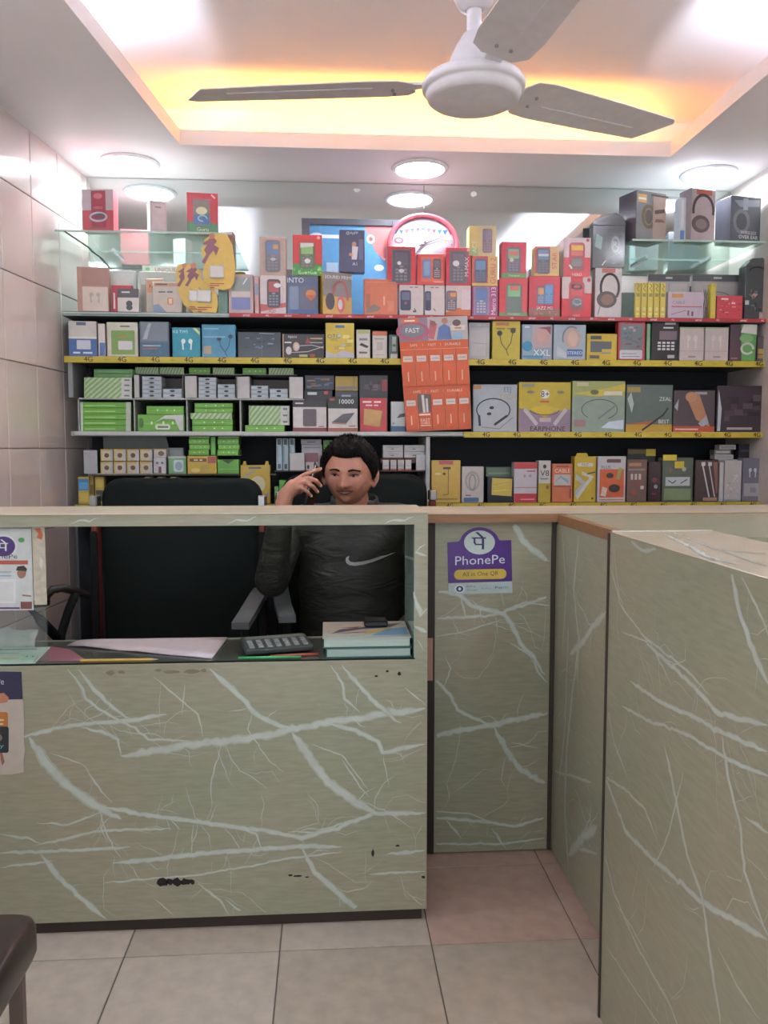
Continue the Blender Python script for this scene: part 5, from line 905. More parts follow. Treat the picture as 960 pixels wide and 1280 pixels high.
# ---- row four, right
def r4(name, label, x0, y0, x1, y1, col, pr, **k): k.setdefault('dep', .05); return box(name, label, x0, y0, x1, y1, S4, col, pr, **k)
r4('earphone_box', 'yellow box with a black hanging earphone next to the shelf upright', 539, 575, 575.5, 628, '#c0a04e', [('r',.26,.9,.74,.99,'#b3565a'),('r',.4,.79,.66,.84,'#4a4436'),('l',[(.58,.78),(.58,.2),(.4,.18)],.02,'#4a4436'),('e',.44,.68,.05,.03,'#4a4436'),('e',.22,.68,.12,.03,'#d6c080'),('r',.1,.07,.9,.1,'#8a7440')])
r4('neckband_box', 'white box with a grey looped cable and a blue badge', 577, 583, 604.5, 628, '#b9b5ae', [('e',.48,.6,.34,.28,'#9f9a92'),('e',.48,.6,.26,.21,'#b5b0a8'),('l',arc(.48,.56,.14,.22,0,360,14),.04,'#7f7a74'),('o',.08,.02,.78,.14,.05,'#4a6288'),('t',.3,.2,.06,'wire','#a86058')])
r4('adapter_box', 'black tray box with a yellow packet inside', 609, 596, 641, 628, '#25262a', [('p',[(.16,.3),(.95,.24),(.98,.92),(.18,.96)],'#c2ad52'),('l',[(.24,.7),(.9,.8)],.02,'#a8943e'),('l',[(.24,.45),(.9,.5)],.02,'#dac878')])
r4('charger_box', 'green-grey box behind the black tray box', 607, 585, 640, 628, '#5a6a58', [('r',.1,.8,.9,.84,'#7a8a70')], Y=3.48)
r4('charger_box', 'white box with a bright red top and red foot', 642, 578, 671, 628, '#bcb8bc', [('r',0,.84,1,1,'#b5474a'),('r',0,0,1,.22,'#b23f46'),('r',0,.36,1,.38,'#b87a80'),('t',.75,.78,.05,'TURBO','#a85a5c'),('e',.46,.66,.06,.04,'#98949c'),('e',.7,.66,.06,.04,'#98949c'),('r',.3,.06,.9,.09,'#d88a8c')])
r4('cable_box', 'white box with a yellow lower half and black lettering', 672.5, 576, 688, 628, '#bfbcb4', [('r',0,0,1,.46,'#b5a03e'),('t',.5,.7,.14,'V8','#3a3a3c'),('e',.5,.86,.14,.05,'#3a3a3c'),('r',.15,.55,.8,.58,'#77777a'),('e',.75,.36,.12,.05,'#8a5a3a')])
r4('cable_box', 'orange box with a pale blue picture band', 689.5, 580, 715.5, 628, '#c0704e', [('r',.1,.44,.9,.72,'#b3b0ae'),('p',[(.1,.5),(.4,.64),(.8,.48),(.8,.56),(.4,.7)],'#7a9aac'),('t',.5,.82,.1,'CABLE','#eccab0'),('r',.2,.92,.8,.95,'#7a4a3a'),('r',.85,.1,.93,.35,'#9a4444'),('r',.06,.4,.94,.42,'#8a5a44')])
q = r4('charger_box', 'tall yellow box with a pale striped arrow', 717, 571, 744.5, 628, '#b8a038', [('r',.15,.78,.85,.86,'#c8c8c0'),('t',.5,.82,.05,'FAST','#2c2c2c'),('p',[(.05,.1),(.55,.42),(.1,.62),(.05,.5),(.35,.4),(.05,.25)],'#a9adb0'),('p',[(.15,.04),(.9,.56),(.35,.68),(.35,.6),(.7,.54),(.1,.14)],'#c6c4bc'),('l',[(.6,.62),(.95,.66)],.05,'#3a3a34'),('r',.8,.06,.9,.1,'#4a4432')])
flap_top(q, '#c0aa40')
r4('cable_box', 'white-framed orange box with cable pictures and a dark label', 746, 571, 781.5, 628, '#b9b6b8', [('r',.08,.1,.94,.72,'#c2613e'),('o',.32,.86,.82,.94,.03,'#6a4a48'),('t',.3,.76,.07,'PLUS','#4a4a50'),('e',.44,.58,.13,.06,'#4a4440'),('p',[(.12,.14),(.3,.12),(.36,.3),(.18,.34)],'#cfc0b0'),('e',.6,.3,.2,.09,'#3a3634'),('p',[(.66,.5),(.78,.48),(.88,.74),(.76,.76)],'#9aa062'),('r',.08,.04,.94,.06,'#c2613e')])
r4('cable_box', 'brown wrapped box with three red plugs printed', 783, 575, 808, 628, '#6e5a52', [('r',.08,.84,.7,.92,'#b07a5c'),('r',.05,.74,.9,.78,'#8d7a70'),*[('r',.18+.2*k_,.52,.3+.2*k_,.66,'#b9b0a8') for k_ in range(3)],*[('l',[(.24+.2*k_,.52),(.24+.2*k_,.36)],.06,'#8f4a44') for k_ in range(3)],('e',.35,.22,.12,.06,'#a04a46'),('r',.68,.3,.85,.38,'#b8aca4')], rough=.2)
r4('cable_box', 'dark maroon packet squeezed beside the brown wrapped box', 809.5, 578, 825.5, 628, '#3c2f33', [('e',.5,.55,.2,.06,'#7a3a40'),('e',.6,.38,.15,.05,'#8a9090'),('r',.3,.18,.6,.22,'#7a3038')], rough=.2)
q = r4('earphone_box', 'greenish wrapped box with a white centre band and yellow tags', 827, 573, 865.5, 628, '#5a6458', [('r',.1,.36,.9,.56,'#b5babc'),('l',[(.2,.48),(.34,.42),(.44,.48)],.03,'#3a3e44'),('l',[(.6,.42),(.8,.5)],.03,'#3a3e44'),('r',.06,.04,.94,.3,'#7d8a68'),('e',.25,.72,.04,.06,'#8a6a5a'),('e',.7,.74,.07,.05,'#a8aea8')], rough=.2)
o = MB().box(-q.W*.5, -q.W*.06, -q.dep/2-.003, -q.dep/2-.001, q.H-.012, q.H+.012, M('#c9b63c', .4)).build('price_tag', q.o); o = MB().box(-q.W*.12, q.W*.18, -q.dep/2-.005, -q.dep/2-.0031, q.H-.045, q.H-.016, M('#c3ae3a', .4)).build('price_tag', q.o)
r4('cable_box', 'black box top with a yellow label strip at the back of the lowest shelf', 783, 563, 818, 628, '#2c2c2c', [('r',.02,.9,.7,.98,'#6a6030'),('r',.66,.86,1,.99,'#c4b040')], Y=3.49)
q = r4('cable_card', 'dark card with two white cables hanging on it', 868, 576, 897, 628, '#4a4040', [('l',[(.3,.9),(.62,.12)],.06,'#c6c0bc'),('l',[(.58,.9),(.86,.12)],.06,'#b9a9a4'),('r',.25,.86,.42,.95,'#d0cac6'),('r',.54,.86,.7,.95,'#c8c0ba'),('r',.35,.02,.98,.1,'#a07e70'),('p',[(.75,.95),(.95,.95),(1,.2),(.92,.2)],'#8a6258')], dep=.02, rough=.2, Y=3.408)
r4('adapter_box', 'white speckled box standing in front of the small white stack', 904.5, 577, 926, 628, '#b4aeac', [*speckle(16,.1,.1,.9,.85,['#9a9492','#c8c4c2'],.07,61),('r',.05,.02,.95,.06,'#8aa088')])
q = r4('adapter_box', 'narrow white box beside the white speckled box', 898, 579, 903.8, 628, '#b7b2b0', [('r',.2,.1,.8,.9,'#c0bcba')])
q = r4('adapter_box', 'white box at the back carrying the small white stack', 895, 577, 921, 628, '#b0adad', [('r',.1,.9,.9,.94,'#8c8a8a')], Y=3.49)
z = q.top
for k, (a, b, col, lb) in enumerate(((893, 917, '#b8b6b2', 'small white box lowest in the stack at the back of the lowest shelf'), (892.5, 914, '#8f8c80', 'small olive and white box in the middle of the back stack'), (899, 920, '#c2c0be', 'small white box on top of the back stack'))):
    q = box('adapter_box', lb, a, 576-6.2*(k+1)+.2, b, 576-6.2*k, z, col, [('r',.1,.3,.9,.7,'#a8a6a4' if k != 1 else '#d0cec6')], Y=3.49, dep=.045); z = q.top
r4('earbud_box', 'slate grey box with white earbuds and a pale lower panel at the right wall end', 927, 574, 953, 628, '#6f6e7a', [('r',.08,.12,.92,.42,'#a5a2a4'),*buds(.48,.68,.24,'#c8c8cc',.6),('r',.38,.2,.66,.32,'#8a8890')])
r4('speaker_box', 'dark box at the back beside the small white stack', 921.5, 558, 945, 628, '#37343a', [('r',.1,.86,.9,.9,'#55525a')], Y=3.50)
# ---- framed poster and clock on the mirror
Yw = YB-.012
fp = [PY(x, y, Yw) for x, y in ((377, 273), (500, 278), (500, 400), (377, 400))]
fx0, fx1, fz1 = fp[0].x, fp[1].x, fp[0].z; fz0 = S1+.001
pf = empty('framed_poster', (fx0, Yw, fz0), 'dark framed sky-blue poster with red corner and white towers leaning on the mirror', 'picture')
def c_(mb, n, par=pf): o = mb.build(n, par, fix=(n != 'poster_print')); o.matrix_parent_inverse = Matrix.Translation(-pf.location) if par is pf else Matrix.Identity(4); return o
fm = M('#55565e', .4); w_ = .035
c_(MB().box(fx0, fx0+w_, Yw-.008, Yw+.011, fz0, fz1, fm, c=.002), 'frame'); c_(MB().box(fx1-w_, fx1, Yw-.008, Yw+.011, fz0, fz1, fm, c=.002), 'frame')
c_(MB().box(fx0+w_, fx1-w_, Yw-.008, Yw+.011, fz1-w_*.8, fz1, fm, c=.002), 'frame'); c_(MB().box(fx0+w_, fx1-w_, Yw-.008, Yw+.011, fz0, fz0+w_, fm, c=.002), 'frame')
ps = c_(MB().box(fx0+w_, fx1-w_, Yw, Yw+.006, fz0+w_, fz1-w_*.8, M('#5f9cc9', .3)), 'poster')
mb = MB(); W = fx1-fx0-2*w_; H = fz1-fz0-1.8*w_
print_ops(mb, [('p',[(.66,1),(1,1),(1,.55),(.8,.72)],'#c97a78'),('e',.74,.86,.05,.05,'#d8cfcf'),('e',.74,.86,.025,.025,'#b05a60'),('r',.2,.15,.34,.6,'#a9c4d8'),('r',.36,.1,.42,.5,'#8fb4d0'),('e',.84,.55,.06,.035,'#d5e4ee'),('e',.86,.3,.09,.05,'#d5e4ee'),('e',.08,.88,.08,.04,'#d6dbe2'),('t',.24,.88,.06,'Vodafone','#e4ecf2'),('e',.4,.86,.04,.04,'#c06a72')], W, H, lambda x, z, l: (fx0+w_+W/2+x, Yw-l, fz0+w_+z))
c_(mb, 'poster_print', ps)
cc = PY(529, 305.5, YB-.03); cr = 44*YB/1030
ck = empty('wall_clock', cc, 'round wall clock with a red-pink rim and bunting printed on its white dial', 'clock')
MB().lathe([(cr, 0), (cr, -.012), (cr*.975, -.022), (cr*.92, -.024), (cr*.87, -.014), (cr*.86, 0), (cr, 0)], M('#d0606c', .25), n=48, axis='y').build('rim', ck)
MB().lathe([(0, .0), (cr*.99, .0), (cr*.99, .027), (0, .027)], M('#c9c9d2', .5), n=48, axis='y').build('dial', ck)
mb = MB(); D_ = 2*cr
bun = []; bc = ['#3f7aa0','#2f62a0','#b84a70','#3a64b0','#5a4a98','#3a70b0','#b84a70','#c04a5c']
for k in range(11):
    u = .12+.076*k; v = .74+.02*math.cos((u-.5)*9)-.02
    bun.append(('p',[(u-.034,v+.03),(u+.034,v+.034),(u,v-.05)],bc[k % 8]))
print_ops(mb, bun+[('l',[(.08,.74),(.3,.715),(.5,.73),(.7,.75),(.92,.74)],.006,'#b08a9a'),('t',.5,.85,.045,'Happy Home','#cf8a98'),('l',arc(.16,.56,.055,.04,0,360,14),.02,'#cf7f94'),('t',.82,.57,.03,'Quartz','#b0a88a'),('t',.5,.12,.05,'6','#8a7a84'),('t',.9,.5,.05,'3','#8a7a84')], D_, D_, lambda x, z, l: (x, -l, z-cr)); mb.build('dial_print', ck, fix=False)
def hand(n, L, w_, a):
    m = MB().prism([(-w_, -.02), (w_, -.02), (w_*.4, L), (-w_*.4, L)], 'y', -.006, -.0045, M('#55525a', .4)); o = m.build(n, ck); o.rotation_euler.y = a; return o
ck.scale = (1, 1, .83)
hand('minute_hand', cr*.62, .004, R(66)); hand('hour_hand', cr*.4, .005, R(214))
MB().lathe([(0, -.008), (.006, -.008), (.007, 0)], M('#8d8a90', .4), n=12, axis='y').build('hub', ck)
# ================================================================ ceiling fan
hp = PY(592, 112, 1.68); FZ = hp.z
fan = empty('ceiling_fan', (hp.x, hp.y, ZU), 'off-white three-blade ceiling fan hanging from the tray ceiling', 'fan')
fm_ = M('#dedade', .35); bl_ = M('#d2cbcc', .4)
dz = FZ-ZU
MB().lathe([(0, 0), (.05, 0), (.062, -.02), (.06, -.05), (.034, -.10), (.02, -.11), (0, -.11)], fm_, n=28).build('canopy', fan)
MB().lathe([(.015, -.10), (.015, dz+.08)], fm_, n=14).build('rod', fan)
MB().lathe([(.015, dz+.245), (.05, dz+.235), (.058, dz+.205), (.03, dz+.155), (.016, dz+.150)], fm_, n=24).build('lower_cup', fan)
MB().lathe([(.015, dz+.108), (.022, dz+.104), (.034, dz+.085), (.048, dz+.055), (.056, dz+.034), (.052, dz+.032), (.02, dz+.036)], fm_, n=28).build('bell_cover', fan)
MB().lathe([(0, dz+.028), (.07, dz+.026), (.096, dz+.018), (.103, dz+.008), (.102, dz-.001), (.097, dz-.004), (.0945, dz-.0045), (.0945, dz-.010), (.092, dz-.018), (.086, dz-.023), (.08, dz-.024), (0, dz-.026)], fm_, n=40).build('motor', fan)
def blade(a, rise, pitch):
    mb = MB(); outer = [(.118, -.030), (.135, -.052), (.18, -.058), (.40, -.052), (.585, -.044), (.60, -.030), (.545, .050), (.40, .056), (.20, .060), (.145, .055), (.118, .032)]
    m = Matrix.Rotation(a, 4, 'Z') @ Matrix.Translation((0, 0, dz+.006)) @ Matrix.Rotation(-rise, 4, 'Y') @ Matrix.Rotation(pitch, 4, 'X')
    n = len(outer)
    vs = [m @ Vector((x, y, .0022)) for x, y in outer]+[m @ Vector((x, y, 0)) for x, y in outer]
    mb.add(vs, [list(range(n)), list(range(2*n-1, n-1, -1))]+[(i, (i+1) % n, n+(i+1) % n, n+i) for i in range(n)], bl_)
    rb = [(.20, .012), (.5, .012), (.5, .018), (.20, .018)]
    mb.add([m @ Vector((x, y, -.0018)) for x, y in rb]+[m @ Vector((x, y, 0)) for x, y in rb], [(0, 1, 2, 3), (0, 4, 5, 1), (1, 5, 6, 2), (2, 6, 7, 3), (3, 7, 4, 0)], bl_)
    b = mb.build('blade', fan)
    mb = MB(); ir = [(.09, -.014), (.15, -.022), (.20, -.028), (.20, .028), (.15, .022), (.09, .014)]
    vs = [m @ Vector((x, y, .0075)) for x, y in ir]+[m @ Vector((x, y, .0026)) for x, y in ir]; n = 6
    mb.add(vs, [list(range(n)), list(range(2*n-1, n-1, -1))]+[(i, (i+1) % n, n+(i+1) % n, n+i) for i in range(n)], fm_); mb.build('blade_iron', b)
    mb = MB()
    for x, y in ((.16, -.014), (.16, .014)):
        q = m @ Vector((x, y, -.006)); mb.ellipsoid(q, (.004, .004, .003), M('#8d8886', .4), 8, 5)
    mb.build('screws', b)
blade(R(169), R(1), R(-9)); blade(R(31), R(4), R(-13)); blade(R(280), R(2), R(-13))
# ================================================================ stickers and posters
def pe_glyph(cx, cy, s, pf, col='#2c2352', asp=.8):
    """the payment mark: head bar, stem, loop and slanted stroke, in px around cx, cy"""
    q = lambda pts: [(cx+x*s, cy-y*s*asp) for x, y in pts]
    pf(q([(-.55,.22),(.5,.22),(.5,.34),(-.55,.34)]), col); pf(q([(.18,.3),(.36,.3),(.36,-.7),(.18,-.7)]), col)
    pf(q([(-.42,.26),(-.28,.26),(-.28,-.18),(-.42,-.18)]), col); pf(q([(-.42,-.12),(-.3,-.34),(.22,-.34),(.22,-.22),(-.22,-.22),(-.28,-.1)]), col)
    pf(q([(-.3,.78),(-.1,.8),(.32,.36),(.14,.32)]), col)
class Decal:
    """flat print on a plane of constant Y, laid out from photo pixels"""
    def __init__(s, Y, thick=.0006): s.Y = Y; s.mb = MB(); s.k = 0; s.t = thick
    def poly(s, pts, col, rough=.35):
        s.k += 1; v = [PY(x, y, s.Y) for x, y in pts]; s.mb.add([(p.x, s.Y-s.t-.00006*s.k, p.z) for p in v], [list(range(len(v)))], M(col, rough))
    def rect(s, x0, y0, x1, y1, col): s.poly([(x0, y1), (x1, y1), (x1, y0), (x0, y0)], col)
    def ell(s, cx, cy, rx, ry, col): s.poly([(cx+rx*math.cos(i*math.pi/16), cy+ry*math.sin(i*math.pi/16)) for i in range(32)], col)
    def text(s, cx, cy, w_, h_, t, col, tilt=0):
        s.k += 1; vs, fs, tw, th = text_polys(t); c = PY(cx, cy, s.Y); kx = (PY(cx+w_/2, cy, s.Y).x-PY(cx-w_/2, cy, s.Y).x)/tw; kz = (PY(cx, cy-h_/2, s.Y).z-PY(cx, cy+h_/2, s.Y).z)/th
        s.mb.add([(c.x+x*kx, s.Y-s.t-.00006*s.k, c.z+y*kz+tilt*x*kx) for x, y in vs], fs, M(col, .4))
    def build(s, name, parent): return s.mb.build(name, parent, fix=False)
# purple sticker on the flap door
d = Decal(YD, .0012)
o_ = [(559, 678), (573, 677)]+[(599.5+25*math.cos(R(a)), 680-21*math.sin(R(a))) for a in range(165, 10, -10)]+[(625, 675.5), (639, 675), (640.5, 741), (560.5, 743)]
st = MB().prism([(lambda p: (p.x, p.z))(PY(x, y, YD)) for x, y in o_], 'y', YD-.0012, YD-.0004, M('#4b2c74', .3)).build('payment_sticker')
tag(st, 'purple payment sticker with white round mark and yellow pill on the flap door', 'sticker')
d.poly([(560.3, 729), (640.2, 726.5), (640.5, 741), (560.5, 743)], '#aab9b6')
d.ell(599.3, 678, 19.3, 15, '#b6c4bd'); pe_glyph(599, 676.5, 17, d.poly, '#33285a', .85)
d.text(600, 699.8, 62, 11, 'PhonePe', '#c8d2d4', .03)
d.poly([(x, y-.02*(x-600)) for x, y in rrect(567.5, 711.5, 633, 724, 6, 6)], '#bfa648')
d.text(600.5, 717.5, 45, 6.5, 'All in One QR', '#4d4430', .03)
d.ell(574.5, 736, 6.2, 5, '#d4dcdc'); d.ell(574.5, 736, 4.6, 3.8, '#2a3a55'); d.ell(574.5, 736, 1.8, 2, '#d4dcdc')
d.text(588.5, 733, 11, 2.6, 'BHIM &', '#5d6f72'); d.text(590, 737.6, 13, 3, 'UPI accepted', '#6a6f8c')
d.text(608, 735.5, 13, 3, 'G Pay', '#6f8a92'); d.text(623.5, 734.5, 9, 3.6, 'Pay', '#2a3a6c'); d.text(631.5, 734.2, 6, 3.6, 'tm', '#5aa0c4')
d.build('sticker_print', st)
# glass pane with the taped-up payment poster
YG = YM+.022
gx1 = PY(56, 700, YG).x
gp = tag(MB().box(mc_l+.034, gx1, YG, YG+.004, z_sh+.0006, z_rail-.0005, GLASS('#f3f7f5', .05, .03)).build('sliding_glass'), 'clear sliding glass pane in the counter window next to the tiled wall', 'glass pane')
YPo = YG-.003
ps = tag(MB().box(PY(-45, 700, YPo).x, PY(40, 700, YPo).x, YPo, YPo+.0012, PY(20, 763, YPo).z, PY(20, 661, YPo).z, M('#c7cdcb', .4)).build('payment_poster'), 'white payment poster with purple round mark and orange bar behind the counter glass', 'poster')
d = Decal(YPo, .0002)
d.ell(4, 683, 18, 15, '#d5dad8'); d.ell(4, 683, 15, 12.5, '#4a2f74'); pe_glyph(4, 682, 12, d.poly, '#d8dcda', .8)
d.text(1, 695.5, 42, 5.5, 'PhonePe', '#3a3560'); d.rect(-38, 700.5, 35, 705.5, '#b0553f')
d.rect(-38, 714, 14, 716, '#9fb0bc'); d.rect(-38, 719, 14, 720.5, '#8aa4c0'); d.rect(-36, 724, 20, 754, '#dadcda'); d.rect(-33, 727, 17, 751, '#cfd2d0')
d.ell(27, 716, 5.5, 7, '#9a7262'); d.poly([(20, 713), (22, 708), (30, 707), (34, 711), (33, 714), (22, 713)], '#2e2c2e'); d.poly([(25, 725), (34, 722), (40, 724), (40, 752), (25, 752)], '#c3cbc6'); d.poly([(28, 743), (39, 744), (39, 746), (28, 745)], '#9a7262'); d.rect(26, 752, 40, 761, '#7a4a44'); d.rect(-45, 759, 25, 761, '#4a2f5a'); d.ell(27, 675, 4, 3, '#4f9a5a')
d.build('poster_print', ps)
tp = tag(MB().box(PY(41, 700, YPo).x, PY(57, 700, YPo).x, YPo+.0004, YPo+.0014, PY(50, 756, YPo).z, PY(50, 659, YPo).z, M('#b9b3a0', .5, var=.15, scale=60)).build('tape_strip'), 'wide worn beige tape strip with an orange scribble beside the payment poster', 'tape')
d = Decal(YPo+.0004, .0002); d.poly([(43, 661), (50, 660), (54, 668), (52, 675), (46, 672), (48, 667)], '#c0623f'); d.poly([(50, 695), (54, 700), (52, 712), (49, 706)], '#ccc8bc'); d.build('orange_scribble', tp)
# poster stuck on the counter front
YC = YM-.0006
ps = MB().prism([(lambda p: (p.x, p.z))(PY(x, y, YC)) for x, y in ((-60, 838), (27, 839), (29, 878), (30.5, 905), (30, 925), (31.5, 938), (29.5, 950), (30, 965), (14, 968), (-60, 970))], 'y', YC-.0008, YC, M('#b5aca0', .5)).build('advert_poster')
tag(ps, 'torn white advert poster with navy header and orange card pasted on the counter front', 'poster')
d = Decal(YC-.0008, .0002); d.poly([(-60, 838.5), (26.8, 839.5), (28.6, 874), (-60, 876)], '#2a2945'); d.text(-12, 852, 34, 8, 'PhonePe', '#c9cbd4')
d.poly([(-10, 868), (5, 866), (11, 872), (9, 878), (-8, 880)], '#b57a5c'); d.poly([(x, y) for x, y in rrect(-40, 890, 10, 912, 3, 3)], '#b5743a'); d.poly([(x, y) for x, y in rrect(-40, 908, 11, 941, 3, 3)], '#262a30')
d.rect(-20, 899, 5, 901, '#d8c8a8'); d.rect(-20, 904, 4, 906, '#d8c8a8'); d.ell(-6, 922, 9, 6, '#7c6a58'); d.text(-8, 933, 26, 6, 'today', '#5fb0b4'); d.poly([(0, 941), (3, 941), (6, 952), (3, 957), (1, 950)], '#8a5f4c')
d.build('poster_print', ps)
# ================================================================ things in the counter window
def flat(name, label, cat, px, z0, th, m, sidem=None, lift=0):
    v = [PZ(x, y, z0) for x, y in px]; v = [Vector((p.x, min(YM2-.016, max(YM+.026, p.y)), 0)) for p in v]
    c = sum(v, Vector())/len(v); o = MB().prism([(p.x-c.x, p.y-c.y) for p in v], 'z', 0, th, m, sidem).build(name, loc=(c.x, c.y, z0)); return tag(o, label, cat)
zs0 = z_sh+.0004
mb = MB(); grid = []; cc4 = [PZ(84, 808, z_sh), PZ(265, 824, z_sh), PZ(284, 800, z_sh), PZ(120, 794, z_sh)]
for sh_ in (0, 1):
    for i in range(9):
        for j in range(5):
            u, v = i/8, j/4; p = cc4[0].lerp(cc4[1], u).lerp(cc4[3].lerp(cc4[2], u), v)
            grid.append((p.x, min(YM2-.02, max(YM+.03, p.y)), z_sh+.0006+.004*sh_+.006*(1-u)*(1-v)*(math.sin(u*9)**2)+.004*v*sh_))
fs = []
for sh_ in (0, 1):
    for i in range(8):
        for j in range(4): a = sh_*45+i*5+j; fs.append((a, a+5, a+6, a+1))
for i in range(8): fs += [(i*5, (i+1)*5, 45+(i+1)*5, 45+i*5), (i*5+4, 45+i*5+4, 45+(i+1)*5+4, (i+1)*5+4)]
for j in range(4): fs += [(j, 45+j, 46+j, j+1), (40+j, 41+j, 86+j, 85+j)]
mb.add(grid, fs, M('#cfc6cb', .6), True); o = mb.build('paper_sheets'); tag(o, 'loose white paper sheets curling on the counter inner shelf', 'paper')
mb = MB(); p0, p1 = PZ(98, 828, z_sh+.004), PZ(186, 828, z_sh+.004); p0.y = p1.y = YM+.032
o = MB().tube([p0, p1], .0042, M('#c09a3e', .4), 6, False).build('pencil'); tag(o, 'yellow pencil lying in front of the white paper sheets', 'pencil')
MB().tube([p1, p1+Vector((.018, 0, 0))], [.0042, .0006], M('#b89a78', .6), 6, False).build('pencil_tip', o)
o = MB().tube([Vector((PZ(297, 826, z_sh).x, YM+.030, z_sh+.0042)), Vector((PZ(376, 826, z_sh).x, YM+.030, z_sh+.0042))], .004, M('#3f9a5a', .4), 8).build('pen'); tag(o, 'green pen lying in front of the calculator', 'pen')
o = MB().tube([Vector((PZ(338, 822, z_sh).x, YM+.042, z_sh+.0042)), Vector((PZ(398, 815, z_sh).x, YM+.06, z_sh+.0042))], .004, M('#a8503e', .4), 8).build('pen'); tag(o, 'red pen lying between the green pen and the calculator', 'pen')
flat('envelope', 'pink and grey leaflet lying beside the voucher card', 'paper', [(48, 827), (62, 808), (88, 812), (108, 826)], z_sh+.0006, .0012, M('#8d5a66', .5))
flat('notebook', 'thin dark brown notebook under the curled end of the paper sheets', 'notebook', [(22, 826), (30, 822), (46, 822), (46, 826)], z_sh+.0006, .004, M('#4a3f3c', .5))
# calculator
c0 = [PZ(301, 816, z_sh+.02), PZ(340, 822, z_sh+.02), PZ(402, 808, z_sh+.02), PZ(330, 803, z_sh+.02)]
cx_ = sum((p.x for p in c0))/4; cy_ = YM+.12
calc = tag(MB().box(-.095, .095, -.055, .055, 0, .016, M('#3a403f', .4), c=.004).build('calculator'), 'dark grey desk calculator resting on the inner shelf beside the books', 'calculator')
calc.location = (cx_, cy_, z_sh+.012); calc.rotation_euler = (R(6), 0, R(14))
MB().box(-.085, .085, .026, .048, .016, .0185, M('#6a746c', .2), c=.001).build('screen', calc)
kb = MB().box(-.0075, .0075, -.0055, .0055, 0, .004, M('#868c8a', .4), c=.0015).mesh('key')
for i in range(7):
    for j in range(4):
        o = bpy.data.objects.new('key', kb); COL.objects.link(o); o.parent = calc; o.location = (-.075+i*.025, -.042+j*.017, .016)
# books
def book(label, x0, x1, z0, th, cover, y0, y1, edge='#a9bdb4'):
    o = empty('book', ((x0+x1)/2, (y0+y1)/2, z0), label, 'book'); W = (x1-x0)/2; D = (y1-y0)/2
    MB().box(-W, W, -D, D, 0, .0022, M(cover, .35)).build('cover', o); t_ = MB().box(-W, W, -D, D, th-.0022, th, M('#c3bcae' if cover != '#2c6a62' else cover, .3)).build('cover', o)
    MB().box(-W+.004, W-.004, -D+.003, D-.003, .0024, th-.0024, M(edge, .7, var=.1, scale=300, stretch=(.02, .02, 1))).build('pages', o)
    return o, t_, W, D
bx0, bx1 = PY(407, 820, YM+.03).x, mc_r-.040
b2, _, _, _ = book('dark green covered book at the bottom of the pair in the counter window', bx0, bx1, z_sh+.0006, .026, '#2c6a62', YM+.028, YM+.235)
bt_, tc_, W, D = book('pale book with a colourful painted cover lying on the green one', bx0-.008, bx1-.001, z_sh+.027, .028, '#2f4f4c', YM+.030, YM+.24, '#b0c4ba')
mb = MB(); print_ops(mb, [('p',[(0,0),(1,0),(1,.3),(.6,.2),(0,.15)],'#a9b8a8'),('p',[(.55,.1),(.98,.12),(.98,.6),(.75,.5)],'#6f9ab4'),('p',[(.1,.25),(.45,.5),(.8,.6),(.95,.85),(.75,.8),(.5,.62),(.2,.5)],'#5a5666'),('p',[(.08,.22),(.4,.28),(.7,.4),(.5,.36),(.3,.3)],'#a8685c'),('p',[(.45,.2),(.6,.28),(.9,.7),(.7,.5),(.5,.34)],'#c4b04e'),('p',[(.2,.6),(.45,.66),(.4,.56)],'#94504c')], 2*W, 2*D, lambda x, z, l: (x, -D+z, .028+l)); mb.build('painted_cover', tc_, fix=False)
wl_ = tag(MB().box(-.034, .034, -.03, .03, 0, .018, M('#15171a', .35), c=.004).build('wallet'), 'small black case lying on the painted book cover', 'case'); wl_.location = (PY(470, 780, YM+.16).x, YM+.185, z_sh+.0555)
MB().box(-.034, .034, -.0305, -.029, .008, .0095, M('#3a3d42', .4)).build('zip', wl_)
# voucher card, crumpled paper, key bunch near the tiled wall
vx0, vx1 = PY(-30, 820, YM).x, PY(50, 820, YM).x
vc = MB().add([(vx0, YM+.024, z_sh+.0006), (vx1-.022, YM+.024, z_sh+.0006), (vx1, YM+.085, z_sh+.030), (vx0, YM+.085, z_sh+.030), (vx0, YM+.0248, z_sh+.0006), (vx1-.022, YM+.0248, z_sh+.0006), (vx1, YM+.0858, z_sh+.0300), (vx0, YM+.0858, z_sh+.0300)], [(0, 1, 2, 3), (7, 6, 5, 4), (0, 4, 5, 1), (1, 5, 6, 2), (2, 6, 7, 3), (3, 7, 4, 0)], M('#b3c4b8', .4)).build('voucher_card')
tag(vc, 'pale green printed voucher card propped at the counter window edge', 'card')
mb = MB(); Wv = vx1-vx0-.02
def vtr(x, z, l): t = z; return (vx0+Wv/2+x, YM+.024+t*.061-l*.5, z_sh+.0006+t*.0296+l)
print_ops(mb, [('r',.1,.82,.9,.9,'#7fa090'),('r',.1,.6,.6,.66,'#8fae9e'),('r',.1,.3,.75,.36,'#b8c26a'),('r',.7,.2,.95,.55,'#9ac0a8'),('p',[(.76,.4),(.8,.46),(.8,.34)],'#3c4a44'),('p',[(.92,.4),(.88,.46),(.88,.34)],'#3c4a44'),('l',[(.96,.05),(.985,.45)],.012,'#8a3a34')], Wv, 1, vtr, e0=.0006); mb.build('voucher_print', vc, fix=False)
rr = random.Random(4); mb = MB(); a, b = PY(-30, 790, YM+.06), PY(36, 763, YM+.06); g_ = []
for i in range(8):
    for j in range(5):
        g_.append((a.x+(b.x-a.x)*i/7, YM+.10+rr.uniform(-.012, .012)+.02*j/4, z_sh+.026+(b.z-a.z)*j/4*(1-.3*(i/7))+rr.uniform(-.004, .004)))
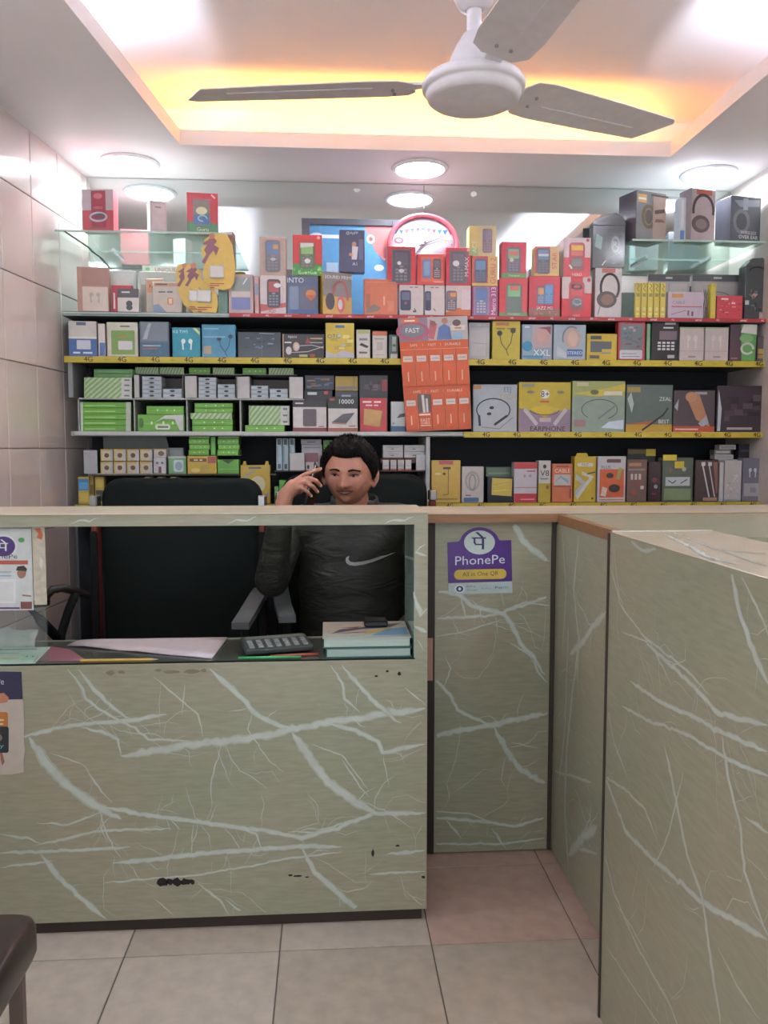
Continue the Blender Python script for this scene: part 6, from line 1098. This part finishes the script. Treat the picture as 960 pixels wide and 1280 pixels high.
fs = [(i*5+j, (i+1)*5+j, (i+1)*5+j+1, i*5+j+1) for i in range(7) for j in range(4)]
mb.add(g_, fs, M('#bfc3be', .6), True); o = mb.build('crumpled_paper'); tag(o, 'crumpled white paper leaning behind the voucher card', 'paper')
sd = o.modifiers.new('thickness', 'SOLIDIFY'); sd.thickness = .0015
mb = MB(); kc = PY(3, 792, YM+.13)
for k in range(7):
    q = Vector((kc.x+rr.uniform(-.03, .015), YM+.145+rr.uniform(-.008, .008), z_sh+.004+k*.006)); mb.tube([q, q+Vector((rr.uniform(.015, .03), .005, rr.uniform(-.003, .02)))], .004, M('#2f2a2a', .4), 6)
mb.tube([Vector((kc.x-.01+.018*math.cos(i*.6), YM+.145, z_sh+.024+.018*math.sin(i*.6))) for i in range(11)], .0015, M('#8a8a88', .3, metal=.8), 6)
o = mb.build('key_bunch'); tag(o, 'dark bunch of keys lying behind the crumpled paper', 'keys')
# ================================================================ office chairs
blk = M('#121414', .7, var=.2, scale=120, bump=.2, spec=.2); blk2 = M('#161b19', .85, var=.15, scale=160, spec=.12); mar = M('#6a2a24', .4); chrm = M('#b8b8ba', .25, metal=.9); padm = M('#5b5e5e', .4)
def rbox(mb, x0, x1, y0, y1, z0, z1, rr_, m, n=5):
    """upholstered slab: rounded outline in XZ, pillowed front and back"""
    pts = rrect(x0, z0, x1, z1, rr_, rr_, n); c = ((x0+x1)/2, (z0+z1)/2); k = len(pts); vs = []
    lay = [(y0, .93), (y0+.012, .985), (y0+.03, 1), (y1-.03, 1), (y1-.012, .985), (y1, .93)]
    for y, s in lay: vs += [(c[0]+(p[0]-c[0])*s, y, c[1]+(p[1]-c[1])*s) for p in pts]
    fs = [(l*k+i, l*k+(i+1) % k, (l+1)*k+(i+1) % k, (l+1)*k+i) for l in range(len(lay)-1) for i in range(k)]
    fs += [list(range(k))[::-1], list(range((len(lay)-1)*k, len(lay)*k))]
    mb.add(vs, fs, m, True); return mb
def office_chair(label, X, Y, top, hw, rz, backz=.52, arms=(-1, 1)):
    t = empty('office_chair', (X, Y, 0), label, 'chair', rz=rz)
    rbox(MB(), -hw, hw, .20, .30, backz, top, .07, blk2).build('backrest', t)
    MB().box(-hw*.9, hw*.9, -.26, .22, .40, .466, blk, c=.025).build('seat', t)
    for s in (-1, 1):
        p = MB().box(s*(hw+.012)-.012, s*(hw+.012)+.012, .17, .21, .47, top-.10, mar, c=.004).build('arm_post', t)
        MB().box(s*(hw+.012)-.014, s*(hw+.012)+.014, .165, .212, top-.10, top-.06, chrm, c=.004).build('post_cap', p)
        MB().box(s*(hw+.012)-.013, s*(hw+.012)+.013, .160, .172, .47, top-.19, blk, c=.003).build('post_cover', p)
        if s not in arms: continue
        pts = [(s*(hw+.012), .155, .80), (s*(hw+.014), .05, .795), (s*(hw+.010), -.1, .77), (s*(hw-.0), -.19, .745)]
        pd = MB()
        for q, qq in zip(pts, pts[1:]):
            a, b = Vector(q), Vector(qq); w_ = .028
            pd.add([a+Vector((-w_, 0, -.012)), a+Vector((w_, 0, -.012)), a+Vector((w_, 0, .010)), a+Vector((-w_, 0, .010)), b+Vector((-w_, 0, -.012)), b+Vector((w_, 0, -.012)), b+Vector((w_, 0, .010)), b+Vector((-w_, 0, .010))], [(0, 1, 2, 3), (7, 6, 5, 4), (0, 4, 5, 1), (1, 5, 6, 2), (2, 6, 7, 3), (3, 7, 4, 0)], padm)
        pd.build('arm_pad', t)
        MB().tube([(s*(hw+.0), -.12, .75), (s*(hw-.01), -.06, .6), (s*(hw-.04), .0, .46)], .014, blk, 8).build('arm_support', t)
    MB().tube([(0, 0, .40), (0, 0, .12)], .03, chrm, 12).build('gas_lift', t)
    for k in range(5):
        a = 2*math.pi*k/5+.3; e = (.27*math.cos(a), .27*math.sin(a))
        l = MB().tube([(0, 0, .12), (e[0], e[1], .075)], [.03, .018], blk, 8).build('base_leg', t)
        MB().ellipsoid((e[0], e[1], .028), (.026, .026, .028), M('#222', .4), 12, 8).build('castor', l)
    return t
ztop1 = PY(220, 598, 3.06).z; xc1 = PY(221, 700, 3.06).x
ch1 = office_chair('empty black office chair with broad back and maroon arm posts, beside the seated person', xc1, 2.84, ztop1, .293, R(-5), arms=(1,))
ch2 = office_chair('black office chair under the seated person, its back showing behind the shoulder', .125, 2.93, PY(500, 593, 3.14).z, .28, R(5))
# the bent arm of the empty chair on the side of the tiled wall
bpy.context.view_layer.update()
CI = ch1.matrix_world.inverted()
def at_(px, py, Y): return CI @ PY(px, py, Y)
MB().tube([at_(57, 756, 2.76), at_(58, 745, 2.76), at_(66, 737, 2.76), at_(78, 735, 2.78), at_(95, 739, 2.84), at_(109, 744, 2.92)], .014, M('#262320', .4), 8).build('arm_loop', ch1)
MB().tube([at_(95, 741, 2.83), at_(86, 762, 2.82), at_(76, 795, 2.80), at_(82, 840, 2.80), at_(120, 850, 2.85)], .015, blk, 8).build('arm_support', ch1)
MB().tube([at_(57, 752, 2.76), at_(34, 758, 2.70), at_(50, 775, 2.72), at_(72, 797, 2.78)], .017, blk, 8).build('arm_support', ch1)
# ================================================================ near chair, bottom left
zc_ = .47; co = PZ(52, 1137, zc_)
nc_ = empty('visitor_chair', (co.x-.24, co.y-.24, 0), 'dark brown leather chair seat with slim metal legs in front of the counter', 'chair')
lea = M('#2e211d', .28, var=.25, scale=25)
pts = rrect(-.24, -.24, .24, .24, .035, .035, 5)
mb = MB(); k = len(pts); lay = [(zc_-.075, .975), (zc_-.06, 1), (zc_-.018, 1), (zc_-.006, .985), (zc_, .95)]; vs = []
for z, s in lay: vs += [(p[0]*s, p[1]*s, z) for p in pts]
mb.add(vs, [(l*k+i, l*k+(i+1) % k, (l+1)*k+(i+1) % k, (l+1)*k+i) for l in range(len(lay)-1) for i in range(k)]+[list(range(k))[::-1], list(range((len(lay)-1)*k, len(lay)*k))], lea, True); mb.build('seat', nc_)
MB().box(-.225, .225, -.225, .225, zc_-.09, zc_-.0755, M('#8d867a', .35, metal=.5), c=.004).build('seat_frame', nc_)
for sx in (-1, 1):
    for sy in (-1, 1): MB().box(sx*.205-.012, sx*.205+.012, sy*.205-.012, sy*.205+.012, 0, zc_-.0905, M('#5f4f49', .4), c=.003).build('leg', nc_)
rb_ = rbox(MB(), -.22, .22, -.25, -.20, .55, .9, .05, lea); rb_.build('backrest', nc_)
for sx in (-1, 1): MB().box(sx*.19-.012, sx*.19+.012, -.23, -.215, zc_-.07, .6, M('#5f4f49', .4), c=.003).build('back_post', nc_)
# ================================================================ the seated person
def remesh(mb, vox, name, parent, mat, smooth_it=6, dec=None):
    o = mb.build('tmp', None, fix=False); o.data.materials.clear()
    r_ = o.modifiers.new('r', 'REMESH'); r_.mode = 'VOXEL'; r_.voxel_size = vox; r_.use_smooth_shade = True
    s = o.modifiers.new('s', 'SMOOTH'); s.factor = .5; s.iterations = smooth_it
    dg = bpy.context.evaluated_depsgraph_get(); dg.update()
    me = bpy.data.meshes.new_from_object(o.evaluated_get(dg)); bpy.data.objects.remove(o)
    me.materials.clear(); me.materials.append(mat)
    for p in me.polygons: p.use_smooth = True
    n = bpy.data.objects.new(name, me); COL.objects.link(n); n.parent = parent
    return n
def capsule(mb, p0, p1, r0, r1, m=None, n=14):
    p0, p1 = Vector(p0), Vector(p1); d = (p1-p0); L = d.length; d.normalize()
    pts = [p0-d*r0*.98, p0-d*r0*.8, p0-d*r0*.45, p0, p0.lerp(p1, .33), p0.lerp(p1, .66), p1, p1+d*r1*.45, p1+d*r1*.8, p1+d*r1*.98]
    rs = [r0*.15, r0*.6, r0*.89, r0, r0+(r1-r0)*.33, r0+(r1-r0)*.66, r1, r1*.89, r1*.6, r1*.15]
    mb.tube(pts, rs, m or SKIN, n)
SKIN = M('#a87560', .5, var=.05, scale=30)
HEADC = PY(437, 590, 2.85)
HR = (Matrix.Translation(HEADC) @ Matrix.Rotation(R(-13), 4, 'Z') @ Matrix.Rotation(R(6), 4, 'X') @ Matrix.Rotation(R(2), 4, 'Y'))
def headpt(az, el, off=0):
    a, e = R(az), R(el)
    d = Vector((math.sin(a)*math.cos(e), -math.cos(a)*math.cos(e), math.sin(e)))
    A_, B2_, C_ = .086, .098, (.108 if el > 0 else .112)
    r_ = 1/math.sqrt((d.x/A_)**2+(d.y/B2_)**2+(d.z/C_)**2)
    az = (az+180) % 360-180
    g = lambda a0, e0, sa, se: math.exp(-((az-a0)/sa)**2-((el-e0)/se)**2)
    r_ += .021*g(0, -17, 8, 6)+.013*g(0, -8, 6, 9)+.007*(g(-9, -19, 5, 4)+g(9, -19, 5, 4))
    r_ += -.010*(g(-20, 0, 11, 5.5)+g(20, 0, 11, 5.5))+.005*(g(-20, 9, 16, 4)+g(20, 9, 16, 4))
    r_ += .006*(g(-36, -18, 14, 10)+g(36, -18, 14, 10))
    r_ += .006*g(0, -29.5, 13, 3)-.003*g(0, -33, 17, 1.6)+.007*g(0, -37, 11, 3.2)-.003*g(0, -43, 12, 4)+.009*g(0, -54, 15, 8)
    r_ += .004*(g(-28, -33, 6, 9)+g(28, -33, 6, 9))
    p = d*(r_+off)
    if p.z < 0:
        t = min(1, -p.z/.11); p.x *= 1-.19*t*t
        if p.y > 0: p.y *= 1-.3*t
    return p
person = empty('person', (HEADC.x, 3.0, 0), 'seated person in a dark jacket smiling and holding a phone to the ear', 'person')
PINV = Matrix.Translation(-person.location)
def pch(o): o.matrix_parent_inverse = PINV; return o
def adult_head(mb):
    nA, nE = 96, 72; vs = []
    for i in range(nE+1):
        el = -89.5+179*i/nE
        for j in range(nA):
            vs.append(HR @ headpt(-180+360*j/nA, el))
    fs = [(i*nA+j, i*nA+(j+1) % nA, (i+1)*nA+(j+1) % nA, (i+1)*nA+j) for i in range(nE) for j in range(nA)]
    fs += [list(range(nA))[::-1], list(range(nE*nA, (nE+1)*nA))]
    mb.add(vs, fs, SKIN)
body = MB(); adult_head(body)
def HP(v): return HR @ Vector(v)
for s in (-1, 1):    # ears
    rot = (Matrix.Rotation(R(-13), 3, 'Z') @ Matrix.Rotation(R(s*22), 3, 'Z'))
    body.ellipsoid(HP((s*.088, .006, -.012)), (.009, .021, .034), SKIN, 14, 10, rot)
    body.ellipsoid(HP((s*.095, .012, -.006)), (.006, .020, .028), SKIN, 14, 10, rot)
    body.ellipsoid(HP((s*.085, -.002, -.038)), (.008, .011, .014), SKIN, 12, 8, rot)
nk0 = HP((0, .03, -.07)); NB = Vector((HEADC.x+.02, 2.96, 1.04))
capsule(body, nk0, NB, .058, .062)
SH_R = Vector((HEADC.x-.215, 2.98, 1.03)); SH_L = Vector((HEADC.x+.245, 2.99, 1.03))
EL_R = Vector((-.19, 2.755, .87)); WR_R = PY(352, 640, 2.68); EL_L = Vector((.385, 2.83, .78)); WR_L = Vector((.24, 2.66, .70))
chest = Vector((HEADC.x+.015, 2.985, .93)); belly = Vector((HEADC.x+.015, 2.965, .70)); hips = Vector((HEADC.x+.015, 2.98, .58))
def torso(mb, g):
    mb.ellipsoid(chest, (.19+g, .115+g, .16+g), SKIN, 24, 16); mb.ellipsoid(belly, (.182+g, .122+g, .2+g), SKIN, 24, 16); mb.ellipsoid(chest.lerp(belly, .5), (.187+g, .120+g, .18+g), SKIN, 24, 16); mb.ellipsoid(hips, (.175+g, .125+g, .105+g), SKIN, 24, 14)
    capsule(mb, SH_R+Vector((.06, 0, 0)), SH_L-Vector((.06, 0, 0)), .068+g, .068+g, n=18)
    capsule(mb, SH_R, EL_R, .052+g, .043+g); capsule(mb, SH_L, EL_L, .052+g, .043+g)
    for a, b in ((SH_R, NB), (SH_L, NB)): capsule(mb, a.lerp(b, .25), b+Vector((0, .0, .03)), .052+g, .05+g)
torso(body, -.004)
capsule(body, EL_R, WR_R, .040, .028); capsule(body, EL_L, WR_L, .040, .028)
for s in (-1, 1):    # legs
    hp_ = hips+Vector((s*.095, -.02, -.02)); kn = Vector((hips.x+s*.12, 2.60, .53)); an = Vector((hips.x+s*.12, 2.66, .10))
    capsule(body, hp_, kn, .078, .058); capsule(body, kn, an, .054, .038)
    capsule(body, an+Vector((0, .02, -.055)), an+Vector((0, -.13, -.065)), .036, .032)
# right hand, palm towards the cheek, five fingers
def q(px, py, Y): return PY(px, py, Y)
capsule(body, WR_R, q(357, 620, 2.68), .028, .026); capsule(body, q(357, 620, 2.68), q(366, 608, 2.685), .026, .024)
capsule(body, q(362, 612, 2.685), q(374, 601, 2.69), .020, .015); capsule(body, q(366, 614, 2.68), q(374, 608, 2.68), .018, .014)
def finger(pts, r0, r1, mb):
    n = len(pts)-1
    for i in range(n): capsule(mb, pts[i], pts[i+1], r0+(r1-r0)*i/n, r0+(r1-r0)*(i+1)/n, n=10)
fing = [[q(371, 600, 2.692), q(381, 593.5, 2.70), q(391, 589.5, 2.712), q(400, 586.5, 2.722)],
        [q(374, 602, 2.682), q(385, 597.5, 2.668), q(395, 601, 2.672), q(400.5, 607, 2.69)],
        [q(373, 606, 2.676), q(382, 603, 2.656), q(391, 608, 2.660), q(396.5, 614.5, 2.68)],
        [q(371, 611, 2.674), q(377, 610, 2.656), q(384, 614.5, 2.660), q(388.5, 619.5, 2.68)],
        [q(366, 612, 2.695), q(375, 614, 2.73), q(383, 608, 2.745), q(389, 600, 2.75)]]
for f_, (a, b) in zip(fing, ((.0095, .0068), (.0098, .007), (.0094, .0066), (.0084, .006), (.011, .0085))): finger(f_, a, b, body)
# left hand resting on the thigh
d_ = Vector((-.6, -.75, -.3)).normalized(); sd_ = Vector((-.75, .6, 0)).normalized()
pl = WR_L+d_*.05; capsule(body, WR_L, pl, .028, .030)
for k in range(4):
    b0 = pl+sd_*(.03-.02*k)+d_*.01; finger([b0, b0+d_*.035+Vector((0, 0, .004)), b0+d_*.06+Vector((0, 0, -.01)), b0+d_*(.08-.006*abs(k-1))+Vector((0, 0, -.022))], .0095, .0068, body)
finger([WR_L+d_*.02+sd_*-.025, WR_L+d_*.045+sd_*-.045, WR_L+d_*.07+sd_*-.05], .011, .008, body)
bo = pch(remesh(body, .0036, 'body', person, SKIN, 3))
# jacket: sleeves, torso, collar
jk = MB(); torso(jk, .016)
capsule(jk, EL_R, WR_R.lerp(EL_R, .20), .060, .043); capsule(jk, EL_L, WR_L.lerp(EL_L, .1), .060, .043)
jm = bpy.data.materials.new('jacket_cloth'); jm.use_nodes = True
nt = jm.node_tree; b_ = nt.nodes['Principled BSDF']; tc = nt.nodes.new('ShaderNodeTexCoord'); n1 = nt.nodes.new('ShaderNodeTexNoise'); n1.inputs['Scale'].default_value = 9; n1.inputs['Detail'].default_value = 5; n1.inputs['Distortion'].default_value = 1.2
mp = nt.nodes.new('ShaderNodeMapping'); mp.inputs['Scale'].default_value = (.6, 1, 2.2); nt.links.new(tc.outputs['Object'], mp.inputs[0]); nt.links.new(mp.outputs[0], n1.inputs['Vector'])
rp = nt.nodes.new('ShaderNodeValToRGB'); rp.color_ramp.elements[0].color = (*lin('#14170f'), 1); rp.color_ramp.elements[1].color = (*lin('#22251c'), 1); nt.links.new(n1.outputs[0], rp.inputs[0]); nt.links.new(rp.outputs[0], b_.inputs['Base Color'])
bp = nt.nodes.new('ShaderNodeBump'); bp.inputs['Strength'].default_value = .6; bp.inputs['Distance'].default_value = .02; nt.links.new(n1.outputs[0], bp.inputs['Height']); nt.links.new(bp.outputs[0], b_.inputs['Normal']); b_.inputs['Roughness'].default_value = .62
jo = pch(remesh(jk, .008, 'jacket', person, jm, 14))
col = MB(); ring = []; nC = 28
for lz_, rr_ in ((0, .088), (.025, .082), (.05, .078), (.052, .072), (.02, .074)):
    for i in range(nC):
        a = 2*math.pi*i/nC; ring.append((NB.x+rr_*1.08*math.cos(a), NB.y-.012+rr_*.95*math.sin(a), NB.z+.045+lz_+.018*math.sin(a)))
col.add(ring, [(l*nC+i, l*nC+(i+1) % nC, (l+1)*nC+(i+1) % nC, (l+1)*nC+i) for l in range(4) for i in range(nC)], jm, True); pch(col.build('collar', person))
tr_ = MB()
for s in (-1, 1):
    hp_ = hips+Vector((s*.095, -.02, -.02)); kn = Vector((hips.x+s*.12, 2.60, .53)); an = Vector((hips.x+s*.12, 2.66, .13))
    capsule(tr_, hp_, kn, .088, .068); capsule(tr_, kn, an, .064, .052)
tr_.ellipsoid(hips, (.190, .138, .11), SKIN, 20, 12)
pch(remesh(tr_, .009, 'trousers', person, M('#23252c', .8), 4))
for s in (-1, 1):
    sh_ = MB(); an = Vector((hips.x+s*.12, 2.66, .10)); capsule(sh_, an+Vector((0, .025, -.055)), an+Vector((0, -.14, -.06)), .044, .039); sh_.v = [(v[0], v[1], max(.002, v[2])) for v in sh_.v]
    pch(sh_.build('shoe', person, fix=False))
    person.children[-1].data.materials.clear(); person.children[-1].data.materials.append(M('#2a2320', .5))
# hair shell
hair = MB(); HM = M('#0b0908', .7, var=.3, scale=90, stretch=(1, 1, .2), bump=.5, spec=.15); rr = random.Random(2)
def hairline(az):
    a = abs(az)
    if a < 40: return 36-2*math.cos(R(az*4))
    if a < 62: return 36-(a-40)*1.2
    if a < 78: return 9-(a-62)*1.6
    if a < 96: return -16
    if a < 112: return -6
    return max(-38, -8-(a-112)*1.2)
nA, nE = 120, 26; vs = []
for i in range(nE+1):
    for j in range(nA):
        az = -180+360*j/nA; h0 = hairline(az); t = i/nE; el = h0+(89-h0)*t
        th = .004+.013*min(1, t*4)+(.004 if abs(az) < 70 else .003)*min(1, t*2)
        th += .0035*noise.noise(Vector((az*.09, el*.06, 1.7)))+rr.uniform(-.0012, .0012)
        if t == 0: th = -.002
        vs.append(HR @ headpt(az+1.5*noise.noise(Vector((az*.2, 3, 1))), el+(1.6*noise.noise(Vector((az*.35, 0, 5))) if i < 3 else 0), th))
fs = [(i*nA+j, i*nA+(j+1) % nA, (i+1)*nA+(j+1) % nA, (i+1)*nA+j) for i in range(nE) for j in range(nA)]; fs.append(list(range(nE*nA, (nE+1)*nA)))
hair.add(vs, fs, HM, True)
for _ in range(1500):      # short tufts
    az = rr.uniform(-180, 180); h0 = hairline(az); el = h0+(85-h0)*rr.random()**1.1
    p = HR @ headpt(az, el, .010 if el > h0+8 else .003); n_ = (p-HEADC).normalized()
    sd = (HR.to_3x3() @ Vector((rr.uniform(-.5, .5), -.6, .7 if el > 15 else -.5))).normalized(); dr = (sd+n_*.75).normalized(); wv = n_.cross(dr).normalized()*.0022
    L_ = rr.uniform(.012, .024)*(1 if el > 20 else .6); hair.add([p-wv, p+wv, p+n_*.002, p+dr*L_], [(0, 1, 3), (1, 2, 3), (2, 0, 3)], HM)
pch(hair.build('hair', person, fix=False))
# facial features laid on the surface
bmt = bo.data; bvh = BVHTree.FromPolygons([v.co for v in bmt.vertices], [p.vertices for p in bmt.polygons])
def on_face(az, el, off):
    d = HR.to_3x3() @ headpt(az, el).normalized(); h_ = bvh.ray_cast(HEADC+d*.3, -d); p = HR @ headpt(az, el)
    return (h_[0] if h_[0] and (h_[0]-p).length < .008 else p)+d*off
def patch(name, outline, off, m, lab=None):
    """filled outline (az, el) fan on the face"""
    ca = sum(a for a, _ in outline)/len(outline); ce_ = sum(e for _, e in outline)/len(outline)
    vs = [on_face(ca, ce_, off*1.3)]; n = len(outline)
    for s in (.5, 1): vs += [on_face(ca+(a-ca)*s, ce_+(e-ce_)*s, off*(1.25 if s < 1 else .6)) for a, e in outline]
    fs = [(0, 1+i, 1+(i+1) % n) for i in range(n)]+[(1+i, 1+n+i, 1+n+(i+1) % n, 1+(i+1) % n) for i in range(n)]
    mb = MB(); mb.add(vs, fs, m, True); return pch(mb.build(name, person, fix=False))
def lens(c, hw, hu, hd, n=8): return [(c[0]-hw+2*hw*i/n, c[1]+hu*math.sin(math.pi*i/n)) for i in range(n+1)]+[(c[0]+hw-2*hw*i/n, c[1]-hd*math.sin(math.pi*i/n)) for i in range(1, n)]
for s in (-1, 1):
    patch('eye_white', lens((s*21, -.6), 10, 2.2, 2.2), .0012, M('#84746b', .5))
    patch('iris', [(s*21-1.5+4.2*math.cos(i*.785), -.7+2.5*math.sin(i*.785)) for i in range(8)], .0019, M('#1b1310', .25))
    lid = [(s*21-11+22*i/8, 2.2*math.sin(math.pi*i/8)-.6) for i in range(9)]+[(s*21+11-22*i/8, 2.7*math.sin(math.pi*i/8)+.8) for i in range(9)]
    patch('eyelid_line', lid, .0022, M('#2a1a15', .6))
    br = [(s*(8+26*i/8), 7.2+2.4*math.sin(math.pi*(i/8)**.8)) for i in range(9)]+[(s*(34-26*i/8), 10.2+2.6*math.sin(math.pi*((8-i)/8)**.8)+(.6 if i > 4 else 0)) for i in range(9)]
    patch('eyebrow', br if s > 0 else br[::-1], .0018, HM)
patch('lips', lens((0, -33), 22, 3.2, 5.4, 12), .0012, M('#75423b', .45))
patch('teeth', lens((0, -32.8), 16, .5, 2.0, 12), .0022, M('#a3968c', .4))
patch('mouth_line', [(-21+42*i/10, -32.0+2.2*abs(i-5)/5) for i in range(11)]+[(21-42*i/10, -30.9+2.0*abs(i-5)/5) for i in range(11)], .0026, M('#3a201c', .6))
mo = [(-13+26*i/10, -28.0-1.6*abs(i-5)/5) for i in range(11)]+[(13-26*i/10, -26.0-2.2*abs(i-5)/5) for i in range(11)]
patch('moustache', mo, .0012, M('#6a4638', .7))
for s in (-1, 1): patch('nostril', [(s*5+1.9*math.cos(i*.785), -22.5+1.0*math.sin(i*.785)) for i in range(8)], .0008, M('#4a2a22', .7))
# finger nails
mb = MB()
for f_ in fing[:4]:
    t_ = f_[-1]; d2 = (f_[-1]-f_[-2]).normalized(); mb.ellipsoid(t_+d2*.002+Vector((.001, -.0062, .001)), (.0042, .0016, .0048), M('#cba594', .3), 10, 6)
pch(mb.build('finger_nails', person, fix=False))
# swoosh on the chest
jb = BVHTree.FromPolygons([v.co for v in jo.data.vertices], [p.vertices for p in jo.data.polygons])
sw = [(432, 700), (434, 696), (436.5, 695), (435.5, 699), (437.5, 702), (443, 703), (452, 702), (463, 699.5), (475, 695.5), (494, 690.3), (480, 697), (466, 702.5), (453, 706), (444, 707.3), (437, 706.5), (433, 704)]
def onj(px, py):
    r_ = ray(px, py).normalized(); h_ = jb.ray_cast(CAM, r_); return (h_[0] if h_[0] else PY(px, py, 2.86)) - r_*.002
top_ = [(432.5, 697), (435.6, 699), (437.5, 702), (443, 703), (452, 702), (463, 699.5), (475, 695.5), (494, 690.3)]; bot_ = [(432, 700), (433, 704), (437, 706.5), (444, 707.3), (453, 706), (466, 702.5), (480, 697), (494, 690.5)]
vs = [onj(*p) for p in top_]+[onj(*p) for p in bot_]; mb = MB().add([], [], jm); mb.add(vs, [(i, i+1, 9+i, 8+i) for i in range(7)], M('#8d8f8c', .4)); mb.add([onj(436.8, 694.6), onj(432.5, 697), onj(435.6, 699)], [(0, 1, 2)], M('#8d8f8c', .4))
pch(mb.build('chest_emblem', person, fix=False))
# the phone at the ear
ph = MB().box(-.0045, .0045, -.036, .036, -.075, .075, M('#141518', .25), c=.003).build('mobile_phone'); tag(ph, 'black mobile phone held between the raised hand and the ear', 'phone')
ph.location = PY(391.5, 611, 2.775); ph.rotation_euler = (R(-24), R(8), R(-22))
MB().box(.0046, .0052, -.032, .032, -.068, .068, M('#0b0c0e', .1)).build('screen', ph)
MB().ellipsoid((-.0055, .02, .055), (.002, .008, .008), M('#2c2d30', .2), 12, 6).build('camera_ring', ph)
